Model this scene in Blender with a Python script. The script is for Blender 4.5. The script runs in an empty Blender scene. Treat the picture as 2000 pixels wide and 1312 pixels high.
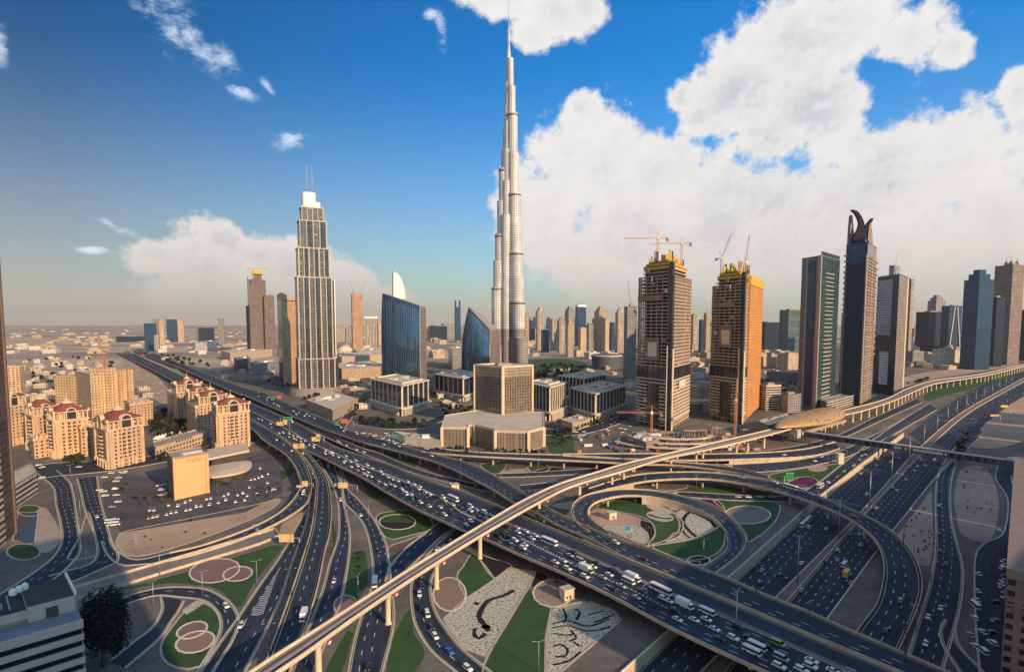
import bpy, bmesh, math, random
from math import sin, cos, tan, atan, atan2, pi, radians, sqrt, hypot
from mathutils import Vector, geometry
random.seed(7)
SC = bpy.context.scene
COL = SC.collection
# ------------------------------------------------------------------ camera
CAM_H, F, CX, CY, PITCH = 130.0, 1150.0, 1000.0, 720.0, radians(4.4)
cam = bpy.data.cameras.new('camera'); camo = bpy.data.objects.new('camera', cam); COL.objects.link(camo)
cam.sensor_width = 36; cam.lens = 36*F/2000; cam.shift_y = (CY-656)/2000
cam.clip_start = 1; cam.clip_end = 60000
camo.location = (0, 0, CAM_H); camo.rotation_euler = (pi/2-PITCH, 0, 0)
SC.camera = camo
# ------------------------------------------------------------------ sun, sky, exposure
SUN_EL, SUN_AZ = radians(20), radians(138)      # azimuth clockwise from +Y (view direction)
sund = Vector((sin(SUN_AZ)*cos(SUN_EL), cos(SUN_AZ)*cos(SUN_EL), sin(SUN_EL)))
sl = bpy.data.lights.new('sun', 'SUN'); sl.energy = 4.0; sl.angle = radians(.5); sl.color = (1, .68, .38)
so = bpy.data.objects.new('sun', sl); COL.objects.link(so)
so.rotation_euler = (-sund).to_track_quat('-Z', 'Y').to_euler()
SC.view_settings.view_transform = 'Standard'; SC.view_settings.look = 'None'
SC.view_settings.exposure = 0.62; SC.view_settings.gamma = 1
SKY_STRENGTH = .12

def ray(px, py):
    x, y = (px-CX)/F, -(py-CY)/F
    d = Vector((x, cos(PITCH)+y*sin(PITCH), y*cos(PITCH)-sin(PITCH)))
    return d
def at(px, py, z=0.0):
    d = ray(px, py)
    t = (z-CAM_H)/d.z
    return Vector((d.x*t, d.y*t, z))
def proj(p):
    x, y, z = p[0], p[1], p[2]-CAM_H
    dep = y*cos(PITCH)-z*sin(PITCH); up = y*sin(PITCH)+z*cos(PITCH)
    return (CX+F*x/dep, CY-F*up/dep, dep)
def ztop(p, py):
    """height above ground at plan point p whose image row is py"""
    k = -(py-CY)/F; y = p[1]
    # k = (y s + z c)/(y c - z s)
    s, c = sin(PITCH), cos(PITCH)
    return CAM_H + y*(k*c-s)/(c+k*s)
def xy_at(px, dist, py=700):
    """plan point in image column px at depth y=dist"""
    d = ray(px, py); return Vector((d.x*dist/d.y, dist, 0))
def dirang(px, py):
    d = ray(px, py).normalized()
    return atan2(d.x, d.y), math.asin(d.z)

# sky: physical sky, tinted, with cumulus banks fixed in direction space
world = bpy.data.worlds.new('World'); SC.world = world; world.use_nodes = True
nt = world.node_tree; N = nt.nodes; L = nt.links; N.clear()
def nd(t, **k):
    n = N.new(t)
    for a, b in k.items(): setattr(n, a, b)
    return n
def mth(op, a, b=None, c=None, clamp=False):
    n = N.new('ShaderNodeMath'); n.operation = op; n.use_clamp = clamp
    for i, v in enumerate((a, b, c)):
        if v is None: continue
        if isinstance(v, (int, float)): n.inputs[i].default_value = v
        else: L.new(v, n.inputs[i])
    return n.outputs[0]
def vmth(op, a, b=None, out=0):
    n = N.new('ShaderNodeVectorMath'); n.operation = op
    for i, v in enumerate((a, b)):
        if v is None: continue
        if isinstance(v, (tuple, list)): n.inputs[i].default_value = v
        else: L.new(v, n.inputs[i])
    return n.outputs[out]
def mixc(f, a, b):
    n = N.new('ShaderNodeMix'); n.data_type = 'RGBA'
    for i, v in ((0, f), (6, a), (7, b)):
        if isinstance(v, (int, float)): n.inputs[i].default_value = v
        elif isinstance(v, tuple): n.inputs[i].default_value = (*v, 1)
        else: L.new(v, n.inputs[i])
    return n.outputs[2]
def smooth(v, a, b):
    n = N.new('ShaderNodeMapRange'); n.interpolation_type = 'SMOOTHSTEP'
    L.new(v, n.inputs[0]); n.inputs[1].default_value = a; n.inputs[2].default_value = b
    return n.outputs[0]
sky = nd('ShaderNodeTexSky', sky_type='NISHITA'); sky.sun_disc = False
sky.sun_elevation = SUN_EL; sky.sun_rotation = SUN_AZ; sky.air_density = 1.0; sky.dust_density = .6; sky.ozone_density = 2.0
tc = nd('ShaderNodeTexCoord'); sp = nd('ShaderNodeSeparateXYZ'); L.new(tc.outputs['Generated'], sp.inputs[0])
az = mth('ARCTAN2', sp.outputs[0], sp.outputs[1]); el = mth('ARCSINE', sp.outputs[2])
cb = nd('ShaderNodeCombineXYZ'); L.new(az, cb.inputs[0]); L.new(el, cb.inputs[1]); V = cb.outputs[0]
def noise(v, scale, detail, rough, off=(0, 0, 0)):
    n = nd('ShaderNodeTexNoise'); n.inputs['Scale'].default_value = scale
    n.inputs['Detail'].default_value = detail; n.inputs['Roughness'].default_value = rough
    L.new(vmth('ADD', v, off), n.inputs['Vector']); return n.outputs[0]
BLOBS = [  # image column, row, half-width, half-height (turned into azimuth / elevation)
 # top cloud
 (985,-20,120,70),(1090,20,95,60),(1040,70,60,45),(1140,10,50,70),
 # big upper right cloud
 (1440,180,130,100),(1540,90,110,110),(1660,60,140,90),(1780,70,120,70),(1860,95,60,45),(1600,200,120,90),(1370,230,60,50),(1500,270,90,60),
 # long bank
 (1110,300,90,110),(1180,330,130,130),(1070,420,120,140),(1010,400,60,110),(1280,330,110,90),(1230,480,220,170),(1390,440,220,150),(1560,440,230,150),
 (1740,360,190,150),(1850,330,150,130),(1960,420,160,160),(1700,520,330,130),(1990,180,45,70),(1930,540,220,130),(1130,210,40,40),(1330,190,45,45),
 # left bank
 (300,500,75,45),(400,520,120,85),(440,470,60,45),(510,500,60,55),(560,520,90,70),(660,560,90,70),(600,590,160,70),(440,590,170,60),(730,590,80,40)]
acc = None
for px, py, rx, ry in BLOBS:
    a, e = dirang(px, py); a2, _ = dirang(px+10, py); _, e2 = dirang(px, py-10)
    kx, ky = abs(a2-a)/10, abs(e2-e)/10
    v = vmth('SUBTRACT', V, (a, e, 0)); v = vmth('MULTIPLY', v, (1/(rx*kx), 1/(ry*ky), 0))
    d = vmth('LENGTH', v, out=1); m = mth('SUBTRACT', 1, d)
    acc = m if acc is None else mth('SMOOTH_MAX', acc, m, .25)
n1 = noise(V, 10, 10, .66); n1b = noise(V, 10, 10, .66, (.010, -.018, 0))
n2 = noise(V, 3.1, 4, .5, (3.3, 1.1, 0))
dens = mth('ADD', mth('MULTIPLY', acc, .9), mth('MULTIPLY', mth('SUBTRACT', n1, .5), 2.1))
dens = mth('ADD', dens, mth('MULTIPLY', mth('SUBTRACT', n2, .5), .5))
n3 = noise(V, 42, 8, .65, (2.2, 7.1, 0)); dens = mth('ADD', dens, mth('MULTIPLY', mth('SUBTRACT', n3, .5), .42))
mask = smooth(dens, -.05, .3)
# thin wisps high on the left
WISPS = [(320,30,90,55,-.9),(380,85,80,30,-.7),(440,115,40,22,-.9),(470,180,40,16,-.2),(525,175,28,12,-.9),(570,270,45,22,.4),(180,487,32,10,0),(215,440,60,13,-.4),(860,60,18,40,.1),(840,30,25,14,0),(0,85,16,40,0)]
wac = None
for px, py, rx, ry, rot in WISPS:
    a, e = dirang(px, py); k = 1/1500
    v = vmth('SUBTRACT', V, (a, e, 0))
    r = nd('ShaderNodeVectorRotate', rotation_type='Z_AXIS'); L.new(v, r.inputs[0]); r.inputs['Angle'].default_value = -rot
    v = vmth('MULTIPLY', r.outputs[0], (1/(rx*k), 1/(ry*k), 0))
    m = mth('SUBTRACT', 1, vmth('LENGTH', v, out=1)); wac = m if wac is None else mth('MAXIMUM', wac, m)
nw = noise(vmth('MULTIPLY', V, (1, 1.8, 1)), 22, 10, .72, (5, 2, 0)); nw2 = noise(V, 9, 4, .6, (1, 6, 0))
wm = smooth(mth('ADD', mth('MULTIPLY', wac, .7), mth('ADD', mth('MULTIPLY', mth('SUBTRACT', nw, .52), 3.2), mth('MULTIPLY', mth('SUBTRACT', nw2, .5), 2.4))), -.2, .85)
wm = mth('MULTIPLY', wm, smooth(wac, -.35, .55))
# clear-sky colour: the physical sky, more saturated, as exposed in the photograph
hs = nd('ShaderNodeHueSaturation'); hs.inputs['Saturation'].default_value = 1.45; L.new(sky.outputs[0], hs.inputs['Color'])
clear = hs.outputs[0]
tint = nd('ShaderNodeMix', data_type='RGBA', blend_type='MULTIPLY'); tint.inputs[0].default_value = 1
L.new(clear, tint.inputs[6]); tint.inputs[7].default_value = (.07, .74, .92, 1); clear = tint.outputs[2]
# the evening sky is deeper away from the sun (left) and paler towards it
gm = nd('ShaderNodeVectorMath', operation='SCALE'); L.new(clear, gm.inputs[0])
L.new(mth('MINIMUM', mth('MAXIMUM', mth('ADD', mth('MULTIPLY', az, 1.0), 1.0), .34), 1.35), gm.inputs['Scale']); clear = gm.outputs[0]
# pale dusty air low over the horizon
lowf = mth('POWER', mth('SUBTRACT', 1, mth('MULTIPLY', el, 2.35, clamp=True), clamp=True), 2.0)
lowc = mth('POWER', mth('SUBTRACT', 1, mth('MULTIPLY', el, 3.1, clamp=True), clamp=True), 2.6)
KS = 1/SKY_STRENGTH
clear = mixc(mth('MULTIPLY', lowf, .9), clear, tuple(c*KS for c in (.43, .36, .31)))
# cumulus colour: lit crests, greyer inside, dusty towards the horizon
n3b = noise(V, 42, 8, .65, (2.204, 7.093, 0)); relief = smooth(mth('ADD', mth('SUBTRACT', n1, n1b), mth('MULTIPLY', mth('SUBTRACT', n3, n3b), .5)), -.11, .12)
inner = smooth(mth('ADD', dens, mth('MULTIPLY', mth('SUBTRACT', n2, .5), 1.6)), .25, 1.25)
ccol = mixc(mth('MULTIPLY', inner, .75), tuple(c*KS for c in (.555, .55, .545)), tuple(c*KS for c in (.34, .365, .405)))
ccol = mixc(mth('MULTIPLY', relief, .62), ccol, tuple(c*KS for c in (.60, .592, .58)))
ccol = mixc(mth('MULTIPLY', lowc, .93), ccol, tuple(c*KS for c in (.47, .385, .33)))
fade = smooth(el, .015, .10)
mask = mth('MULTIPLY', mask, mth('ADD', .35, mth('MULTIPLY', fade, .65)))
full = mixc(mask, clear, ccol)
full = mixc(mth('MULTIPLY', wm, .62), full, tuple(c*KS for c in (.68, .76, .86)))
# broken high cloud added to the unseen sky, behind and above, to raise the fill
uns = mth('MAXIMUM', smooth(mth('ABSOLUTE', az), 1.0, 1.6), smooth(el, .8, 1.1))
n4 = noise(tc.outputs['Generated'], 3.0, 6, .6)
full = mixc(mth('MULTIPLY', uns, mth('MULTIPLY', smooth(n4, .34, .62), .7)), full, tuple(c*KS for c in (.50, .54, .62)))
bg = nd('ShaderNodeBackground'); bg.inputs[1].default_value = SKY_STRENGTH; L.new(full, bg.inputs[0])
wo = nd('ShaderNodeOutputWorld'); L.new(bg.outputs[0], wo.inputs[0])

# ------------------------------------------------------------------ object helpers
def link(name, me, parent=None, loc=None):
    o = bpy.data.objects.new(name, me); COL.objects.link(o)
    if parent: o.parent = parent
    if loc is not None: o.location = loc
    return o
def tag(o, label=None, cat=None, group=None, kind=None):
    if label: o['label'] = label
    if cat: o['category'] = cat
    if group: o['group'] = group
    if kind: o['kind'] = kind
    return o
def thing(name, label, cat, loc=(0, 0, 0), rz=0, group=None):
    o = link(name, None); o.location = loc; o.rotation_euler = (0, 0, rz); o.empty_display_size = .5
    return tag(o, label, cat, group)
def dup(o, parent=None):
    c = o.copy(); COL.objects.link(c); c.parent = parent
    return c
def dup_tree(o, parent=None):
    c = dup(o, parent)
    for ch in list(o.children): dup_tree(ch, c)
    return c

class MB:
    def __init__(s): s.v = []; s.f = []; s.m = []; s.uv = []; s.sm = []
    def quad(s, pts, mi=0, uv=None, smooth=False):
        b = len(s.v); s.v += [tuple(p) for p in pts]; n = len(pts)
        s.f.append(tuple(range(b, b+n))); s.m.append(mi); s.sm.append(smooth)
        s.uv.append(uv or [(p[0], p[1]) for p in pts])
    def prism(s, poly, z0, z1, mi=0, top=None, bottom=False, poly2=None, u0=0.0, cap=True):
        """upright prism with wall UVs in metres; poly counter-clockwise"""
        n = len(poly); poly2 = poly2 or poly; u = u0
        for i in range(n):
            a, b = poly[i], poly[(i+1) % n]; a2, b2 = poly2[i], poly2[(i+1) % n]
            l = hypot(b[0]-a[0], b[1]-a[1])
            s.quad([(a[0], a[1], z0), (b[0], b[1], z0), (b2[0], b2[1], z1), (a2[0], a2[1], z1)], mi,
                   [(u, z0), (u+l, z0), (u+l, z1), (u, z1)]); u += l
        if cap: s.quad([(p[0], p[1], z1) for p in poly2], mi if top is None else top)
        if bottom: s.quad([(p[0], p[1], z0) for p in reversed(poly)], mi if top is None else top)
    def box(s, c, d, rz=0, mi=0, top=None):
        """c = centre of the base, d = (sx, sy, sz)"""
        s.prism(rect(c[0], c[1], d[0], d[1], rz), c[2], c[2]+d[2], mi, top, bottom=True)
    def bar(s, a, b, w, mi=0, h=None):
        a = Vector(a); b = Vector(b); h = h or w; t = (b-a)
        if t.length < 1e-6: return
        t.normalize(); up = Vector((0, 0, 1)) if abs(t.z) < .95 else Vector((1, 0, 0))
        x = t.cross(up).normalized(); y = x.cross(t)
        q = [(x*sx*w/2+y*sy*h/2) for sx, sy in ((-1, -1), (1, -1), (1, 1), (-1, 1))]
        A = [a+k for k in q]; B = [b+k for k in q]
        for i in range(4): j = (i+1) % 4; s.quad([A[j], A[i], B[i], B[j]], mi)
        s.quad(A, mi); s.quad(B[::-1], mi)
    def tube(s, a, b, r0, r1=None, n=8, mi=0, cap=True):
        a = Vector(a); b = Vector(b); r1 = r0 if r1 is None else r1; t = (b-a).normalized()
        up = Vector((0, 0, 1)) if abs(t.z) < .95 else Vector((1, 0, 0)); x = t.cross(up).normalized(); y = x.cross(t)
        A = [a+(x*cos(2*pi*i/n)+y*sin(2*pi*i/n))*r0 for i in range(n)]; B = [b+(x*cos(2*pi*i/n)+y*sin(2*pi*i/n))*r1 for i in range(n)]
        for i in range(n): j = (i+1) % n; s.quad([A[j], A[i], B[i], B[j]], mi, smooth=True)
        if cap: s.quad(B[::-1], mi); s.quad(A, mi)
    def lathe(s, c, prof, n=16, mi=0, top=None):
        for k in range(len(prof)-1):
            (r0, z0), (r1, z1) = prof[k], prof[k+1]
            for i in range(n):
                a0, a1 = 2*pi*i/n, 2*pi*(i+1)/n
                pts = [(c[0]+r0*cos(a0), c[1]+r0*sin(a0), c[2]+z0), (c[0]+r0*cos(a1), c[1]+r0*sin(a1), c[2]+z0),
                       (c[0]+r1*cos(a1), c[1]+r1*sin(a1), c[2]+z1), (c[0]+r1*cos(a0), c[1]+r1*sin(a0), c[2]+z1)]
                R = max(r0, r1); u = [(a0*R, z0), (a1*R, z0), (a1*R, z1), (a0*R, z1)]
                if r1 < 1e-4: pts.pop(); u.pop()
                elif r0 < 1e-4: pts.pop(1); u.pop(1)
                s.quad(pts, mi, u, True)
    def build(s, name, mats, parent=None, loc=None):
        me = bpy.data.meshes.new(name); me.from_pydata(s.v, [], s.f)
        if not isinstance(mats, (list, tuple)): mats = [mats]
        for m in mats: me.materials.append(m)
        me.polygons.foreach_set('material_index', s.m); me.polygons.foreach_set('use_smooth', s.sm)
        ul = me.uv_layers.new(name='UVMap'); flat = []
        for u in s.uv:
            for a in u: flat += [a[0], a[1]]
        ul.data.foreach_set('uv', flat); me.update()
        if any(s.sm):
            bm = bmesh.new(); bm.from_mesh(me); bmesh.ops.remove_doubles(bm, verts=bm.verts, dist=.002); bm.to_mesh(me); bm.free()
        return link(name, me, parent, loc)
def rect(x, y, sx, sy, rz=0):
    c, s = cos(rz), sin(rz)
    return [(x+a*sx/2*c-b*sy/2*s, y+a*sx/2*s+b*sy/2*c) for a, b in ((-1, -1), (1, -1), (1, 1), (-1, 1))]
def offset(poly, d):
    """grow (d>0) a counter-clockwise convex-ish polygon"""
    n = len(poly); out = []
    for i in range(n):
        p0, p1, p2 = Vector(poly[i-1][:2]), Vector(poly[i][:2]), Vector(poly[(i+1) % n][:2])
        e1 = (p1-p0).normalized(); e2 = (p2-p1).normalized()
        n1 = Vector((e1.y, -e1.x)); n2 = Vector((e2.y, -e2.x)); m = (n1+n2)
        if m.length < 1e-4: m = n1
        m.normalize(); k = d/max(.3, m.dot(n1)); out.append((p1.x+m.x*k, p1.y+m.y*k))
    return out
def quad3(Lp, Fp, Rp):
    """plan parallelogram from its left, front and right image corners, counter-clockwise"""
    B = Lp+Rp-Fp
    return [(Fp.x, Fp.y), (Rp.x, Rp.y), (B.x, B.y), (Lp.x, Lp.y)]
def lerp2(a, b, t): return (a[0]+(b[0]-a[0])*t, a[1]+(b[1]-a[1])*t)

# ------------------------------------------------------------------ materials
class NT:
    def __init__(s, name):
        s.m = bpy.data.materials.new(name); s.m.use_nodes = True; s.t = s.m.node_tree; s.t.nodes.clear()
        s.b = s.t.nodes.new('ShaderNodeBsdfPrincipled'); o = s.t.nodes.new('ShaderNodeOutputMaterial')
        s.t.links.new(s.b.outputs[0], o.inputs[0])
    def n(s, t, **k):
        x = s.t.nodes.new(t)
        for a, b in k.items(): setattr(x, a, b)
        return x
    def l(s, a, b):
        if isinstance(a, (int, float)): b.default_value = a
        elif isinstance(a, tuple): b.default_value = (*a, 1) if len(a) == 3 else a
        else: s.t.links.new(a, b)
    def math(s, op, a, b=None, c=None, clamp=False):
        x = s.n('ShaderNodeMath', operation=op, use_clamp=clamp)
        for i, v in enumerate((a, b, c)):
            if v is not None: s.l(v, x.inputs[i])
        return x.outputs[0]
    def mix(s, f, a, b, mode='MIX'):
        x = s.n('ShaderNodeMix', data_type='RGBA', blend_type=mode); s.l(f, x.inputs[0]); s.l(a, x.inputs[6]); s.l(b, x.inputs[7]); return x.outputs[2]
    def noise(s, vec, scale, detail=3, rough=.55):
        x = s.n('ShaderNodeTexNoise'); s.l(vec, x.inputs['Vector']); x.inputs['Scale'].default_value = scale
        x.inputs['Detail'].default_value = detail; x.inputs['Roughness'].default_value = rough; return x.outputs[0]
    def ramp(s, f, a, b):
        x = s.n('ShaderNodeMapRange', interpolation_type='SMOOTHSTEP'); s.l(f, x.inputs[0]); x.inputs[1].default_value = a; x.inputs[2].default_value = b; return x.outputs[0]
    def pos(s): return s.n('ShaderNodeNewGeometry').outputs['Position']
    def obj(s): return s.n('ShaderNodeTexCoord').outputs['Object']
MATS = {}
def plain(name, col, rough=.7, metal=0.0, var=.15, scale=.15, spec=.4, emit=None):
    """colour with soft weathering noise in world space"""
    if name in MATS: return MATS[name]
    t = NT(name); p = t.pos(); f = t.noise(p, scale, 5, .6); g = t.noise(p, scale*9, 2)
    f = t.math('ADD', t.math('MULTIPLY', f, .7), t.math('MULTIPLY', g, .3))
    f = t.ramp(f, .3, .7)
    t.l(t.mix(f, tuple(c*(1-var) for c in col), tuple(min(1, c*(1+var)) for c in col)), t.b.inputs['Base Color'])
    t.b.inputs['Roughness'].default_value = rough; t.b.inputs['Metallic'].default_value = metal
    t.b.inputs['Specular IOR Level'].default_value = spec
    if emit: t.b.inputs['Emission Color'].default_value = (*emit[0], 1); t.b.inputs['Emission Strength'].default_value = emit[1]
    MATS[name] = t.m; return t.m
def ground_mat(name, c1, c2, c3, s1, s2, rough=.95):
    if name in MATS: return MATS[name]
    t = NT(name); p = t.pos()
    a = t.ramp(t.noise(p, s1, 6, .6), .38, .62); b = t.ramp(t.noise(p, s2, 4, .6), .42, .66)
    c = t.mix(b, t.mix(a, c1, c2), c3); fine = t.noise(p, 1.3, 2)
    c = t.mix(.35, c, t.mix(fine, tuple(x*.55 for x in c1), tuple(min(1, x*1.3) for x in c2)))
    t.l(c, t.b.inputs['Base Color']); t.b.inputs['Roughness'].default_value = rough; t.b.inputs['Specular IOR Level'].default_value = .2
    MATS[name] = t.m; return t.m
def facade(name, wall, glass, cw, ch, ww, wh, gr=.12, metal=0.0, lit=0.0, var=.5, wallrough=.75, spec=.6, hband=None, tilt=.0, curtain=.25):
    """wall with a grid of openings: cell cw x ch metres, opening ww x wh (fractions); each pane gets its own tone"""
    if name in MATS: return MATS[name]
    t = NT(name); uv = t.n('ShaderNodeUVMap').outputs[0]; s = t.n('ShaderNodeSeparateXYZ'); t.l(uv, s.inputs[0])
    u = t.math('DIVIDE', s.outputs[0], cw); v = t.math('DIVIDE', s.outputs[1], ch)
    fu = t.math('FRACT', u); fv = t.math('FRACT', v)
    mu = t.math('LESS_THAN', t.math('ABSOLUTE', t.math('SUBTRACT', fu, .5)), ww/2)
    mv = t.math('LESS_THAN', t.math('ABSOLUTE', t.math('SUBTRACT', fv, .5)), wh/2)
    m = t.math('MULTIPLY', mu, mv)
    g = t.n('ShaderNodeNewGeometry'); ns = t.n('ShaderNodeSeparateXYZ'); t.l(g.outputs['True Normal'], ns.inputs[0])
    m = t.math('MULTIPLY', m, t.math('LESS_THAN', t.math('ABSOLUTE', ns.outputs[2]), .7))
    cell = t.n('ShaderNodeCombineXYZ'); t.l(t.math('FLOOR', u), cell.inputs[0]); t.l(t.math('FLOOR', v), cell.inputs[1])
    wn = t.n('ShaderNodeTexWhiteNoise', noise_dimensions='3D'); t.l(cell.outputs[0], wn.inputs['Vector']); r = wn.outputs['Value']
    p = t.pos(); dirt = t.ramp(t.noise(p, .05, 5, .6), .3, .7)
    wc = t.mix(dirt, tuple(c*.82 for c in wall), tuple(min(1, c*1.12) for c in wall))
    if hband: # darker spandrel every hband[0] metres
        fb = t.math('LESS_THAN', t.math('FRACT', t.math('DIVIDE', s.outputs[1], hband[0])), hband[1]); wc = t.mix(fb, wc, hband[2])
    gc = t.mix(r, tuple(c*(1-var) for c in glass), tuple(min(1, c*(1+var)) for c in glass))
    bl = t.math('GREATER_THAN', r, 1-curtain*.5)
    gc = t.mix(t.math('MULTIPLY', bl, .5), gc, tuple(min(1, .5*a+.12) for a in wall))
    t.l(t.mix(m, wc, gc), t.b.inputs['Base Color'])
    ro = t.n('ShaderNodeMix', data_type='FLOAT'); t.l(m, ro.inputs[0]); ro.inputs[2].default_value = wallrough; ro.inputs[3].default_value = gr
    t.l(ro.outputs[0], t.b.inputs['Roughness'])
    t.l(t.math('MULTIPLY', m, metal), t.b.inputs['Metallic']); t.b.inputs['Specular IOR Level'].default_value = spec
    # panes are never perfectly flat: each is tilted a hair, so reflections break up
    bn = t.n('ShaderNodeVectorMath', operation='SUBTRACT'); t.l(wn.outputs['Color'], bn.inputs[0]); bn.inputs[1].default_value = (.5, .5, .5)
    sc = t.n('ShaderNodeVectorMath', operation='SCALE'); t.l(bn.outputs[0], sc.inputs[0]); t.l(t.math('MULTIPLY', m, .05+tilt), sc.inputs['Scale'])
    ad = t.n('ShaderNodeVectorMath', operation='ADD'); t.l(g.outputs['Normal'], ad.inputs[0]); t.l(sc.outputs[0], ad.inputs[1])
    no = t.n('ShaderNodeVectorMath', operation='NORMALIZE'); t.l(ad.outputs[0], no.inputs[0]); t.l(no.outputs[0], t.b.inputs['Normal'])
    if lit:
        t.b.inputs['Emission Color'].default_value = (1, .75, .45, 1)
        t.l(t.math('MULTIPLY', t.math('MULTIPLY', m, t.math('GREATER_THAN', r, 1-lit)), .6), t.b.inputs['Emission Strength'])
    MATS[name] = t.m; return t.m

M_ASPH = None
def asphalt(name, c=.038, tint=(.62, .95, 1.5)):
    if name in MATS: return MATS[name]
    t = NT(name); uv = t.n('ShaderNodeUVMap').outputs[0]; p = t.pos()
    # worn wheel tracks run along the road (UV x across, y along)
    sc = t.n('ShaderNodeVectorMath', operation='MULTIPLY'); t.l(uv, sc.inputs[0]); sc.inputs[1].default_value = (1, .02, 1)
    tr = t.noise(sc.outputs[0], .9, 3, .5); f = t.noise(p, .06, 5, .65); g = t.noise(p, 1.1, 3)
    w = t.math('ADD', t.math('MULTIPLY', tr, .5), t.math('ADD', t.math('MULTIPLY', f, .35), t.math('MULTIPLY', g, .15)))
    w = t.ramp(w, .35, .66); base = tuple(c*k for k in tint)
    t.l(t.mix(w, tuple(k*.62 for k in base), tuple(k*1.5 for k in base)), t.b.inputs['Base Color'])
    # deck joints across the road, square resurfaced patches
    su = t.n('ShaderNodeSeparateXYZ'); t.l(uv, su.inputs[0]); jo = t.math('LESS_THAN', t.math('FRACT', t.math('DIVIDE', su.outputs[1], 31.0)), .016)
    bs = t.n('ShaderNodeVectorMath', operation='MULTIPLY'); t.l(uv, bs.inputs[0]); bs.inputs[1].default_value = (1/3.7, 1/21.0, 1)
    fl = t.n('ShaderNodeVectorMath', operation='FLOOR'); t.l(bs.outputs[0], fl.inputs[0]); wn = t.n('ShaderNodeTexWhiteNoise', noise_dimensions='2D'); t.l(fl.outputs[0], wn.inputs['Vector'])
    pa = t.math('MULTIPLY', t.math('GREATER_THAN', wn.outputs['Value'], .86), .38)
    col = t.mix(w, tuple(k*.62 for k in base), tuple(k*1.5 for k in base)); col = t.mix(pa, col, tuple(k*.45 for k in base)); col = t.mix(t.math('MULTIPLY', jo, .6), col, (.012, .012, .013))
    t.l(col, t.b.inputs['Base Color'])
    t.b.inputs['Roughness'].default_value = .82; t.b.inputs['Specular IOR Level'].default_value = .25
    MATS[name] = t.m; return t.m
ASPH = asphalt('asphalt'); ASPH2 = asphalt('asphalt_pale', .05)
CONC = plain('concrete', (.50, .40, .29), .85, var=.22, scale=.12)
CONC_W = plain('concrete_white', (.62, .54, .43), .8, var=.15)
CONC_D = plain('concrete_dark', (.20, .19, .18), .9)
PAINT = plain('road_paint', (.62, .62, .60), .7, var=.25, scale=.6)
PAINT_Y = plain('road_paint_yellow', (.58, .45, .20), .7, var=.2, scale=.6)
STEEL = plain('dark_steel', (.05, .055, .065), .5, .5)
GALV = plain('galvanised_steel', (.42, .42, .42), .5, .6)
WHITE = plain('white_paint', (.74, .73, .70), .5)
KERB = plain('kerb_stone', (.46, .42, .36), .85)
# ================================================================== ground, terrain and roads
GROUND = ground_mat('sand_ground', (.22, .165, .12), (.33, .25, .18), (.15, .125, .105), .012, .004)
CITYG = ground_mat('city_ground', (.115, .105, .095), (.24, .20, .16), (.06, .065, .07), .03, .012)
DESERT = ground_mat('desert', (.30, .23, .17), (.42, .33, .25), (.16, .125, .10), .0035, .0011)
PAVE = ground_mat('interchange_paving', (.15, .12, .105), (.22, .175, .145), (.11, .095, .09), .05, .02)
LAWN = ground_mat('lawn_grass', (.026, .068, .022), (.046, .105, .032), (.040, .075, .034), .09, .03)
SANDP = ground_mat('sand_plot', (.37, .26, .18), (.48, .35, .25), (.28, .195, .14), .04, .02)
def cat2(p0, p1, p2, p3, t):
    return .5*((2*p1)+(-p0+p2)*t+(2*p0-5*p1+4*p2-p3)*t*t+(-p0+3*p1-3*p2+p3)*t*t*t)
def spline(pts, step=3.0, closed=False):
    out = []; n = len(pts)
    for i in range(n if closed else n-1):
        p1, p2 = pts[i], pts[(i+1) % n]
        p0 = pts[i-1] if (i > 0 or closed) else p1*2-p2
        p3 = pts[(i+2) % n] if (i+2 < n or closed) else p2*2-p1
        k = max(1, int((p2-p1).length/step))
        out += [cat2(p0, p1, p2, p3, j/k) for j in range(k)]
    if not closed: out.append(pts[-1])
    return out
def pts3(lst, z, dz=0.0):
    return [at(p[0], p[1], (p[2] if len(p) > 2 else z)+dz)-Vector((0, 0, dz)) for p in lst]
class Road: pass
ROADS = []
def make_road(name, Lp, Rp, z=0.0, dz=0.0, step=5.0, ext0=0.0, ext1=0.0, world=False):
    """road ribbon between a left and a right edge; edges are image points at height z"""
    a = Lp if world else pts3(Lp, z, dz); b = Rp if world else pts3(Rp, z, dz)
    if ext0:
        for q in (a, b): d = (q[0]-q[1]).normalized(); q.insert(0, q[0]+d*ext0)
    if ext1:
        for q in (a, b): d = (q[-1]-q[-2]).normalized(); q.append(q[-1]+d*ext1)
    A = spline(a, step); B = spline(b, 1.5)
    r = Road(); r.name = name; r.L = []; r.R = []; j = 0
    for i, p in enumerate(A):
        w = range(j, min(len(B), j+40))
        k = min(w, key=lambda q: (B[q]-p).length) if i else 0
        if i == len(A)-1: k = len(B)-1
        j = k; r.L.append(p); r.R.append(B[k])
    r.C = [(p+q)/2 for p, q in zip(r.L, r.R)]
    r.s = [0.0]
    for i in range(1, len(r.C)): r.s.append(r.s[-1]+(r.C[i]-r.C[i-1]).length)
    ROADS.append(r); return r
def ribbon(mb, A, B, s, dz=0, mi=0):
    for i in range(len(A)-1):
        a, b, c, d = A[i], B[i], B[i+1], A[i+1]
        w0 = (b-a).length; w1 = (c-d).length
        o = Vector((0, 0, dz)); pts = [a+o, b+o, c+o, d+o]; uv = [(0, s[i]), (w0, s[i]), (w1, s[i+1]), (0, s[i+1])]
        nrm = (pts[1]-pts[0]).cross(pts[3]-pts[0])
        if nrm.z < 0: pts.reverse(); uv.reverse()
        if (pts[1]-pts[0]).length < 1e-4 and (pts[3]-pts[2]).length < 1e-4: continue
        mb.quad(pts, mi, uv)
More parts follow.
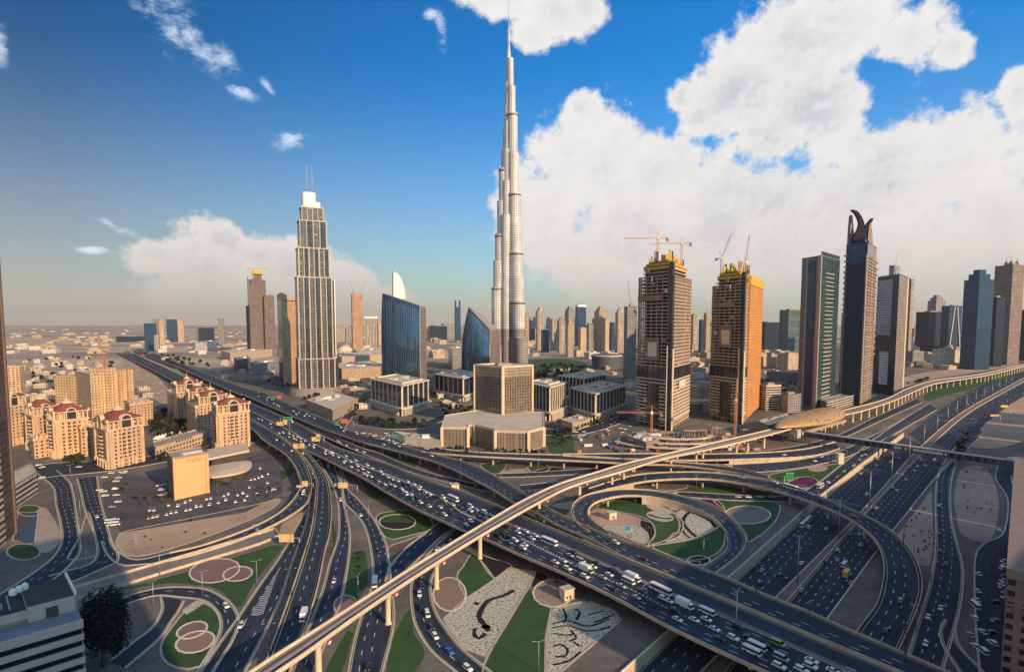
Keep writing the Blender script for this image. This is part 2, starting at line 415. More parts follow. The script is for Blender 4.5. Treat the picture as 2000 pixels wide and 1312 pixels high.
def lat(r, i, d, side='L'):
    a, b = (r.L[i], r.R[i]) if side == 'L' else (r.R[i], r.L[i])
    w = (b-a).length
    return a+(b-a)*(d/w if w > .01 else 0)
def inset_line(mb, r, d, w, side='L', dz=.03, mi=0, s0=0, s1=1e9):
    for i in range(len(r.C)-1):
        if r.s[i] < s0 or r.s[i+1] > s1: continue
        if (r.R[i]-r.L[i]).length < d+w or (r.R[i+1]-r.L[i+1]).length < d+w: continue
        o = Vector((0, 0, dz)); pts = [lat(r, i, d, side)+o, lat(r, i, d+w, side)+o, lat(r, i+1, d+w, side)+o, lat(r, i+1, d, side)+o]
        if (pts[1]-pts[0]).cross(pts[3]-pts[0]).z < 0: pts.reverse()
        mb.quad(pts, mi)
def dashes(mb, r, d, side='L', w=.3, on=3.5, gap=7.5, dz=.03, mi=0, s0=0, s1=1e9):
    s = s0+random.random()*4; end = min(r.s[-1], s1)
    while s+on < end:
        P = []
        for q in (s, s+on):
            i = 0
            while i < len(r.s)-2 and r.s[i+1] < q: i += 1
            t = (q-r.s[i])/max(1e-6, r.s[i+1]-r.s[i])
            wd = (r.R[i]-r.L[i]).length
            if wd < d+.6: P = None; break
            P.append((lat(r, i, d, side).lerp(lat(r, i+1, d, side), t), lat(r, i, d+w, side).lerp(lat(r, i+1, d+w, side), t)))
        if P:
            o = Vector((0, 0, dz)); pts = [P[0][0]+o, P[0][1]+o, P[1][1]+o, P[1][0]+o]
            if (pts[1]-pts[0]).cross(pts[3]-pts[0]).z < 0: pts.reverse()
            mb.quad(pts, mi)
        s += on+gap
def wall_along(mb, pts, h0, h1, w, mi=0):
    """continuous low wall centred on a polyline, from h0 to h1 above it"""
    n = len(pts); nr = []
    for i in range(n):
        d = (pts[min(n-1, i+1)]-pts[max(0, i-1)]); d.z = 0
        if d.length < 1e-6: d = Vector((1, 0, 0))
        d.normalize(); nr.append(Vector((-d.y, d.x, 0)))
    S = [[p+q*w/2+Vector((0, 0, h0)), p-q*w/2+Vector((0, 0, h0)), p-q*w/2+Vector((0, 0, h1)), p+q*w/2+Vector((0, 0, h1))] for p, q in zip(pts, nr)]
    for i in range(n-1):
        for k in range(4):
            j = (k+1) % 4; mb.quad([S[i][j], S[i][k], S[i+1][k], S[i+1][j]], mi)
    mb.quad(S[0], mi); mb.quad(S[-1][::-1], mi)
LAYER = [0.03]
def ground_road(label, r, lanes=(), edge=True, mat=None, kerb=True, col=None, name='road'):
    LAYER[0] += .012; dz = LAYER[0]
    m = MB(); ribbon(m, r.L, r.R, r.s, dz); o = m.build(name, mat or ASPH); tag(o, kind='structure')
    if label: o['label'] = label
    m = MB()
    for d in lanes: dashes(m, r, d, dz=dz+.03)
    if edge:
        inset_line(m, r, .7, .28, 'L', dz+.03, 1); inset_line(m, r, .7, .28, 'R', dz+.03, 1)
    if m.f: m.build('lane_marking', [PAINT, PAINT_Y], o)
    if kerb:
        for side in (r.L, r.R):
            k = MB(); wall_along(k, side, -.05, dz+.16, .8); k.build('kerb', KERB, o)
    r.dz = dz; r.obj = o
    return o
PIER_ME = {}
def pier_mesh(kind):
    if kind in PIER_ME: return PIER_ME[kind]
    m = MB()
    if kind == 'twin':
        m.tube((0, 0, 0), (0, 0, 1), .95, n=10, cap=False)
    else:
        m.tube((0, 0, 0), (0, 0, 1), 1.35, n=14, cap=False)
    o = m.build('pier', CONC); me = o.data; bpy.data.objects.remove(o); PIER_ME[kind] = me; return me
def cap_mesh(wd):
    k = 'cap%d' % round(wd)
    if k in PIER_ME: return PIER_ME[k]
    m = MB(); w = wd*.5
    m.prism([(-1.1, -w*.5), (1.1, -w*.5), (1.1, w*.5), (-1.1, w*.5)], -1.3, 0, poly2=[(-1.1, -w), (1.1, -w), (1.1, w), (-1.1, w)], bottom=True)
    o = m.build('pier_cap', CONC); me = o.data; bpy.data.objects.remove(o); PIER_ME[k] = me; return me
def elevated(label, r, cat='flyover', lanes=(), thick=1.9, pier_gap=32, pier_kind='twin', base=0.0, s_off=14, name='flyover', parL=True, parR=True, zmin=3.2, group=None, mat=None, skip=()):
    c = r.C[len(r.C)//2]
    t = thing(name, label, cat, group=group)
    m = MB(); ribbon(m, r.L, r.R, r.s, 0, 0)
    n = len(r.L)
    def prof(i):
        a, b = r.L[i], r.R[i]; d = (b-a).normalized() if (b-a).length > .01 else Vector((1, 0, 0)); z = Vector((0, 0, 1)); w = (b-a).length
        return [a-d*.5, a-d*.5-z*.55, a+d*w*.12-z*.75, a+d*w*.2-z*thick, b-d*w*.2-z*thick, b-d*w*.12-z*.75, b+d*.5-z*.55, b+d*.5]
    P = [prof(i) for i in range(n)]
    for i in range(n-1):
        for k in range(7):
            q = [P[i][k], P[i+1][k], P[i+1][k+1], P[i][k+1]]
            m.quad(q, 1)
    m.quad(P[0], 1); m.quad(P[-1][::-1], 1)
    m.build('deck', [mat or ASPH, CONC], t)
    for side, do, sg in ((r.L, parL, -1), (r.R, parR, 1)):
        if not do: continue
        pp = [p+((r.R[i]-r.L[i]).normalized()*.28*sg if (r.R[i]-r.L[i]).length > .01 else Vector()) for i, p in enumerate(side)]
        k = MB(); wall_along(k, pp, -.5, 1.0, .4); k.build('parapet', CONC, t)
    m = MB()
    for d in lanes:
        dashes(m, r, d, dz=.025)
    inset_line(m, r, .9, .25, 'L', .025, 1); inset_line(m, r, .9, .25, 'R', .025, 1)
    m.build('lane_marking', [PAINT, PAINT_Y], t)
    s = s_off
    while s < r.s[-1]-4:
        i = min(range(n), key=lambda q: abs(r.s[q]-s)); p = r.C[i]; d = r.R[i]-r.L[i]; w = d.length
        if p.z-thick > zmin+base and not any(a < s < b for a, b in skip):
            h = p.z-thick-1.3-base
            rz_ = atan2(d.y, d.x)-pi/2
            for sg in (-1, 1):
                o = link('pier', pier_mesh(pier_kind), t); e_ = d.normalized()*sg*w*.2; o.location = (p.x+e_.x, p.y+e_.y, base); o.scale = (1, 1, h+.15); o.rotation_euler = (0, 0, rz_)
            o2 = link('pier_cap', cap_mesh(w*.62), t); o2.location = (p.x, p.y, p.z-thick+.05); o2.rotation_euler = o.rotation_euler
        s += pier_gap
    r.obj = t; r.dz = 0
    return t

# ---- the wide sunken highway: its own floor and retaining walls, cut out of the ground sheet
SZ_LL = [(1446,1125,-5),(1596,987,-5),(1673,922,-3.4),(1770,849,0),(1835,799,0),(1890,765,0),(1950,738,0),(2010,716,0)]
SZ_LR = [(1523,1161,-5),(1661,1023,-5),(1746,930,-3),(1803,868,0),(1875,808,0),(1950,765,0),(2030,722,0)]
SZ_RL = [(1543,1169,-5),(1665,1030,-5),(1762,926,-3),(1823,865,0),(1890,808,0),(1960,767,0),(2040,724,0)]
SZ_RR = [(1631,1208,-5),(1722,1080,-5),(1819,952,-3),(1872,890,0),(1930,832,0),(1985,788,0),(2070,732,0)]
szl = make_road('highway', SZ_LL, SZ_LR, ext0=190, ext1=1500)
szr = make_road('highway', SZ_RL, SZ_RR, ext0=170, ext1=1500)
def upto(pts, zlim):
    out = []
    for p in pts:
        if p.z > zlim: break
        out.append(p)
    return out
tl = upto(szl.L, -.12); tr = upto(szr.R, -.12)
BIG = 42000
outer = [Vector((-BIG, -900, 0)), Vector((BIG, -900, 0)), Vector((BIG, BIG, 0)), Vector((-BIG, BIG, 0))]
hole = [Vector((p.x, p.y, 0)) for p in tl]+[Vector((p.x, p.y, 0)) for p in reversed(tr)]
tess = geometry.tessellate_polygon([outer, hole])
allp = outer+hole
m = MB()
for t in tess:
    q = [allp[i] for i in t]
    if (q[1]-q[0]).cross(q[2]-q[0]).z < 0: q.reverse()
    m.quad(q)
# one ground sheet: desert far out, city grit nearer, paving in the interchange
g = NT('ground_mix'); p_ = g.pos(); sp_ = g.n('ShaderNodeSeparateXYZ'); g.l(p_, sp_.inputs[0])
def gcol(c1, c2, c3, s1, s2):
    a = g.ramp(g.noise(p_, s1, 6, .6), .38, .62); b = g.ramp(g.noise(p_, s2, 5, .6), .42, .64)
    return g.mix(b, g.mix(a, c1, c2), c3)
near = gcol((.105, .098, .102), (.18, .155, .142), (.08, .08, .086), .05, .02)
city = gcol((.07, .07, .072), (.22, .18, .145), (.035, .042, .05), .028, .011)
vor = g.n('ShaderNodeTexVoronoi', feature='F1'); g.l(p_, vor.inputs['Vector']); vor.inputs['Scale'].default_value = .022
city = g.mix(.35, city, g.mix(vor.outputs['Color'], (.06, .06, .065), (.33, .27, .21)))
st = g.n('ShaderNodeVectorMath', operation='MULTIPLY'); g.l(p_, st.inputs[0]); st.inputs[1].default_value = (.35, 1, 1)
a_ = g.ramp(g.noise(st.outputs[0], .0028, 7, .62), .36, .6); b_ = g.ramp(g.noise(st.outputs[0], .0011, 6, .6), .45, .6)
des = g.mix(b_, g.mix(a_, (.38, .29, .215), (.62, .49, .37)), (.22, .18, .15))
d2 = g.math('ADD', sp_.outputs[1], g.math('MULTIPLY', g.math('SUBTRACT', g.noise(p_, .004, 3), .5), 260))
sn = g.ramp(g.noise(p_, .17, 6, .7), .45, .72); near = g.mix(g.math('MULTIPLY', sn, .5), near, (.27, .21, .165)); sn2 = g.ramp(g.noise(p_, .09, 6, .75), .55, .75); near = g.mix(g.math('MULTIPLY', sn2, .6), near, (.05, .045, .045))
c_ = g.mix(g.ramp(d2, 560, 640), near, city)
dd = g.math('SUBTRACT', sp_.outputs[1], g.math('MULTIPLY', sp_.outputs[0], .75))
c_ = g.mix(g.ramp(g.math('ADD', dd, g.math('MULTIPLY', g.math('SUBTRACT', g.noise(p_, .003, 4), .5), 600)), 1750, 2500), c_, des)
g.l(g.mix(.3, c_, g.mix(g.noise(p_, .9, 3), (.05, .045, .04), (.32, .26, .2))), g.b.inputs['Base Color'])
g.b.inputs['Roughness'].default_value = .95; g.b.inputs['Specular IOR Level'].default_value = .15
GM = g.m
tag(m.build('ground', GM), kind='structure')
# trench floor, walls and median
m = MB(); ribbon(m, szl.L, szl.R, szl.s, .02); hw1 = tag(m.build('highway', ASPH), kind='structure')
m = MB(); ribbon(m, szr.L, szr.R, szr.s, .02); hw2 = tag(m.build('highway', ASPH), kind='structure')
szl.obj, szr.obj = hw1, hw2; szl.dz = szr.dz = .02
for r, o in ((szl, hw1), (szr, hw2)):
    m = MB()
    wd = (r.R[10]-r.L[10]).length; nl = max(4, int(wd/3.7)); k = wd/nl
    for q in range(1, nl): dashes(m, r, k*q-.15, w=.32, on=3.2, gap=7, dz=.05, s1=900)
    inset_line(m, r, .8, .3, 'L', .05, 1); inset_line(m, r, .8, .3, 'R', .05, 1)
    m.build('lane_marking', [PAINT, PAINT_Y], o)
med = MB(); nn = min(len(szl.R), len(szr.L))
ribbon(med, szl.R, [min(szr.L, key=lambda q: (q-p).length) for p in szl.R], szl.s, .25)
tag(med.build('median_strip', plain('median_gravel', (.17, .14, .13), .9)), kind='structure')
for pl in (szl.R, szr.L):
    k = MB(); wall_along(k, pl, 0, .95, .5)
    tag(k.build('median_barrier', CONC), 'long low concrete crash barrier on the %s side of the sunken highway median' % ('garden' if pl is szl.R else 'sand lot'), 'barrier')
k = MB()
wall_along(k, tl, 0, 5.15, .6)
b_ = k.build('retaining_wall', CONC); tag(b_, 'tall sunlit retaining wall of the sunken highway below the garden', 'retaining wall')
k = MB(); wall_along(k, [Vector((p.x, p.y, 0)) for p in tl], 0, .9, .5); k.build('parapet', CONC_W, b_)
k = MB(); wall_along(k, tr, 0, 5.15, .6)
b2_ = k.build('retaining_wall', CONC); tag(b2_, 'retaining wall on the service road side of the sunken highway', 'retaining wall')
k = MB(); wall_along(k, [Vector((p.x, p.y, 0)) for p in tr], 0, .9, .5); k.build('parapet', CONC_W, b2_)
for pl in (tl, tr):   # wall tops follow the ground, not the floor
    pass

# ---- decks
D9 = 8.0
main = make_road('main flyover',
  [(228,688,5),(290,718,8),(340,744,8),(420,784,8),(490,818,8),(532,841,8),(571,864,8),(597,877,8),(623,889,8),(662,908,8),(707,930,8),(752,957,8),(804,986,8),(843,1005,8),(913,1036,8),(956,1053,8),(1004,1075,8),(1080,1107,8),(1145,1136,8),(1210,1168,8),(1300,1216,8),(1400,1264,8),(1500,1309,8),(1600,1355,8)],
  [(250,685,5),(310,712,8),(355,733,8),(440,767,8),(490,787,8),(523,800,8),(571,821,8),(610,842,8),(646,867,8),(701,887,8),(758,905,8),(830,934,8),(908,960,8),(988,992,8),(1022,1007,8),(1088,1034,8),(1210,1084,8),(1300,1121,8),(1400,1163,8),(1500,1205,8),(1599,1247,8),(1640,1264,8),(1760,1312,8),(1850,1349,8)], z=D9, dz=1.0, ext1=60)
t_main = elevated('long multi-lane flyover packed with white cars crossing the whole picture', main, lanes=(3.6, 7.2, 18.0, 21.6, 25.2), s_off=20)
m = MB()
bar_ = spline(pts3([(493,804),(519,817),(542,829),(571,843),(597,859),(651,883),(701,906),(777,934),(865,974),(899,998),(943,1018)], D9, .8), 4)
wall_along(m, bar_, 0, .9, .9); m.build('barrier', CONC, t_main)
pur = spline(pts3([(960,1006),(999,1024),(1088,1060),(1145,1085),(1210,1114),(1275,1142),(1360,1178),(1440,1213),(1580,1274),(1680,1318)], D9), 5)
m = MB(); wall_along(m, pur, -.2, .035, 3.0); m.build('hard_shoulder', plain('worn_shoulder', (.16, .13, .14), .8), t_main)
m = MB(); wall_along(m, [p+Vector((-.9, -.9, 0)) for p in pur], 0, .05, .3); m.build('edge_line', PAINT_Y, t_main)
chv = spline(pts3([(1020,1052),(1080,1082),(1132,1106),(1190,1132),(1249,1158),(1310,1190),(1390,1226),(1460,1258)], D9), 2.2)
m = MB()
for i in range(0, len(chv)-1):
    d = (chv[i+1]-chv[i]).normalized(); q = Vector((-d.y, d.x, 0)); o = Vector((0, 0, .045)); p = chv[i]+o
    wq = 1.25*max(.25, 1-i/len(chv))
    for sg in (1, -1):
        a = [p, p+q*sg*wq-d*1.0, p+q*sg*wq-d*1.0+d*.7, p+d*.7]
        if (a[1]-a[0]).cross(a[3]-a[0]).z < 0: a.reverse()
        m.quad(a)
m.build('chevron_marking', PAINT, t_main)

# upper flyover that splits into a right arm and a dive under the rail viaduct
upper = make_road('upper flyover',
  [(258,684,3),(300,700,7),(355,720,8),(450,762,8),(480,772,8),(545,800,8),(584,817,8),(623,833,8),(701,860,8),(752,873,8),(804,887,8),(843,898,8),(882,913,8),(921,932,8),(960,952,8),(997,975,8),(1047,999,8),(1092,1024,8),(1160,1053,8),(1212,1081,8),(1300,1118,8),(1400,1158,8),(1500,1200,8),(1600,1242,8),(1640,1258,8),(1760,1308,8),(1850,1345,8)],
  [(276,682,3),(312,694,7),(370,716,8),(465,752,8),(512,765,8),(557,785,8),(590,799,8),(636,818,8),(690,842,8),(758,860,8),(800,873,8),(850,886,8),(895,897,8),(934,911,8),(958,924,8),(995,944,8),(1060,985,8),(1095,1003,8),(1160,1033,8),(1212,1052,8),(1268,1069,8),(1340,1097,8),(1420,1126,8),(1500,1161,8),(1575,1190,8),(1640,1219,8),(1760,1270,8),(1900,1330,8)], z=8, dz=1.0, ext1=60)
elevated('upper flyover sweeping from the far left beside the main flyover', upper, lanes=(3.6, 7.2), s_off=10)
arm = make_road('right arm',
  [(822,880,8),(869,885,8),(960,891,8),(1100,897,8),(1184,901,8),(1250,905,8),(1310,906,8),(1380,913,8),(1440,922,8),(1500,935,8)],
  [(800,868,8),(869,876,8),(960,883,8),(1100,887,8),(1184,892,8),(1250,897,8),(1310,900,8),(1380,905,8),(1440,913,8),(1500,928,8)], z=8, dz=1.0)
elevated('flyover arm running straight across behind the rail viaduct', arm, lanes=(3.6,), s_off=20)
arm2 = make_road('upper arm',
  [(1100,888.5,8),(1184,893,8),(1260,895,7.5),(1364,897,6),(1480,894,4),(1560,891,2),(1605,885,.5),(1640,874,.1)],
  [(1100,885,8),(1200,884.5,8),(1300,884.5,7.5),(1380,885,6),(1480,883,4),(1560,877,2),(1600,870,.5),(1632,862,.1)], z=8, dz=1.0)
elevated('ramp on a tall sunlit retaining wall beside the rail station', arm2, cat='ramp', name='ramp', lanes=(3.6,), pier_gap=9999)
wl = MB(); seg = [i for i, p in enumerate(arm2.L) if arm2.s[i] > .46*arm2.s[-1]]
wall_along(wl, [Vector((arm2.L[i].x, arm2.L[i].y, 0)) for i in seg], 0, 1, .6)
n_ = len(seg)
wl.v = [(x, y, (0 if z < .5 else max(.05, arm2.L[min(range(len(arm2.L)), key=lambda q: (arm2.L[q].x-x)**2+(arm2.L[q].y-y)**2)].z-.3))) for x, y, z in wl.v]
wl.build('retaining_wall', CONC, arm2.obj)

# big arc over the sunken highway
arc = make_road('big arc',
  [(1150,962,2.5),(1195,951,5),(1238,942,7),(1280,936,8),(1340,933,8),(1400,935,8),(1460,944,8),(1500,953,8),(1568,972,8),(1645,1003,8),(1689,1031,8),(1718,1064,7.5),(1728,1100,6.5),(1726,1133,5),(1714,1177,3),(1677,1228,1),(1640,1290,.1),(1600,1350,.1)],
  [(1150,952,2.5),(1195,938,5),(1236,927,7),(1280,922,8),(1340,920,8),(1386,921,8),(1440,927,8),(1496,936,8),(1560,953,8),(1665,994,8),(1730,1027,8),(1774,1068,7.5),(1795,1108,6.5),(1799,1153,5),(1783,1202,3),(1758,1257,1),(1735,1310,.1),(1690,1370,.1)], z=8, dz=1.0, step=4)
elevated('curved ramp arching over the sunken highway and turning down towards the viewer', arc, lanes=(4.2, 8.4), s_off=62, pier_gap=36, skip=())
wl = MB(); seg = [i for i, p in enumerate(arc.L) if p.z < 7.3 and p.y > 380]
wall_along(wl, [Vector((arc.L[i].x, arc.L[i].y, 0)) for i in seg], 0, 1, .6)
wl.v = [(x, y, (0 if z < .5 else arc.L[min(range(len(arc.L)), key=lambda q: (arc.L[q].x-x)**2+(arc.L[q].y-y)**2)].z-.3)) for x, y, z in wl.v]
wl.build('retaining_wall', CONC, arc.obj)

# cloverleaf loop
loop = make_road('loop',
  [(1190,1041,8),(1163,1021,8),(1149,1008,8),(1148,995,8),(1160,981,7.8),(1190,971,7.2),(1230,966,6.4),(1280,970,5.2),(1340,985,3.6),(1385,1005,2),(1412,1028,.8),(1422,1050,.3),(1418,1074,.1),(1381,1102,.1),(1330,1135,.1),(1290,1160,.1)],
  [(1151,1036,8),(1131,1023,8),(1120,1008,8),(1117,995,8),(1125,978,7.8),(1150,964,7.2),(1200,955,6.4),(1240,954,5.6),(1300,960,4.6),(1380,981,3),(1418,1003,1.4),(1448,1036,.5),(1455,1057,.2),(1442,1082,.1),(1393,1120,.1),(1345,1150,.1),(1310,1172,.1)], z=8, dz=.8, step=3)
elevated('cloverleaf loop ramp circling the flower garden', loop, cat='ramp', name='ramp', lanes=(4.2,), s_off=36, pier_gap=26, mat=ASPH2)
wl = MB(); seg = [i for i, p in enumerate(loop.L) if p.z < 5.9 and p.y > 330]
for sd in (loop.L, loop.R):
    wl = MB(); wall_along(wl, [Vector((sd[i].x, sd[i].y, 0)) for i in seg], 0, 1, .6)
    wl.v = [(x, y, (0 if z < .5 else max(.05, sd[min(range(len(sd)), key=lambda q: (sd[q].x-x)**2+(sd[q].y-y)**2)].z-.3))) for x, y, z in wl.v]
    wl.build('retaining_wall', CONC, loop.obj)

# left branch: leaves the main flyover and dives towards the lower left
branch = make_road('left branch',
  [(430,800,8),(490,835,8),(512,855,8),(536,871,8),(558,886,8),(575,907,7.5),(584,928,6.5),(588,943,5.5),(584,958,4.5),(564,984,3),(532,1008,1.6),(480,1033,.8),(395,1063,.1),(330,1078,.1)],
  [(440,790,8),(490,819,8),(532,842,8),(560,861,8),(575,876,8),(592,897,7.5),(602,918,6.5),(608,940,5.5),(606,962,4.5),(594,985,3),(545,1017,1.6),(480,1046,.8),(395,1076,.1),(330,1092,.1)], z=8, dz=1.0, step=4)
elevated('left branch ramp peeling off the flyover towards the hotel car park', branch, cat='ramp', name='ramp', lanes=(4,), s_off=30, pier_gap=26, zmin=1.5)
r3 = make_road('middle ramp',
  [(560,862,8),(580,878,8),(600,899,8),(612,920,7.6),(618,940,7),(617,962,6.4),(615,991,6),(609,1030,5.5),(596,1075,5),(574,1142,4),(548,1215,3),(521,1288,2),(505,1335,1)],
  [(575,866,8),(588,874,8),(610,893,8),(635,928,7.6),(642,950,7),(645,970,6.4),(646,1004,6),(642,1043,5.5),(633,1075,5),(619,1142,4),(599,1210,3),(579,1260,2),(560,1320,1)], z=8, dz=1.0, step=4)
elevated('two-lane ramp curving down beneath the rail viaduct in the centre left', r3, cat='ramp', name='ramp', lanes=(4.6,), s_off=20, pier_gap=28, zmin=1.5)

# ---- ground roads
r4 = make_road('r4', [(620,890),(632,915),(648,943),(659,978),(662,1010),(660,1050),(645,1094),(630,1150),(606,1215),(585,1270),(560,1335)],
                     [(655,895),(664,920),(669,946),(671,978),(677,1005),(684,1043),(681,1094),(667,1170),(650,1215),(628,1275),(605,1335)], step=4)
ground_road('road passing under the flyover beside the middle ramp', r4, (4,))
r5 = make_road('r5', [(650,905),(660,930),(668,955),(674,982),(691,1000),(708,1021),(718,1047),(725,1081),(728,1117),(724,1150),(711,1185),(696,1235),(685,1284),(676,1340)],
                     [(665,905),(672,930),(680,955),(701,976),(727,1008),(743,1036),(755,1063),(761,1100),(764,1137),(770,1190),(769,1220),(762,1255),(749,1304),(742,1345)], step=4)
ground_road('road of three lanes curving under the rail viaduct', r5, (3.8, 7.6))
r6 = make_road('r6', [(752,1135),(761,1107),(780,1083),(804,1061),(837,1035),(880,1008),(930,985)], [(770,1135),(783,1122),(800,1108),(822,1087),(860,1050),(905,1020),(950,995)], step=4)
ground_road('road dipping under the flyover from the centre', r6, (4,))
r7 = make_road('r7', [(930,1012),(885,1037),(850,1066),(824,1098),(806,1130),(802,1160),(806,1203),(817,1233),(842,1271),(880,1304),(930,1345)],
                     [(950,1025),(905,1050),(876,1078),(856,1105),(843,1132),(843,1165),(852,1195),(868,1222),(900,1263),(943,1299),(990,1335)], step=3)
ground_road('curved queueing ramp beside the white flower bed', r7, (4.2,))
r2 = make_road('r2', [(600,990),(590,1010),(575,1035),(564,1058),(541,1095),(505,1145),(465,1205),(425,1260),(385,1320)],
                     [(607,965),(604,990),(600,1015),(592,1040),(571,1098),(546,1175),(518,1235),(490,1290),(468,1335)], step=4)
ground_road('wide merging road with a chevron wedge in the lower left', r2, (4.2, 12))
m = MB()
wedge = spline([at(x, y) for x, y in ((545,1112),(535,1130),(522,1158),(510,1182),(500,1204))], 1.7)
for i in range(len(wedge)-1):
    d = (wedge[i+1]-wedge[i]).normalized(); q = Vector((-d.y, d.x, 0)); p = wedge[i]+Vector((0, 0, r2.dz+.05)); wq = .25+2.6*i/len(wedge)
    for sg in (1, -1):
        a = [p, p+q*sg*wq-d*1.1, p+q*sg*wq-d*.5, p+d*.6]
        if (a[1]-a[0]).cross(a[3]-a[0]).z < 0: a.reverse()
        m.quad(a)
m.build('chevron_marking', PAINT, r2.obj)
trough = make_road('trough', [(536,1034),(500,1045),(400,1075),(300,1104),(164,1144),(60,1176)], [(546,1047),(500,1066),(400,1096),(300,1126),(166,1167),(60,1200)], step=5)
ground_road('pale concrete ramp between two sunlit parapets', trough, (), edge=False, kerb=False, mat=plain('ramp_concrete', (.20, .18, .16), .85, var=.25, scale=.05), name='ramp')
for sd in (trough.L, trough.R):
    k = MB(); wall_along(k, sd, 0, 1.5, .6); k.build('parapet', CONC, trough.obj)
k = MB(); wall_along(k, [trough.L[0], trough.R[0]], 0, 1.5, .6); k.build('parapet', CONC, trough.obj)
uA = make_road('lower left bend', [(222,1176),(260,1160),(300,1150),(345,1146),(400,1150),(437,1167),(460,1190),(466,1215),(455,1250),(430,1290),(405,1330)],
                     [(222,1192),(262,1174),(305,1163),(350,1166),(395,1172),(420,1190),(430,1212),(428,1238),(415,1262),(395,1295),(370,1335)], step=3)
ground_road('looping road bending around the lower left lawn', uA, (4,))
uB = make_road('lower left fork', [(313,1165),(316,1185),(310,1205),(293,1229),(262,1252),(237,1272),(215,1290)], [(360,1172),(350,1192),(336,1212),(322,1235),(300,1258),(270,1283),(245,1304)], step=3)
ground_road('fork of the looping road running down behind the dark tree', uB, ())
bl = make_road('boulevard', [(60,915),(92,940),(105,955),(109,985),(117,1021),(120,1055),(106,1085),(70,1115),(0,1160),(-60,1195)], [(110,918),(135,940),(142,958),(147,985),(155,1044),(157,1075),(140,1100),(100,1135),(20,1185),(-40,1225)], step=4)
ground_road('boulevard carriageway curving past the corner plaza', bl, (3.8, 7.6))
br = make_road('boulevard side', [(150,935),(157,960),(165,995),(184,1044),(190,1080),(175,1102),(140,1112),(95,1125)], [(190,930),(196,975),(206,1012),(218,1055),(232,1086),(215,1115),(170,1128),(110,1142)], step=4)
ground_road('boulevard carriageway beside the hotel car park', br, (3.8, 7.6))
lnk = make_road('link road', [(400,1063),(330,1080),(270,1093),(240,1083),(222,1068),(214,1050)], [(400,1074),(330,1092),(272,1106),(228,1100),(206,1078),(198,1056)], step=4)
ground_road('slip road joining the boulevard below the sand lot', lnk, ())
crs = make_road('cross street', [(20,922),(100,905),(200,900),(300,890),(420,868),(500,850)], [(30,944),(110,930),(200,922),(300,906),(420,882),(505,862)], step=6)
ground_road('dark street in front of the red-roofed hotels', crs, (4,))
slip = make_road('mid slip', [(600,838,5),(640,856,4),(701,883,3),(745,900,2),(790,918,1),(835,932,.3),(885,944,.1),(934,956),(985,965)], [(600,828,5),(640,846,4),(701,873,3),(740,885,2),(785,905,1),(830,921,.3),(880,934,.1),(934,946),(985,955)], step=4)
ground_road('slip road sinking between the two flyovers', slip, (3.8,))
wl = MB(); wall_along(wl, slip.R, -4, .9, .5); wl.build('parapet', CONC, slip.obj)
gr1 = make_road('rear road', [(975,932),(1030,931),(1095,928),(1160,924),(1236,916),(1300,912)], [(970,925),(1030,923),(1095,919),(1160,914),(1236,905),(1300,900)], step=6)
ground_road('road behind the flyovers under the straight arm', gr1, (3.8,))
gr2 = make_road('garden road', [(1020,958),(1095,952),(1140,950)], [(1015,948),(1095,940),(1140,935)], step=5)
ground_road('short road under the rail viaduct', gr2, (3.8,))
gdn = make_road('garden road', [(1250,968),(1310,968),(1360,972),(1428,977),(1500,979),(1560,979),(1610,961),(1655,926),(1700,887),(1735,858),(1790,822)],
                [(1250,956),(1310,960),(1380,963),(1428,966),(1500,969),(1545,966),(1590,948),(1640,910),(1682,877),(1720,848),(1775,812)], step=4)
ground_road('slip road with a queue of cars between garden and highway', gdn, (4,))
front = make_road('station road', [(1340,925),(1400,922),(1480,922),(1560,914),(1640,897),(1700,872),(1760,840),(1830,800)], [(1340,908),(1400,907),(1480,905),(1560,898),(1630,884),(1690,858),(1750,826),(1815,788)], step=6)
ground_road('road in front of the rail station', front, (3.8, 7.6))
stn = make_road('station side road', [(1480,890),(1560,880),(1640,858),(1720,822),(1800,786)], [(1480,882),(1560,870),(1640,848),(1712,813),(1790,778)], step=6)
ground_road('side road below the elevated rail track', stn, (3.8,))
svc = make_road('service road', [(1890,850),(1860,880),(1839,912),(1829,942),(1827,991),(1828,1044),(1826,1084),(1815,1145),(1795,1210),(1775,1275),(1760,1330)],
                [(1915,852),(1885,882),(1868,906),(1858,942),(1857,1003),(1868,1056),(1880,1104),(1880,1153),(1870,1210),(1850,1280),(1835,1340)], step=4)
ground_road('service road with yellow edge lines to the right of the highway', svc, (3.8, 7.6))
sv2 = make_road('service branch', [(1846,1210),(1836,1232),(1842,1262),(1866,1300),(1890,1335)], [(1870,1205),(1866,1232),(1876,1265),(1916,1307),(1945,1340)], step=3)
ground_road('branch of the service road curling to the lower right', sv2, ())
lot = make_road('car park lane', [(1950,905),(1945,935),(1968,975),(1960,1040),(1925,1060),(1905,1090),(1905,1200),(1915,1330)], [(1975,905),(1975,935),(1990,985),(1985,1050),(1990,1070),(1985,1100),(1975,1200),(1980,1330)], step=4)
ground_road('car park lane along the lower right edge', lot, (), edge=False)
city1 = make_road('city street', [(600,830),(640,836),(668,815),(690,785),(730,762),(800,748)], [(628,842),(668,838),(690,812),(706,790),(735,772),(800,758)], step=8)
ground_road('city street curving past the white office blocks', city1, (4,))
city2 = make_road('city street', [(700,830),(760,838),(830,835),(865,822)], [(700,818),(760,826),(830,822),(865,810)], step=8)
ground_road('street in front of the first white office block', city2, (4,))
city3 = make_road('city street', [(1065,850),(1120,850),(1180,838),(1240,815)], [(1065,838),(1120,838),(1175,826),(1230,803)], step=8)
ground_road('street between the glass cube and the twin towers', city3, (4,))
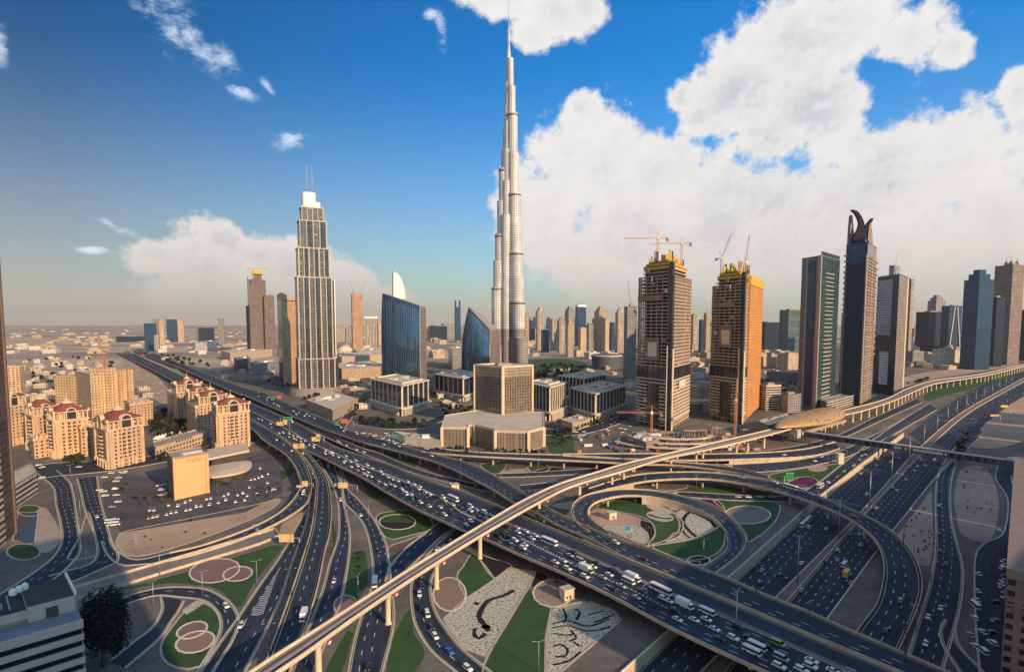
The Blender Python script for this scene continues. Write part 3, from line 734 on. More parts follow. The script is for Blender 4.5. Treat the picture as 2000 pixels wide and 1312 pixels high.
# ================================================================== lawns, plots and planting
ZP = [0.0]
def patch(name, pts, mat, z=None, closed=True, edge=None, kind='structure', label=None, step=4, smooth_=True, edge_w=.9):
    ZP[0] += .0006
    q = [at(x, y) for x, y in pts]
    if smooth_: q = spline(q, step, True)
    zz = (z if z is not None else .02)+ZP[0]
    area = sum(a.x*b.y-b.x*a.y for a, b in zip(q, q[1:]+q[:1]))
    if area < 0: q.reverse()
    m = MB()
    for t in geometry.tessellate_polygon([q]):
        v = [q[i] for i in t]
        if (v[1]-v[0]).cross(v[2]-v[0]).z < 0: v.reverse()
        m.quad([(p.x, p.y, zz) for p in v])
    o = m.build(name, mat); tag(o, label, kind=kind)
    if edge:
        k = MB(); wall_along(k, q+[q[0]], 0, zz+.14, edge_w); k.build('kerb', edge, o)
    return o
def ell(cx, cy, rx, ry, n=14, rot=0):
    return [(cx+rx*cos(2*pi*i/n)*cos(rot)-ry*sin(2*pi*i/n)*sin(rot), cy+rx*cos(2*pi*i/n)*sin(rot)+ry*sin(2*pi*i/n)*cos(rot)) for i in range(n)]
PK = plain('pale_kerb', (.42, .36, .29), .85)
DKSOIL = ground_mat('dark_planting', (.014, .012, .018), (.028, .022, .030), (.02, .02, .022), .3, .1)
t = NT('white_flowers'); p_ = t.pos(); a = t.n('ShaderNodeTexVoronoi'); t.l(p_, a.inputs['Vector']); a.inputs['Scale'].default_value = 1.1
f_ = t.ramp(t.noise(p_, .9, 3, .7), .36, .52); f2 = t.ramp(a.outputs['Distance'], .2, .75)
t.l(t.mix(f_, (.09, .10, .07), t.mix(f2, (.62, .58, .44), (.40, .39, .30))), t.b.inputs['Base Color']); t.b.inputs['Roughness'].default_value = .95
FLW = t.m
t = NT('hatched_planting'); p_ = t.obj(); w = t.n('ShaderNodeTexWave', wave_type='BANDS'); t.l(p_, w.inputs['Vector']); w.inputs['Scale'].default_value = .45; w.inputs['Distortion'].default_value = 1.2
t.l(t.mix(t.math('MULTIPLY', w.outputs['Fac'], t.noise(p_, .8, 3)), (.27, .19, .13), (.10, .08, .06)), t.b.inputs['Base Color']); t.b.inputs['Roughness'].default_value = .95
HATCH = t.m
PURP = ground_mat('magenta_flowers', (.09, .012, .05), (.14, .02, .08), (.05, .01, .03), .3, .1)
SC2 = ground_mat('scrub', (.10, .085, .065), (.15, .12, .09), (.06, .06, .04), .12, .05)
PINK = ground_mat('pink_gravel', (.20, .125, .115), (.25, .16, .145), (.17, .11, .10), .1, .05)
def lawn(pts, **k): return patch('lawn', pts, LAWN, **k)
lawn([(735,1008),(765,998),(800,996),(838,1010),(842,1032),(800,1045),(755,1050)], edge=PK)
patch('flower_bed', ell(776,1019,36,15), LAWN, z=.05, edge=CONC_W, kind='stuff'); patch('flower_bed', [(741,1020),(811,1020),(800,1030),(776,1034),(752,1030)], DKSOIL, z=.06, kind='stuff', smooth_=False)
patch('planting', [(757,1070),(785,1058),(820,1045),(835,1040),(800,1062),(775,1090),(765,1105)], SC2, z=.04, edge=PK)
lawn([(235,1150),(300,1133),(380,1112),(470,1084),(536,1064),(553,1066),(530,1095),(495,1140),(470,1185),(452,1172),(425,1150),(385,1142),(330,1138),(280,1145)])
lawn([(905,1105),(925,1082),(965,1130),(955,1150),(915,1168),(893,1125)], edge=PK)
lawn([(1030,1148),(1077,1186),(1066,1242),(1064,1325),(940,1325),(945,1297),(985,1215)], edge=PK, smooth_=False)
lawn([(688,1080),(712,1074),(718,1125),(705,1165),(676,1178)])
lawn([(772,1235),(802,1190),(808,1235),(830,1272),(800,1320),(756,1320)])
lawn([(640,1100),(655,1060),(655,1035),(648,1020),(650,1062)])
lawn([(680,1230),(690,1235),(675,1290),(655,1330),(630,1330),(650,1280)])
lawn([(1165,990),(1195,977),(1240,972),(1290,976),(1315,1000),(1327,1022),(1318,1045),(1268,1064),(1280,1040),(1262,1012),(1205,998)], edge=PK)
lawn([(1275,1067),(1330,1056),(1380,1042),(1412,1024),(1416,1050),(1405,1076),(1370,1092),(1330,1090)], edge=PK)
lawn([(1290,1078),(1330,1095),(1368,1096),(1355,1108),(1320,1108)], edge=PK)
patch('flower_bed', ell(1365,1094,22,9), DKSOIL, z=.06, edge=CONC_W, kind='stuff')
lawn([(1395,977),(1450,978),(1515,981),(1522,1000),(1505,1028),(1462,1058),(1456,1040),(1425,1003)], edge=PK)
patch('sand_bed', ell(1460,1005,45,18), plain('grey_gravel', (.20, .16, .14), .9), z=.05, edge=CONC_W)
patch('flower_bed', [(1360,975),(1395,976),(1412,987),(1414,1002),(1390,990)], PURP, z=.06, edge=PK, kind='stuff')
lawn([(1503,928),(1560,916),(1640,905),(1668,902),(1605,942),(1560,948),(1525,942)], edge=PK)
patch('flower_bed', [(1535,946),(1560,932),(1585,932),(1598,941),(1580,951),(1555,953)], PURP, z=.06, edge=PK, kind='stuff')
patch('sand_bed', ell(1597,914,20,7), SANDP, z=.06)
lawn([(1450,955),(1500,958),(1530,966),(1470,965),(1330,957),(1345,951),(1400,951)])
patch('sand_bed', ell(1310,949,34,8), PAVE, z=.05, edge=PK)
lawn([(940,906),(988,904),(975,924),(955,922)], edge=PK); patch('sand_bed', [(985,918),(1030,915),(1032,922),(980,926)], SANDP, z=.05)
patch('lawn', ell(1052,914,22,8), LAWN, edge=PK); patch('lawn', [(1045,919),(1075,912),(1098,914),(1100,920),(1050,925)], DKSOIL, edge=PK)
lawn([(700,880),(780,884),(812,905),(800,912),(740,898)])
lawn([(362,1193),(390,1178),(415,1186),(430,1213),(422,1250),(390,1300),(345,1303),(318,1285),(316,1255),(335,1225)], edge=PK)
patch('sand_bed', ell(375,1230,31,15, rot=-.3), plain('brown_bed', (.16, .12, .10), .9), z=.05, edge=CONC_W); patch('flower_bed', ell(381,1253,39,20, rot=-.25), HATCH, z=.055, edge=CONC_W, kind='stuff')
patch('flower_bed', ell(419,1114,50,23, rot=-.15), PINK, z=.05, edge=CONC_W, kind='stuff'); patch('flower_bed', ell(464,1120,29,14, rot=-.15), PINK, z=.055, edge=CONC_W, kind='stuff')
patch('planting', [(355,1192),(385,1172),(408,1172),(395,1180),(365,1200)], FLW, z=.055, kind='stuff')
lawn(ell(46,1077,33,16), edge=PK); lawn(ell(58,997,24,11), edge=PK)
lawn([(540,926),(575,912),(566,928),(542,940)]); lawn([(715,918),(780,935),(800,958),(760,970),(718,968)]); lawn([(480,1035),(540,1008),(560,1000),(520,1030)])
patch('plaza', [(70,998),(88,990),(112,1025),(118,1055),(95,1078),(70,1068),(72,1030)], plain('plaza_paving', (.36, .30, .25), .85), z=.05)
patch('reflecting_pool', [(35,1000),(75,1000),(68,1062),(25,1055)], plain('pool_dark', (.03, .05, .06), .2, var=.4, scale=.3), z=.06, smooth_=False, edge=PK)
# white flower beds
patch('flower_bed', [(995,1108),(1047,1117),(1036,1140),(985,1225),(949,1283),(908,1267),(873,1222),(866,1208),(905,1172),(960,1135)], FLW, z=.05, edge=PK, kind='stuff', smooth_=False)
patch('flower_bed', [(1082,1186),(1146,1172),(1200,1192),(1213,1210),(1146,1268),(1094,1312),(1066,1312),(1068,1242)], FLW, z=.05, edge=PK, kind='stuff', smooth_=False)
def stroke(pts, w, z=.085, mat=None):
    q = spline([at(x, y) for x, y in pts], 1.2); m = MB()
    A, B = [], []
    for i, p in enumerate(q):
        d = (q[min(len(q)-1, i+1)]-q[max(0, i-1)]).normalized(); n_ = Vector((-d.y, d.x, 0)); ww = w*(.75+.5*random.random())
        A.append(p+n_*ww); B.append(p-n_*ww)
    ribbon(m, A, B, [k for k in range(len(A))], z); return tag(m.build('planting_band', mat or DKSOIL), kind='stuff')
stroke([(1004,1152),(985,1162),(955,1172),(940,1190),(936,1205),(945,1218),(955,1225),(940,1222)], 1.2)
stroke([(928,1226),(926,1238),(936,1246),(948,1236)], .9); stroke([(926,1176),(935,1180)], 1.1); stroke([(946,1220),(955,1232)], 1.4)
for a in ([(1078,1218),(1110,1212),(1150,1222),(1190,1208)],[(1076,1226),(1110,1222),(1150,1232),(1200,1222)],[(1080,1236),(1105,1240),(1120,1238)],[(1100,1188),(1106,1205),(1100,1215)],[(1124,1188),(1132,1196),(1126,1210)],[(1150,1200),(1180,1192)],[(1160,1215),(1200,1200)],[(1080,1262),(1095,1258),(1108,1268),(1104,1280),(1085,1282)],[(1120,1252),(1132,1262)],[(1080,1298),(1110,1290),(1135,1272)],[(1115,1230),(1125,1245),(1112,1252)]): stroke(a, .55)
patch('planting', [(1048,1118),(1068,1122),(1060,1150),(1040,1146)], DKSOIL, z=.04); patch('planting', [(935,1085),(960,1090),(1000,1105),(965,1128)], DKSOIL, z=.045, edge=PK)
patch('sand_bed', ell(1080,1158,39,27), plain('sand_circle', (.27, .21, .165), .9), z=.06, edge=CONC_W)
patch('flower_bed', ell(878,1160,32,33), HATCH, z=.055, edge=CONC_W, kind='stuff'); patch('sand_bed', ell(676,1183,24,21), PINK, z=.06, edge=PK)
patch('flower_bed', [(1262,985),(1285,980),(1320,983),(1340,988),(1330,1000),(1310,1002),(1280,998)], FLW, z=.06, edge=PK, kind='stuff'); patch('flower_bed', ell(1289,1008,26,9, rot=.15), FLW, z=.066, edge=PK, kind='stuff'); stroke([(1266,1004),(1288,1011),(1312,1012)], 1.2, .12); stroke([(1272,980),(1300,990),(1325,1002)], .8, .1); stroke([(1312,1000),(1332,994),(1338,987)], .6, .1)
patch('flower_bed', [(1345,990),(1372,995),(1405,1022),(1385,1040),(1350,1053),(1300,1058),(1328,1045),(1334,1020),(1322,1003)], FLW, z=.06, edge=PK, kind='stuff')
stroke([(1398,1030),(1385,1015),(1352,1000),(1338,1008),(1334,1020),(1345,1035),(1362,1050)], 1.3, .11); stroke([(1330,1030),(1340,1045),(1355,1053)], .9, .12)
patch('planting', [(1262,1066),(1300,1055),(1320,1040),(1345,1053),(1310,1060)], DKSOIL, z=.05, edge=PK); patch('planting', [(1252,1015),(1272,1020),(1280,1040),(1268,1058),(1264,1040),(1250,1028)], DKSOIL, z=.07, edge=PK)
patch('sand_bed', [(1152,1003),(1165,992),(1215,1002),(1250,1012),(1256,1022),(1246,1028),(1215,1024),(1180,1028),(1162,1020)], SANDP, z=.055)
patch('flower_bed', [(1178,1030),(1215,1026),(1245,1028),(1264,1042),(1265,1055),(1256,1062),(1222,1050)], FLW, z=.06, edge=PK, kind='stuff'); patch('planting', [(1095,982),(1140,976),(1118,995),(1075,988)], FLW, z=.05, kind='stuff')
# bare plots
patch('sand_plot', [(232,1046),(250,1036),(380,1010),(500,985),(545,974),(535,990),(480,1018),(380,1056),(290,1083),(250,1084),(228,1064)], SANDP, z=.03, edge=PK)
patch('sand_plot', [(1880,914),(1925,914),(1949,968),(1937,1050),(1882,1046),(1868,1007),(1864,962)], SANDP, z=.03); patch('sand_plot', [(1819,956),(1824,1064),(1815,1104),(1799,1104),(1752,1046)], SANDP, z=.03, smooth_=False)
patch('sand_plot', [(1935,818),(2010,772),(2010,850),(1900,872)], SANDP, z=.03); patch('sand_plot', [(240,700),(300,730),(355,790),(420,820),(300,780),(250,740)], SANDP, z=.03); patch('sand_plot', [(1760,738),(1850,722),(1990,712),(1900,728),(1810,742),(1745,764)], SANDP, z=.03)
patch('sand_plot', [(155,1048),(172,1000),(186,1050),(188,1085),(160,1092),(132,1092)], PAVE, z=.04, edge=PK); patch('sand_plot', [(228,1195),(300,1175),(312,1200),(285,1228),(232,1262)], PAVE, z=.04); patch('sand_plot', [(560,1010),(600,1000),(585,1020),(565,1050),(545,1050)], SANDP, z=.04)
lawn([(1830,742),(1900,740),(1990,722),(2020,720),(1950,742),(1850,772),(1805,780)], edge=None); lawn([(1010,706),(1090,700),(1140,708),(1150,722),(1080,742),(1000,735)])
patch('car_park', [(200,942),(245,925),(325,937),(420,905),(545,880),(552,962),(480,1000),(240,1040),(205,1005)], ground_mat('car_park_surface', (.075, .075, .082), (.125, .118, .118), (.055, .055, .06), .12, .05), z=.025, smooth_=False)
patch('car_park', [(1862,870),(1890,850),(1880,905)], PAVE, z=.02)
patch('parking_yard', [(1070,842),(1110,838),(1120,880),(1075,884)], LAWN, z=.02); patch('site_yard', [(1130,880),(1240,850),(1400,850),(1480,838),(1560,842),(1500,872),(1370,884),(1180,884)], ground_mat('building_site', (.12, .10, .095), (.24, .19, .16), (.06, .06, .065), .1, .05), z=.022)
# ================================================================== buildings
def outn(u, f):
    """plan normal of a wall running along u through f, on the side facing the viewpoint"""
    n = Vector((u.y, -u.x, 0)); return n if n.x*f.x+n.y*f.y < 0 else -n
ROOFG = plain('roof_grey', (.30, .27, .24), .9, var=.2, scale=.08); ROOFL = plain('roof_pale', (.50, .44, .36), .9, var=.15, scale=.08)
def sil(pxl, pxr, base_py, rot=0.0, asp=.8, back=None):
    """plan rectangle whose silhouette spans pxl..pxr, front at image row base_py; returns (centre, sx, sy, rot)"""
    c = at((pxl+pxr)/2, base_py); dep = proj(c)[2]; W = (pxr-pxl)*dep/F
    th = rot-atan2(-c.x, c.y)*0; v = atan2(c.x, c.y); a = rot+v
    sx = W/(abs(cos(a))+asp*abs(sin(a))); sy = sx*asp
    d = (abs(sin(a))*sx+abs(cos(a))*sy)/2; dirv = Vector((c.x, c.y, 0)).normalized()
    k = 1+d/c.length; return (c.x*k, c.y*k), sx*k, sy*k, rot
def simple_tower(name, label, pxl, pxr, base, top, mat, rot=.3, asp=.8, cat='tower', group=None, crown=None, roof=None, extra=()):
    (cx, cy), sx, sy, r = sil(pxl, pxr, base, rot, asp)
    z = ztop((cx, cy), top); m = MB(); m.prism(rect(0, 0, sx, sy), -1, z, 0, 1)
    o = m.build(name, [mat, roof or ROOFG]); o.location = (cx, cy, 0); o.rotation_euler = (0, 0, r); tag(o, label, cat, group)
    def part(n, x, y, z0, a, b, h, mt):
        k = MB(); k.box((x*sx, y*sy, z0), (a*sx, b*sy, h)); return k.build(n, mt, o)
    k = MB(); q = rect(0, 0, sx, sy)
    wall_along(k, [Vector((*p, z)) for p in q+[q[0]]], -.2, 1.6, .6); k.build('parapet', mat, o)
    part('plant_room', random.uniform(-.15, .15), random.uniform(-.1, .1), z-.1, .45, .4, 3.5+z*.015, ROOFG)
    if crown == 'step':
        part('crown', 0, 0, z-.1, .72, .72, z*.07, mat); part('crown_top', 0, 0, z*1.07-.2, .42, .42, z*.05, mat)
        k = MB(); k.tube((0, 0, z*1.1), (0, 0, z*1.15), .7, .2); k.build('spire', GALV, o)
    elif crown == 'round':
        k = MB(); k.lathe((0, 0, z-.1), [(min(sx, sy)*.45, 0), (min(sx, sy)*.45, z*.05), (min(sx, sy)*.3, z*.1), (.01, z*.13)], 14); k.build('crown', mat, o)
    elif crown == 'white':
        part('crown', 0, 0, z-.05, 1.01, 1.01, z*.06, WHITE)
    elif crown == 'spire':
        k = MB(); k.tube((0, 0, z-.5), (0, 0, z*1.28), 1.1, .2); k.build('spire', GALV, o)
    elif crown == 'teeth':
        for i in range(5):
            for s_ in (-.47, .47): part('crown_fin', -.4+.2*i, s_, z-.1, .08, .05, z*.06, WHITE)
    elif crown == 'fork':
        for s_ in (-.42, .42): part('crown_fin', s_, 0, z-.1, .12, .9, z*.2, mat)
    return o
# --- facades
FB = {}
F_BEIGE = facade('facade_beige', (.42, .31, .21), (.05, .055, .065), 3.2, 3.4, .45, .5)
F_SAND = facade('facade_sand', (.52, .38, .26), (.06, .06, .065), 4.5, 3.6, .4, .55)
F_BLUE = facade('facade_blue_glass', (.03, .06, .11), (.03, .085, .17), 2.2, 3.8, .88, .76, gr=.09, metal=.45, spec=.25, var=.22, curtain=.08)
F_DARK = facade('facade_dark_glass', (.02, .03, .05), (.018, .04, .08), 2.4, 3.8, .86, .72, gr=.1, metal=.35, spec=.25, var=.25, curtain=.08)
F_STRIPE = facade('facade_striped', (.55, .47, .38), (.04, .05, .07), 7, 60, .5, .99)
F_GREY = facade('facade_grey', (.26, .25, .25), (.04, .05, .06), 3.6, 3.6, .55, .5)
F_BAND = facade('facade_banded', (.48, .42, .36), (.035, .05, .07), 60, 3.6, .99, .52)
F_WHITE = facade('facade_white_block', (.66, .60, .52), (.05, .07, .09), 5, 3.6, .7, .4)
F_GREEN = facade('facade_green_glass', (.06, .10, .10), (.02, .065, .07), 1.8, 3.7, .9, .8, gr=.12, metal=.3, spec=.3)
F_LOW = facade('facade_low', (.46, .38, .29), (.05, .05, .055), 4, 3.4, .35, .45)
F_BALC = facade('facade_balconies', (.46, .38, .30), (.035, .045, .06), 5.2, 3.4, .9, .6)

# --- the super-tall stepped tower
B0 = xy_at(994, 1340); bt = thing('skyscraper', 'tallest silver tower, stepping in to a needle spire against the cloud', 'skyscraper', (B0.x, B0.y, 0))
BJ = facade('facade_silver', (.66, .645, .62), (.17, .19, .22), 4.2, 3.7, .5, .62, gr=.22, metal=.25, var=.35, wallrough=.35, curtain=.1)
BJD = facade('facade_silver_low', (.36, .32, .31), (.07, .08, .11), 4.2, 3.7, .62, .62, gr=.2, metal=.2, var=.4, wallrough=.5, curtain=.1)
BAND = plain('mechanical_band', (.12, .11, .11), .5, .3)
def zb(c): return ztop(B0, c*.5556)
def stadium(d, r, ang, n=10):
    pts = [(-r*0.2, -r)]
    for i in range(n+1): a = -pi/2+pi*i/n; pts.append((d-r+r*cos(a), r*sin(a)))
    pts.append((-r*.2, r)); c, s = cos(ang), sin(ang)
    return [(x*c-y*s, x*s+y*c) for x, y in pts]
for ang, tiers in ((radians(196), [(40,13,1010),(36,13,918),(32,12.5,825),(27,12,710),(23,11.5,595),(17.5,10.5,530),(13.5,9,460),(10.5,7.5,370),(7.5,5.5,290)]),
                   (radians(308), [(50,14,1060),(46,14,975),(43,13.5,890),(39,13,790),(35,12.5,685),(30,11.5,545),(25,10,405),(19,8,310),(13,6.5,210)]),
                   (radians(252), [(27,11,760),(22,10.5,640),(18,10,530),(14,8.5,430),(10.5,6.5,330)]),
                   (radians(80), [(47,11,960),(40,11,860),(34,11,740),(28,10,610),(23,9.5,480),(18,8.5,340),(12,6.5,250)])):
    for d, r, c in tiers:
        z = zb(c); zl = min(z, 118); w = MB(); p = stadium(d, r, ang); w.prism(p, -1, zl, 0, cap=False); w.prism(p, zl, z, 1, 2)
        o = w.build('wing', [BJD, BJ, ROOFG], bt)
        for zz in ((z-7,) if d in (40, 32, 23, 50, 43, 35, 25, 47, 34) else ()):
            w = MB(); w.prism(offset(p, .35), zz, zz+3.6, 0, bottom=True); w.build('mechanical_band', BAND, o)
for r0, r1, c0, c1 in ((17, 15, 1300, 600), (14, 12.5, 600, 460), (11.5, 10, 460, 370), (9, 8, 370, 290), (6.5, 6, 290, 240), (4.8, 4.2, 240, 180), (3.2, 2.2, 180, 100), (1.5, 1.0, 100, 58), (.55, .3, 58, 2)):
    k = MB(); k.lathe((0, 0, 0), [(r0, zb(c0)-1 if c0 < 1300 else -1), (r1, zb(c1)), (.01, zb(c1)+.01)], 14); k.build('spire' if r0 < 4 else 'core', BJ if r0 > 2 else GALV, bt)
k = MB(); k.prism(stadium(60, 15, radians(308)), -1, zb(1185), 0, 1); k.build('podium', [BJD, ROOFL], bt)
k = MB(); k.prism(stadium(52, 13, radians(200)), -1, zb(1215), 0, 1); k.build('podium', [BJD, ROOFL], bt)

# --- the tall hotel tower with setbacks and two masts
A0 = at(617, 772); A0 = Vector((A0.x, A0.y, 0))*1.02; at_ = thing('hotel_tower', 'tall stepped tower with pale piers, balconies and two thin masts', 'tower', (A0.x, A0.y, 0), radians(27))
pm = F/proj(A0)[2]
def za(y): return ztop(A0, y)
AW = facade('facade_tower_balconies', (.19, .175, .175), (.03, .045, .07), 6.0, 3.5, .92, .66, gr=.15, metal=.2, var=.5)
AG = facade('facade_tower_glass', (.05, .06, .075), (.03, .045, .065), 2.0, 3.5, .85, .8, gr=.1, metal=.35)
PIER = plain('pale_pier', (.42, .355, .29), .6)
AWW = plain('tower_white_crown', (.80, .76, .70), .4, var=.05)
tiers = [(772, 699, 62, 46), (699, 543, 58, 42), (543, 487, 52, 37), (487, 434, 45, 32), (434, 408, 36, 27)]
for i, (y0, y1, sx, sy) in enumerate(tiers):
    z0, z1 = (-1 if i == 0 else za(y0)), za(y1); m = MB(); m.prism(rect(0, 0, sx, sy), z0, z1, 0, 1); o = m.build('tier', [AW, ROOFG], at_)
    n = 6 if i < 3 else 4
    for j in range(n+1):
        x = -sx/2+sx*j/n; wd = (1.5 if j % 2 else 2.3) if i < 3 else 1.4
        k = MB(); k.box((x, -sy/2-.7, z0), (wd, 1.8, z1-z0+2.5)); k.build('pier', PIER, o)
    for j in range(4):
        y = -sy/2+sy*(j+.15)/3.3; k = MB(); k.box((sx/2+.7, y, z0), (1.8, 2.2, z1-z0+2.5)); k.build('pier', PIER, o)
    for j in range(n):
        if j % 2 and i < 4:
            x = -sx/2+sx*(j+.5)/n; k = MB(); k.box((x, -sy/2-.4, z0), (sx/n*.62, 1.2, z1-z0)); k.build('glass_bay', AG, o)
    k = MB(); k.prism(rect(0, 0, sx+2.4, sy+2.4), z1-1.2, z1+.6, 0, bottom=True); k.build('cornice', PIER, o)
k = MB(); k.prism(rect(31.5, 6, 9, 30), -1, za(548), 0, 1); k.build('side_wing', [AG, ROOFG], at_)
k = MB(); k.box((36.2, -8.5, -1), (1.4, 2.2, za(548)+3)); k.build('side_fin', AWW, at_)
k = MB(); k.prism(rect(33, 4, 13, 36), -1, za(700), 0, 1); k.build('side_wing', [AG, ROOFG], at_)
for y0, y1, sx, sy, ox in ((434, 396, 20, 20, 6), (408, 378, 24, 20, -4)):
    z0, z1 = za(y0), za(y1); p = [(ox+sx/2*cos(a)*(abs(cos(a))+.001)**-.35, sy/2*sin(a)*(abs(sin(a))+.001)**-.35) for a in [2*pi*i/24 for i in range(24)]]
    k = MB(); k.prism(p, z0-.5, z1, 0); k.build('crown', AWW, at_)
for x in (-6, 3): k = MB(); k.tube((x, 0, za(380)), (x, 0, za(322)), .75, .35, 6); k.build('mast', plain('mast_red_white', (.45, .3, .27), .5), at_)
k = MB(); k.lathe((0, 0, 0), [(46, -1), (46, 9), (43, 9.5), (43, 13), (.1, 13.1)], 40, 0); k.build('podium', plain('podium_stone', (.24, .21, .19), .8), at_)

# --- glass towers with sloping tops
def curved_glass(name, label, L_, F_, R_, ytl, ytr, bulge, mat, sidemat, rib=None, lean=0.0):
    a, f, r = at(*L_), at(*F_), at(*R_); base = quad3(a, f, r); zl, zr = ztop(a, ytl), ztop(f, ytr); n = 14
    t = thing(name, label, 'tower', (0, 0, 0))
    P0, P1, P2, P3 = [Vector((*p, 0)) for p in base]   # front, right, back, left
    ax = (P3-P0); dep = (P1-P0); inw = dep.normalized(); le = -ax.normalized()
    m = MB(); rows = []
    for i in range(n+1):
        s = i/n; b = bulge*(4*(s*.6)*(1-s*.6)) - bulge*1.7*max(0, s-.45)**2*3.0
        f_ = P0 - inw*b*.8 + le*b*.15; l_ = P3 - inw*b*.8 - le*b*.25 + le*lean*s**2.0
        f_ = f_ + inw*lean*.35*max(0, s-.35)**2
        rows.append(((f_.x, f_.y, s*zr), (l_.x, l_.y, s*zl), Vector((P1.x, P1.y, s*zr))+le*b*.15, Vector((P2.x, P2.y, s*zl))-le*b*.25))
    wl_ = ax.length; wd = dep.length
    for i in range(n):
        (f0, l0, r0, b0), (f1, l1, r1, b1) = rows[i], rows[i+1]
        m.quad([l0, f0, f1, l1], 0, [(0, l0[2]), (wl_, f0[2]), (wl_, f1[2]), (0, l1[2])], True)
        m.quad([f0, r0, r1, f1], 1, [(0, f0[2]), (wd, r0[2]), (wd, r1[2]), (0, f1[2])])
        m.quad([r0, b0, b1, r1], 0, [(0, r0[2]), (wl_, b0[2]), (wl_, b1[2]), (0, r1[2])])
        m.quad([b0, l0, l1, b1], 1, [(0, b0[2]), (wd, l0[2]), (wd, l1[2]), (0, b1[2])])
    q = rows[-1]; m.quad([q[0], q[2], q[3], q[1]], 2); m.build('curtain_wall', [mat, sidemat, ROOFG], t)
    nr = 22
    for j in range(nr+1):
        k = MB(); u = j/nr
        pts = [Vector(l)*(1-u)+Vector(f)*u for f, l, _, _ in rows]
        o_ = -inw*.35
        for i in range(len(pts)-1): k.bar(pts[i]+o_, pts[i+1]+o_, .5, 0, .7)
        k.build('glazing_fin', rib or GALV, t)
    k = MB(); k.bar(Vector(q[0])-inw*.3, Vector(q[1])-inw*.3, 1.6); k.build('roof_edge', GALV, t)
    k = MB()
    for i in range(n): k.bar(rows[i][0], rows[i+1][0], 1.4)
    k.build('edge_frame', GALV, t)
    return t
F_BG1 = facade('facade_ribbed_blue_glass', (.05, .10, .16), (.05, .125, .20), 2.0, 3.9, .92, .93, gr=.05, metal=.85, var=.15, tilt=-.042, curtain=.03)
F_BG2 = facade('facade_ribbed_teal_glass', (.05, .13, .20), (.05, .17, .26), 2.0, 3.9, .92, .93, gr=.05, metal=.85, var=.15, tilt=-.042, curtain=.03)
F_SIDE = facade('facade_stone_grid', (.30, .24, .21), (.02, .03, .045), 5.0, 3.9, .62, .62, spec=.3)
FIN = plain('pale_fin', (.36, .46, .54), .35, .5)
curved_glass('glass_tower', 'broad blue ribbed glass tower with a roof sloping down to the right', (749, 768), (822, 782), (834, 774), 573, 598, 7, F_BG1, F_SIDE, FIN)
curved_glass('glass_tower', 'smaller teal curved glass tower leaning back beside the tallest tower', (903, 754), (957, 764), (976, 752), 600, 645, 12, F_BG2, F_SIDE, FIN, 25)

# --- glazed cube on a zigzag podium
cb_ = thing('office_building', 'bronze glass cube rising from a zigzag pale stone podium', 'office building')
CUBE = facade('facade_bronze_glass', (.32, .26, .19), (.16, .13, .125), 2.6, 3.7, .78, .92, gr=.09, metal=.6, var=.45, curtain=.1)
CUBE2 = facade('facade_bronze_fins', (.42, .33, .22), (.07, .06, .06), 1.9, 3.7, .55, .82, gr=.15, metal=.1)
STONE = plain('cube_stone', (.58, .48, .35), .7)
f = at(982, 842); q = quad3(at(927, 832), f, at(1040, 834)); zt = ztop(f, 717)
m = MB(); m.prism(q, -1, zt-13, 0, cap=False, u0=0); m.prism(q, zt-13, zt, 1, 2); m.build('curtain_wall', [CUBE, CUBE2, ROOFL], cb_)
for i, p in enumerate(q): k = MB(); k.box((p[0], p[1], -1), (3.4 if i == 0 else 2.2, 3.4 if i == 0 else 2.2, zt+1.6), .35); k.build('corner_pier', STONE, cb_)
k = MB(); wall_along(k, [Vector((*p, zt)) for p in q+[q[0]]], -1.2, 1.4, 1.4); k.build('parapet', STONE, cb_)
k = MB(); k.box(((q[0][0]+q[2][0])/2, (q[0][1]+q[2][1])/2, zt-.2), (18, 14, 3), .35); k.build('plant_room', ROOFG, cb_)
POD = facade('facade_podium_fins', (.44, .35, .25), (.035, .03, .035), 1.5, 30, .6, .96, gr=.3)
pp = [at(x, y) for x, y in ((863,872),(914,873),(915,866),(927,866),(966,877),(967,880),(1032,882),(1062,872))]
bk = [at(x, y) for x, y in ((1062,838),(940,832),(870,845))]
pol = [(p.x, p.y) for p in pp]+[(p.x, p.y) for p in bk]
zpd = ztop(pp[6], 842); m = MB(); m.prism(pol, -1, zpd-.4, 0, 1); o = m.build('podium', [POD, ROOFL], cb_)
k = MB(); wall_along(k, [Vector((*p, zpd-2.2)) for p in pol+[pol[0]]], 0, 2.6, 1.0); k.build('cornice', STONE, o)
for i in range(8): k = MB(); k.box((pol[i][0], pol[i][1], -1), (3, 3, zpd+.8), .3); k.build('corner_pier', STONE, o)

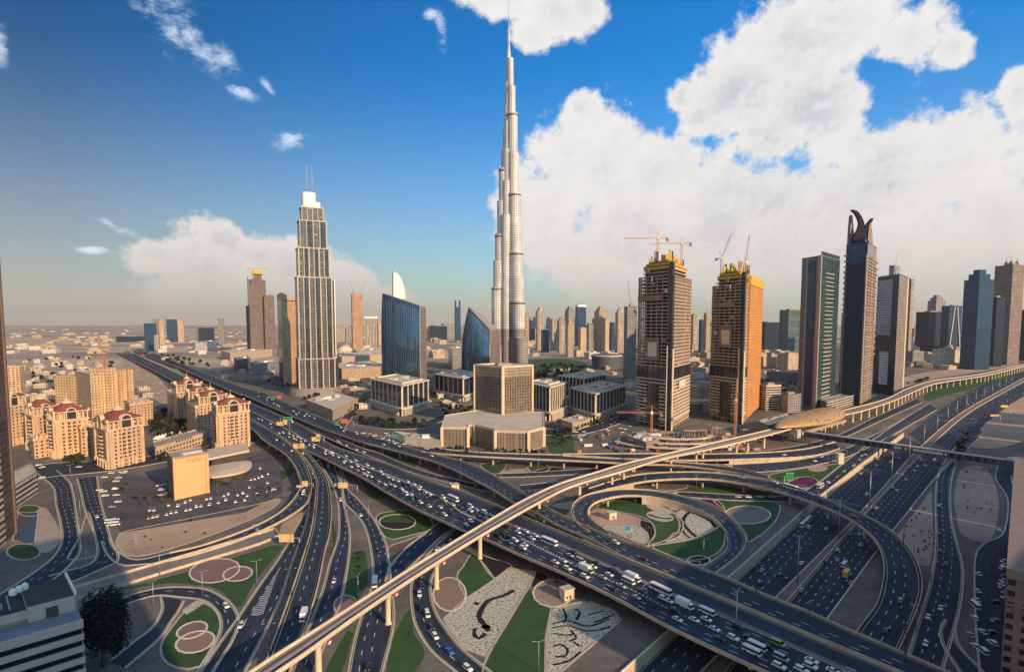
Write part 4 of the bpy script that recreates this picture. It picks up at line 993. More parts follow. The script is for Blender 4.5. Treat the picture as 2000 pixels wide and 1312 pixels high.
# --- white-pilastered office blocks
PIL = plain('white_pilaster', (.66, .58, .47), .7); DG = facade('facade_block_glass', (.03, .035, .05), (.012, .018, .035), 2.5, 3.9, .94, .80, gr=.12, metal=.15, var=.5, curtain=.15)
def block(label, L_, F_, R_, top, nl, nr, podium=True, seed=0):
    a, f, r = at(*L_), at(*F_), at(*R_); q = quad3(a, f, r); z = ztop(f, top); t = thing('office_block', label, 'office block', group='dark glass office blocks with white pilasters')
    m = MB(); m.prism(q, 0, z-1.5, 0, 1); m.build('glass_body', [DG, ROOFL], t)
    pf = offset(q, 2.4); m = MB(); m.prism(pf, z-1.6, z, 0, 1, bottom=True); m.build('roof_slab', [PIL, ROOFL], t)
    k = MB(); qi = offset(q, -7); wall_along(k, [Vector((*p, z)) for p in qi+[qi[0]]], -.3, 2.0, .8); k.build('roof_screen', PIL, t)
    c = ((q[0][0]+q[2][0])/2, (q[0][1]+q[2][1])/2); rz = atan2(r.y-f.y, r.x-f.x)
    for s_ in (-.2, .22):
        k = MB(); k.box((c[0]+s_*(r.x-f.x), c[1]+s_*(r.y-f.y), z-.1), (13, 9, 3.6), rz); k.build('plant_room', ROOFL, t)
    zp = z*.22
    def side(p0, p1, n, skip):
        d = Vector((p1[0]-p0[0], p1[1]-p0[1], 0)); l = d.length; d.normalize(); nn = Vector((d.y, -d.x, 0)); rz = atan2(d.y, d.x)
        for j in range(n+1):
            if j in skip: continue
            u = l*j/n; x, y = p0[0]+d.x*u+nn.x*.5, p0[1]+d.y*u+nn.y*.5
            k = MB(); k.box((x, y, 0), (1.3, 1.5, z-1.6), rz); k.build('pilaster', PIL, t)
        for j in range(int(l/5)+1):
            u = min(l, j*5.0); x, y = p0[0]+d.x*u+nn.x*4.2, p0[1]+d.y*u+nn.y*4.2
            k = MB(); k.box((x, y, 0), (1.2, 1.2, zp), rz); k.build('colonnade_column', PIL, t)
    side(q[3], q[0], nl, ()); side(q[0], q[1], nr, ())
    o2 = offset(q, 4.8); m = MB(); m.prism(o2, zp, zp+2.0, 0, 0, bottom=True); m.build('colonnade_roof', PIL, t)
    return t
block('white-pilastered dark office block on the far left of its group, by the flyover', (727, 792), (786, 812), (836, 796), 752, 7, 5)
block('white-pilastered dark office block half hidden behind the bronze glass cube', (850, 772), (905, 784), (945, 770), 738, 6, 4)
block('white-pilastered dark office block directly right of the bronze glass cube', (1030, 808), (1074, 822), (1104, 808), 755, 7, 7)
block('widest white-pilastered dark office block, left of the unfinished twin towers', (1115, 806), (1163, 822), (1220, 800), 768, 7, 9)
block('rearmost white-pilastered dark office block behind the two near the cube', (1092, 784), (1140, 792), (1182, 780), 738, 7, 6)

# --- twin towers under construction
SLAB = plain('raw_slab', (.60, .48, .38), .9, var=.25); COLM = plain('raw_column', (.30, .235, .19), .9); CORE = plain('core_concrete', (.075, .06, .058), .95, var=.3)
FORM = plain('yellow_formwork', (.62, .38, .035), .6, var=.3, scale=.5); SIGNP = plain('cream_panel', (.70, .58, .45), .6, var=.04); DGL = facade('facade_dark_strip', (.05, .04, .045), (.025, .022, .03), 2.0, 3.7, .8, .85, gr=.1)
NET = facade('orange_safety_net', (.55, .23, .055), (.42, .19, .06), 6, 3.7, .9, .6, gr=.9, var=.25, curtain=0)
WOOD = plain('plywood_infill', (.30, .18, .13), .9, var=.3); GLZ = facade('facade_new_glass', (.05, .05, .06), (.02, .022, .03), 3, 3.7, .9, .9, gr=.1)
def rounded(q, r, n=4):
    out = []
    for i in range(len(q)):
        p0, p1, p2 = Vector(q[i-1]), Vector(q[i]), Vector(q[(i+1) % len(q)])
        a = p1+(p0-p1).normalized()*r; b = p1+(p2-p1).normalized()*r
        for k in range(n+1):
            t = k/n; out.append(tuple(a*(1-t)**2+p1*2*t*(1-t)+b*t*t))
    return out
def unfinished(label, L_, F_, R_, top, sign_y, glazed_frac, right_sign=None, mate=''):
    a, f, r = at(*L_), at(*F_), at(*R_); q = quad3(a, f, r); z = ztop(f, top); t = thing('unfinished_tower', label, 'tower under construction', group='twin unfinished towers')
    nf = 46; fh = z/nf; qc = offset(q, -9)
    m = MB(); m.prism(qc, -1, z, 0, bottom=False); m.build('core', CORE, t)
    qr = rounded(q, 7)
    c = Vector(((q[0][0]+q[2][0])/2, (q[0][1]+q[2][1])/2, 0))
    loc = [(p[0]-c.x, p[1]-c.y) for p in qr]
    m = MB(); m.prism(loc, 0, .8, 0, bottom=True); sl_ = m.build('floor_slab', SLAB, t); sl_.location = (c.x, c.y, fh)
    lw = offset(loc, .9); m = MB(); m.prism(lw, 0, 1.35, 0, bottom=True); wb = m.build('balcony_band', plain('white_band', (.60, .52, .43), .7), t); wb.location = (c.x, c.y, 2.6*fh)
    for i in range(2, nf+1):
        if 3 <= i <= 14:
            o = dup(wb, t); o.location = (c.x, c.y, i*fh)
        else:
            o = dup(sl_, t); o.location = (c.x, c.y, i*fh-.4)
            s_ = 1+random.uniform(-.01, .02)-(.05+.04*(i-nf+4) if i > nf-4 else 0); o.scale = (s_, s_*random.uniform(.985, 1.01), 1)
    me = None
    for i in range(0, len(qr), 1):
        p, p2 = Vector((*qr[i], 0)), Vector((*qr[(i+1) % len(qr)], 0)); l = (p2-p).length; n = max(1, int(l/9))
        for j in range(n):
            x = p.lerp(p2, j/n)-c; x = x*(1-1.2/x.length)
            if me is None:
                k = MB(); k.box((0, 0, 0), (1.3, 1.3, z*.955)); o = k.build('column', COLM, t); me = o.data
            else: o = link('column', me, t)
            o.location = (c.x+x.x, c.y+x.y, 0)
    dl, dr = Vector((a.x-f.x, a.y-f.y, 0)), Vector((r.x-f.x, r.y-f.y, 0)); ul, ur = dl.normalized(), dr.normalized(); nl, nr = outn(ul, f), outn(ur, f)
    # glazed corner strip with a pale hoist mast each side
    fl = f+ul*5.5+nl*1.2; fr = f+ur*4+nr*1.2; m = MB(); cc = f+(ul+ur)*7
    m.prism([(fl.x, fl.y), (f.x+(nl+nr).x*.7, f.y+(nl+nr).y*.7), (fr.x, fr.y), (cc.x, cc.y)], -1, z+6, 0); m.build('corner_glazing', DGL, t)
    for p, hh in ((fl, .52), (fr, .5)):
        m = MB(); m.box((p.x, p.y, 0), (1.6, 1.6, z*hh)); m.build('hoist_mast', SIGNP, t)
    def facepanel(nm, u0, u1, z0, z1, mat, o, dr_, nn, thick=.5):
        m = MB(); p0, p1 = f+dr_*u0+nn*o, f+dr_*u1+nn*o; m.bar(p0+Vector((0, 0, (z0+z1)/2)), p1+Vector((0, 0, (z0+z1)/2)), thick, 0, z1-z0); return m.build(nm, mat, t)
    zs0, zs1 = ztop(f, sign_y+16), ztop(f, sign_y-12)
    fr_ = facepanel('sign_backing', .30, .66, zs0-5, zs1+6, WOOD, 2.0, dl, nl); facepanel('sign_panel', .36, .60, zs0, zs1, SIGNP, 2.5, dl, nl)
    if right_sign: facepanel('sign_panel', .32, .62, ztop(f, right_sign+7), ztop(f, right_sign-7), SIGNP, 2.0, dr, nr)
    facepanel('plywood_infill', .25, .95, z*.80, z*.835, WOOD, .7, dl, nl)
    facepanel('glazing', .12, .98, z*.31, z*.385, GLZ, .6, dl, nl); facepanel('glazing', .30, .62, z*.03, z*.28, GLZ, 1.5, dl, nl); facepanel('glazing', .15, .95, z*.31, z*.385, GLZ, .6, dr, nr)
    for i in range(nf):      # blockwork closing some bays
        if random.random() < .32:
            u = random.uniform(.1, .85); facepanel('infill_wall', u, u+random.uniform(.06, .14), i*fh+.3, (i+1)*fh-.5, random.choice((COLM, WOOD, SLAB)), .1 if i % 2 else -.6, dl, nl)
        if random.random() < .22:
            u = random.uniform(.25, .85); facepanel('infill_wall', u, u+.1, i*fh+.3, (i+1)*fh-.5, random.choice((COLM, WOOD)), -.3, dr, nr)
    # climbing formwork on the core
    zc = z
    for k_, (g, h) in enumerate(((-7, 3.2), (-6, 1.0), (-8, 3.2), (-9, 1.0), (-11, 2.6))):
        qq = offset(q, g-k_*.6); m = MB(); m.prism(qq, zc, zc+h, 0, bottom=True); m.build('climbing_formwork', FORM if k_ % 2 == 0 else CORE, t); zc += h-.01
    for i in range(34):
        u, v = random.random(), random.random(); p = f+dl*(.12+.76*u)+dr*(.12+.76*v); m = MB(); m.box((p.x, p.y, zc-2), (random.uniform(1.2, 4), random.uniform(1, 3), random.uniform(2, 15))); m.build('formwork_tower', FORM if i % 3 == 0 else random.choice((COLM, CORE)), t)
    return t, f, dl, dr, z, nl, nr
tw1, f1, dl1, dr1, z1_, _, _ = unfinished('left unfinished twin tower, open floors and a cream square panel, two yellow cranes', (1240, 826), (1308, 842), (1347, 818), 520, 682, .3, 755)
tw2, f2, dl2, dr2, z2_, nl2, nr2 = unfinished('right unfinished twin tower with an orange netted slab on its side', (1383, 815), (1447, 829), (1471, 808), 540, 657, .3)
m = MB(); p0 = f2+dr2*.32+nr2*1.5; p1 = f2+dr2*1.5+nr2*1.5; zn = z2_*.955
m.prism([(p0.x, p0.y), (p1.x, p1.y), (p1.x-nr2.x*6, p1.y-nr2.y*6), (p0.x-nr2.x*6, p0.y-nr2.y*6)], 4, zn, 0, 0, bottom=True); m.build('safety_net', NET, tw2)
m = MB(); p0 = p0+nr2*1; p1 = p1+nr2*1; m.prism([(p0.x, p0.y), (p1.x, p1.y), (p1.x-nr2.x*8, p1.y-nr2.y*8), (p0.x-nr2.x*8, p0.y-nr2.y*8)], zn, zn+12, 0, 0, bottom=True); m.build('climbing_formwork', FORM, tw2)

# --- cranes
CRY = plain('crane_paint', (.60, .34, .12), .5); CRR = plain('crane_red', (.50, .20, .09), .5); CRW = plain('crane_grey', (.34, .30, .28), .5)
def lattice(mb, a, b, w, n, mi=0):
    a, b = Vector(a), Vector(b); t = (b-a).normalized(); up = Vector((0, 0, 1)) if abs(t.z) < .9 else Vector((1, 0, 0)); x = t.cross(up).normalized()*w/2; y = x.cross(t).normalized()*w/2
    cs = [x+y, x-y, -x-y, -x+y]
    for c in cs: mb.bar(a+c, b+c, w*.17, mi)
    for i in range(n):
        p, q = a.lerp(b, i/n), a.lerp(b, (i+1)/n)
        for k in range(4): mb.bar(p+cs[k], q+cs[(k+1) % 4], w*.11, mi)
def tower_crane(label, base, ztop_, zmast, tip, mat, jib_len=None, luff=None, ang=0.0, w=2.0):
    """base plan point; mast from zmast to ztop_; horizontal jib at ang, or luffing jib raised by luff"""
    t = thing('tower_crane', label, 'tower crane', (base.x, base.y, zmast), 0, 'tower cranes on the building sites'); h = ztop_-zmast
    m = MB(); lattice(m, (0, 0, 0), (0, 0, h), w, max(4, int(h/3.5))); m.build('mast', mat, t)
    d = Vector((cos(ang), sin(ang), 0))
    m = MB()
    if luff is None:
        lattice(m, Vector((0, 0, h))+d*1, Vector((0, 0, h))+d*jib_len, w*.7, int(jib_len/4)); m.build('jib', mat, t)
        m = MB(); lattice(m, Vector((0, 0, h))-d*1, Vector((0, 0, h))-d*jib_len*.3, w*.7, 5); m.build('counter_jib', mat, t)
        m = MB(); m.box((-d.x*jib_len*.27, -d.y*jib_len*.27, h-4), (3, 2.4, 4), ang); m.build('counterweight', CONC_D, t)
        m = MB(); m.bar((0, 0, h), (0, 0, h+8), .9); m.bar((0, 0, h+8), Vector((0, 0, h))+d*jib_len*.7, .22); m.bar((0, 0, h+8), Vector((0, 0, h))-d*jib_len*.28, .22); m.build('apex', mat, t)
    else:
        e = Vector((d.x*cos(luff), d.y*cos(luff), sin(luff)))
        lattice(m, Vector((0, 0, h)), Vector((0, 0, h))+e*jib_len, w*.6, int(jib_len/4)); m.build('jib', mat, t)
        m = MB(); m.bar(Vector((0, 0, h))-d*8, Vector((0, 0, h))+d*2, 1.5); m.build('counter_jib', mat, t)
        m = MB(); m.box((-d.x*7, -d.y*7, h-3), (3, 2.4, 4), ang); m.build('counterweight', CONC_D, t)
        m = MB(); m.bar((0, 0, h), Vector((0, 0, h+9))-d*3, .6); m.bar(Vector((0, 0, h+9))-d*3, Vector((0, 0, h))+e*jib_len*.9, .2); m.build('apex', mat, t)
    m = MB(); m.box((0, 0, h-1.5), (2.6, 2.6, 3.2), ang); m.build('cab', WHITE, t)
    return t
P_ = f1+dl1*.62+dr1*.3; tower_crane('yellow crane with a long jib pointing left on top of the left twin tower', P_, ztop(P_, 465), z1_, None, CRY, 44, None, radians(176))
P_ = f1+dl1*.2+dr1*.75; tower_crane('yellow crane with its jib reaching left from the right corner of the left twin tower', P_, ztop(P_, 475), z1_, None, CRY, 40, None, radians(170))
P_ = f2+dl2*.9+dr2*.4; tower_crane('grey luffing crane on the left edge of the right twin tower', P_, ztop(P_, 505), z2_-25, None, CRW, 36, radians(70), radians(-20))
P_ = f2+dl2*.18+dr2*.5; tower_crane('grey luffing crane raised almost upright on the right twin tower roof', P_, ztop(P_, 513), z2_, None, CRW, 38, radians(84), radians(20))
P_ = at(1272, 862); tower_crane('low red crane with a level jib at the foot of the left twin tower', P_, ztop(P_, 806), 0, None, CRR, 38, None, radians(172), 1.7)
P_ = at(1435, 858); tower_crane('thick red crane mast at the foot of the right twin tower', P_, ztop(P_, 782), 0, None, CRR, 26, radians(75), radians(60), 1.9)
P_ = at(206, 735); tower_crane('red luffing crane behind the big beige hotel block', P_, ztop(P_, 690), 0, None, CRR, 50, radians(50), radians(150), 5)
P_ = at(1229, 742); tower_crane('dark luffing crane on the grey unfinished tower left of the twins', P_, ztop(P_, 594), ztop(P_, 640), None, CRW, 56, radians(72), radians(100), 2.4)

# --- right-hand towers
def px_tower(name, label, L_, F_, R_, top, mat, mat2=None, cat='tower', roof=None):
    a, f, r = at(*L_), at(*F_), at(*R_); q = quad3(a, f, r); z = ztop(f, top); t = thing(name, label, cat)
    m = MB(); n = 4; u = 0
    for i in range(4):
        p, p2 = q[i], q[(i+1) % 4]; l = hypot(p2[0]-p[0], p2[1]-p[1]); m.quad([(p[0], p[1], -1), (p2[0], p2[1], -1), (p2[0], p2[1], z), (p[0], p[1], z)], 1 if i % 2 == 0 else 0, [(0, -1), (l, -1), (l, z), (0, z)])
    m.quad([(p[0], p[1], z) for p in q], 2); m.build('wall', [mat, mat2 or mat, roof or ROOFG], t)
    k = MB(); wall_along(k, [Vector((*p, z)) for p in q+[q[0]]], -.3, 1.4, .6); k.build('parapet', mat, t)
    return t, q, z, a, f, r
F_SLATE = facade('facade_slate', (.19, .165, .175), (.03, .045, .065), 30, 3.7, .9, .2, gr=.2)
t, q, z, a, f, r = px_tower('tower', 'tall tower with a grey side, navy strip and green glass front', (1556, 794), (1594, 802), (1629, 790), 500, F_SLATE, F_GREEN)
dl, dr = a-f, r-f; ul, ur = dl.normalized(), dr.normalized(); nl = outn(ul, f); nr = outn(ur, f)
def fpanel(t, f, d, nn, nm, u0, u1, z0, z1, mat, o=.5, th=.8):
    m = MB(); zc = (z0+z1)/2; p0, p1 = f+d*u0+nn*o, f+d*u1+nn*o
    A = [p0-nn*th/2, p1-nn*th/2, p1+nn*th/2, p0+nn*th/2]; P = [(v.x, v.y) for v in A]
    if sum(P[i][0]*P[(i+1) % 4][1]-P[(i+1) % 4][0]*P[i][1] for i in range(4)) < 0: P.reverse()
    m.prism(P, z0, z1, 0, bottom=True); return m.build(nm, mat, t)
fpanel(t, f, dl, nl, 'glass_strip', .28, .62, 5, z-6, F_BLUE); fpanel(t, f, dl, nl, 'edge_fin', .0, .16, -1, z+1.5, plain('pale_slate', (.34, .30, .29), .7), .6, 1.4); fpanel(t, f, dl, nl, 'edge_fin', .66, .74, -1, z, plain('pale_slate', (.34, .30, .29), .7), .5, 1.0)
fpanel(t, f, dr, nr, 'roof_screen', .0, 1.0, z-.2, z+7, F_GREEN, -1.0)
for i in range(32): fpanel(t, f, dr, nr, 'balcony', .2, .62+.03*(i % 2), 12+i*(z-30)/32, 12.9+i*(z-30)/32, plain('balcony_white', (.58, .52, .44), .6), .9, 1.6)
t, q, z, a, f, r = px_tower('tower', 'lower dark wing tower tucked between the green tower and the twin-horned tower', (1637, 776), (1648, 781), (1673, 774), 612, F_DARK, F_GREY)
dr = r-f; ur = dr.normalized(); nr = outn(ur, f)
for i in range(20): fpanel(t, f, dr, nr, 'balcony', .3, .75, 10+i*(z-16)/20, 10.9+i*(z-16)/20, plain('balcony_white', (.58, .52, .44), .6), .8, 1.4)
# car park podium with lit strips in front of them
t, q, z, a, f, r = px_tower('podium_building', 'low banded car park at the foot of the green glass tower', (1600, 800), (1614, 806), (1676, 788), 786, F_BAND, F_BAND, 'car park')
# horned tower
t, q, z, a, f, r = px_tower('horned_tower', 'navy glass tower topped with two curved horns', (1640, 786), (1681, 792), (1699, 780), 474, F_BLUE, F_SIDE)
dl, dr = a-f, r-f; HORN = plain('horn_metal', (.013, .019, .034), .75, spec=.12); RIBW = plain('horn_tower_trim', (.36, .27, .23), .6)
ul, ur = dl.normalized(), dr.normalized(); nl = outn(ul, f); nr = outn(ur, f)
for u, d, nn in ((.02, dl, nl), (.97, dl, nl), (.95, dr, nr), (.5, dr, nr)): fpanel(t, f, d, nn, 'edge_fin', u-.03, u+.03, -1, z*(.93 if u < .9 else .85), RIBW, .6, 1.6)
for i in range(44): fpanel(t, f, dr, nr, 'balcony', .1, .9, 8+i*(z*.9)/44, 9.2+i*(z*.9)/44, RIBW, .9, 1.8)
q2 = offset(q, -3.5); m = MB(); m.prism(q2, z-.2, z+8, 0, 1, poly2=offset(q, -7)); m.build('crown', [F_DARK, ROOFG], t)
cdist = (f+dl*.45+dr*.4).y
def blade(nm, pts, dy, th, mat):
    P = []
    for px, py in pts: d_ = ray(px, py); k_ = (cdist+dy)/d_.y; P.append(Vector((d_.x*k_, cdist+dy, CAM_H+d_.z*k_)))
    Q = [p+Vector((0, th, 0)) for p in P]; m = MB()
    for tri in geometry.tessellate_polygon([[Vector((p.x, p.z, 0)) for p in P]]): m.quad([P[i] for i in tri]); m.quad([Q[i] for i in tri][::-1])
    for i in range(len(P)): j = (i+1) % len(P); m.quad([P[i], P[j], Q[j], Q[i]])
    return m.build(nm, mat, t)
LB = [(1665,477),(1668,462),(1676,448),(1679,436),(1676,426),(1671,417),(1664,411),(1665,409),(1674,413),(1681,422),(1686,434),(1688,446),(1685,456),(1680,466),(1678,477)]
RB = [(1679,477),(1681,464),(1685,453),(1690,443),(1696,434),(1703,426),(1704,428),(1700,436),(1696,445),(1692,455),(1694,466),(1700,477),(1694,477),(1690,468),(1687,462),(1684,470),(1684,477)]
blade('horn', LB, -6, 5, HORN); blade('horn', RB, -2, 5, HORN)
blade('horn', [(x+2, y) for x, y in LB], 14, 4, HORN); blade('horn', [(x+2, y) for x, y in RB], 16, 4, HORN)
blade('arched_brace', [(1667,477),(1671,462),(1677,452),(1683,449),(1689,456),(1694,466),(1697,477)], 4, 8, HORN)
for x0, x1, y0 in ((1659, 1669, 420), (1695, 1705, 432)):
    blade('pinnacle', [(x0, 477), (x0+1, 455), ((x0+x1)/2-1, y0), ((x0+x1)/2+1, y0), (x1-1, 455), (x1, 477)], 2, 7, F_SIDE)
for i in range(16):
    for u in (.97,):
        m = MB(); p = f+dl*u+nl*1.0; zz = z*.42+i*z*.034; m.lathe((p.x, p.y, zz), [(.1, 0), (3.2, .4), (3.2, 2.2), (.1, 2.6)], 8); m.build('round_balcony', RIBW, t)
    m = MB(); p = f+dr*.97+nr*1.0; m.lathe((p.x, p.y, z*.3+i*z*.04), [(.1, 0), (3.4, .4), (3.4, 2.6), (.1, 3)], 8); m.build('round_balcony', RIBW, t)
# tower with white perforated panels
PERF = facade('facade_perforated', (.50, .50, .56), (.012, .014, .02), 4.6, 4.6, .5, .5, gr=.3, var=.2, curtain=0)
t, q, z, a, f, r = px_tower('tower', 'dark unfinished tower with grey perforated panels and a rooftop spire', (1704, 764), (1745, 773), (1763, 762), 536, F_DARK, F_SIDE)
dl, dr = a-f, r-f; ul = dl.normalized(); nl = outn(ul, f); ur = dr.normalized(); nr = outn(ur, f)
fpanel(t, f, dl, nl, 'perforated_panel', .25, .92, z*.5, z*.97, PERF); fpanel(t, f, dl, nl, 'perforated_panel', .3, .72, z*.08, z*.36, facade('facade_perforated_white', (.82, .80, .84), (.02, .02, .03), 4.6, 4.6, .5, .5, gr=.3, var=.2, curtain=0))
fpanel(t, f, dr, nr, 'edge_fin', .86, 1.0, -1, z, STONE, .6, 1.2)
m = MB(); p = f+dl*.5+dr*.6; m.box((p.x, p.y, z-1), (24, 9, ztop(f, 508)-z), .6); m.build('roof_screen', plain('roof_panel_blue', (.22, .26, .32), .4), t)
m = MB(); p = f+dl*.4+dr*.5; m.tube((p.x, p.y, z), (p.x, p.y, ztop(f, 486)), .9, .2); m.build('spire', GALV, t)
# the rest of the right-hand skyline
simple_tower('tower', 'slim pale tower with banded edge right of the perforated tower', 1764, 1777, 700, 547, F_BAND, .5, .9)
simple_tower('tower', 'tall navy glass tower with a stepped top near the right edge', 1879, 1925, 722, 548, F_BLUE, .25, .8, crown='step')
simple_tower('tower', 'darker slab tower filling the gap near the right edge', 1924, 1951, 716, 582, F_DARK, .3, .8)
t = simple_tower('tower', 'tallest tower at the right edge with domed turrets', 1938, 1982, 712, 520, F_SIDE, .35, .9)
(cx, cy), sx, sy, rr = sil(1938, 1982, 712, .35, .9); z = ztop((cx, cy), 520)
for x, y in ((-.28, -.25), (.28, -.2), (0, .2)):
    k = MB(); k.lathe((x*sx, y*sy, z-.1), [(5, 0), (5, 7), (6, 8), (4.5, 12), (1.5, 16), (.5, 18), (.3, 30), (.01, 31)], 12); k.build('turret', F_SIDE, t)
simple_tower('office_building', 'dark bulky glass block behind the perforated tower', 1790, 1832, 690, 610, F_DARK, .35, .7, 'office building')
t = simple_tower('office_building', 'angular blue glass building with pale diagonal struts', 1838, 1870, 692, 598, F_BLUE, .2, .6, 'office building')
for s_ in (-1, 1):
    k = MB(); (cx, cy), sx, sy, rr = sil(1838, 1870, 692, .2, .6); z = ztop((cx, cy), 598); k.bar((s_*sx*.1, -sy*.53, z*.98), (s_*sx*.48, -sy*.6, 0), 3); k.build('diagonal_strut', CONC_W, t)
simple_tower('office_building', 'stepped dark block behind the angular glass building', 1810, 1838, 685, 588, F_GREY, .3, .7, 'office building', crown='step')
simple_tower('office_building', 'white office block with three window columns near the rail line', 1824, 1868, 718, 682, F_WHITE, .1, .5, 'office building')
simple_tower('office_building', 'low grey block left of the white office block', 1770, 1800, 712, 686, F_GREY, .2, .7, 'office building')
simple_tower('office_building', 'teal banded glass block left of the green tower', 1522, 1567, 694, 606, facade('facade_teal_band', (.13, .18, .20), (.03, .07, .09), 60, 3.9, .99, .6, metal=.2), .25, .7, 'office building')
simple_tower('office_building', 'dark navy block just right of the orange netted tower', 1481, 1524, 684, 630, F_DARK, .2, .6, 'office building')
simple_tower('office_building', 'distant dark tower at the very right edge', 1988, 2030, 704, 606, F_DARK, .3, .8, 'office building')
simple_tower('car_park', 'beige banded multi-storey car park right of the twin towers', 1478, 1522, 802, 752, F_BAND, .28, .8, 'car park')
for i, (xl, xr, b, tp, lb) in enumerate(((1478, 1496, 716, 690, 'sunlit beige low block just right of the orange netted tower'), (1498, 1516, 718, 692, 'sunlit beige low block, the middle of three'), (1520, 1562, 722, 690, 'long sunlit beige block left of the green tower'))):
    simple_tower('low_building', lb, xl, xr, b, tp, F_SAND, .3, .9, 'low building')
simple_tower('low_building', 'grey flat building below the sunlit beige blocks', 1500, 1560, 750, 728, F_GREY, .25, .8, 'low building'); simple_tower('low_building', 'dark link building with a truss at the green tower foot', 1528, 1562, 806, 770, F_GREY, .3, .5, 'low building')

# --- middle skyline beyond the park
SK = [(1025,1033,676,611,F_BEIGE,None,'thin sunlit tower immediately right of the tallest tower'),(1034,1045,672,626,F_BLUE,None,'small blue tower behind the thin sunlit one'),
(1046,1063,684,608,F_STRIPE,'round','tall pale striped tower with a rounded top right of the tallest tower'),(1056,1073,688,645,F_BLUE,'teeth','blue tower with white crown fins in front of the striped one'),
(1074,1088,684,624,F_STRIPE,None,'flat-topped navy and cream striped tower'),(1089,1104,690,626,F_STRIPE,'step','cream striped tower with a small stepped top'),
(1105,1120,697,634,F_BEIGE,'step','cream tower with a stepped peak, front row of the middle skyline'),(1103,1122,672,606,F_GREY,'step','grey stepped tower standing behind the cream peak'),
(1123,1144,676,600,F_BLUE,'white','glass tower with a bright white top'),(1129,1145,696,641,F_SAND,None,'low sunlit cream tower in front of the white-topped tower'),
(1146,1158,688,632,F_GREY,None,'plain grey tower right of the white-topped one'),(1160,1186,688,608,F_BEIGE,'step','tallest cream tower of the middle skyline with a stepped crown'),
(1178,1189,691,622,F_SAND,None,'narrow sunlit tower attached to the tallest cream tower'),(1190,1200,684,630,F_BLUE,None,'thin blue tower between two cream ones'),
(1201,1218,690,610,F_STRIPE,'step','dark striped tower with lantern top left of the twins'),(1348,1363,684,614,F_STRIPE,None,'pale tower seen between the twin towers'),(1364,1375,688,625,F_BLUE,None,'blue tower seen between the twin towers'),(1373,1385,690,612,F_BEIGE,None,'brown tower tucked against the right twin tower'),
(888,900,668,600,F_BLUE,'fork','slender blue tower with a forked top between the two glass towers'),(835,873,664,637,F_DARK,None,'dark wide office block right of the broad blue glass tower'),(862,888,660,632,F_GREY,None,'pale distant block behind the dark wide one'),
(657,673,668,638,F_STRIPE,None,'small striped tower right of the stepped hotel tower'),(674,688,670,640,F_GREY,None,'grey distant tower beside the small striped one'),(713,738,684,622,F_STRIPE,'white','cream striped tower left of the broad blue glass tower'),(738,747,680,630,F_SAND,None,'thin sunlit tower touching the broad blue glass tower')]
for xl, xr, b, tp, mt, cr, lb in SK: simple_tower('tower', lb, xl, xr, b, tp, mt, random.uniform(.2, .5), random.uniform(.7, 1), crown=cr)
simple_tower('unfinished_tower', 'grey unfinished tower directly left of the twin towers', 1217, 1241, 748, 600, F_GREY, .25, .8, 'tower under construction')
t = simple_tower('unfinished_tower', 'slim orange unfinished tower with two thin cranes behind the mall', 688, 709, 690, 576, facade('facade_raw_orange', (.46, .26, .17), (.05, .045, .05), 4, 3.6, .5, .5), .4, .8, 'tower under construction')
# pale tower with a sail-shaped crown
t = simple_tower('tower', 'pale tower with a white sail-shaped crown behind the broad blue glass tower', 768, 794, 738, 585, F_BEIGE, .4, .7)
(cx, cy), sx, sy, rr = sil(768, 794, 738, .4, .7); z = ztop((cx, cy), 585); zc = ztop((cx, cy), 532); m = MB(); n = 12
prof = [(-sx*.5, z), (-sx*.46, zc)]+[(-sx*.46+sx*.96*sin(pi/2*i/n), z+(zc-z)*cos(pi/2*i/n)) for i in range(n+1)]
for s_ in (-1, 1):
    pts = [(x, s_*sy*.42, y) for x, y in prof]; m.quad(pts if s_ < 0 else pts[::-1])
for i in range(len(prof)-1): (x0, y0), (x1, y1) = prof[i], prof[i+1]; m.quad([(x0, -sy*.42, y0), (x0, sy*.42, y0), (x1, sy*.42, y1), (x1, -sy*.42, y1)][::-1])
m.build('sail_crown', AWW, t); m = MB(); m.tube((-sx*.3, 0, zc*.95), (-sx*.3, 0, ztop((cx, cy), 515)), .8, .2); m.build('mast', GALV, t)
# orange residential slab left of the hotel tower
F_OR = facade('facade_orange', (.60, .37, .20), (.06, .05, .05), 4.4, 3.5, .42, .5)
t, q, z, a, f, r = px_tower('apartment_tower', 'sunlit orange tower with a curved top, left of the stepped hotel tower', (546, 745), (554, 753), (584, 746), 586, F_DARK, F_OR)
dr = r-f; m = MB(); n = 10
for i in range(n):
    s0, s1 = i/n, (i+1)/n; h0, h1 = 16*(1-s0)**.6, 16*(1-s1)**.6; p0, p1 = f+dr*s0, f+dr*s1; b0, b1 = p0+(a-f), p1+(a-f)
    m.quad([(p0.x, p0.y, z), (p1.x, p1.y, z), (p1.x, p1.y, z+h1), (p0.x, p0.y, z+h0)]); m.quad([(b0.x, b0.y, z), (b0.x, b0.y, z+h0), (b1.x, b1.y, z+h1), (b1.x, b1.y, z)]); m.quad([(p0.x, p0.y, z+h0), (p1.x, p1.y, z+h1), (b1.x, b1.y, z+h1), (b0.x, b0.y, z+h0)])
b0 = f+(a-f); m.quad([(b0.x, b0.y, z), (f.x, f.y, z), (f.x, f.y, z+16), (b0.x, b0.y, z+16)]); m.build('curved_roof', plain('orange_render', (.60, .38, .21), .8), t)
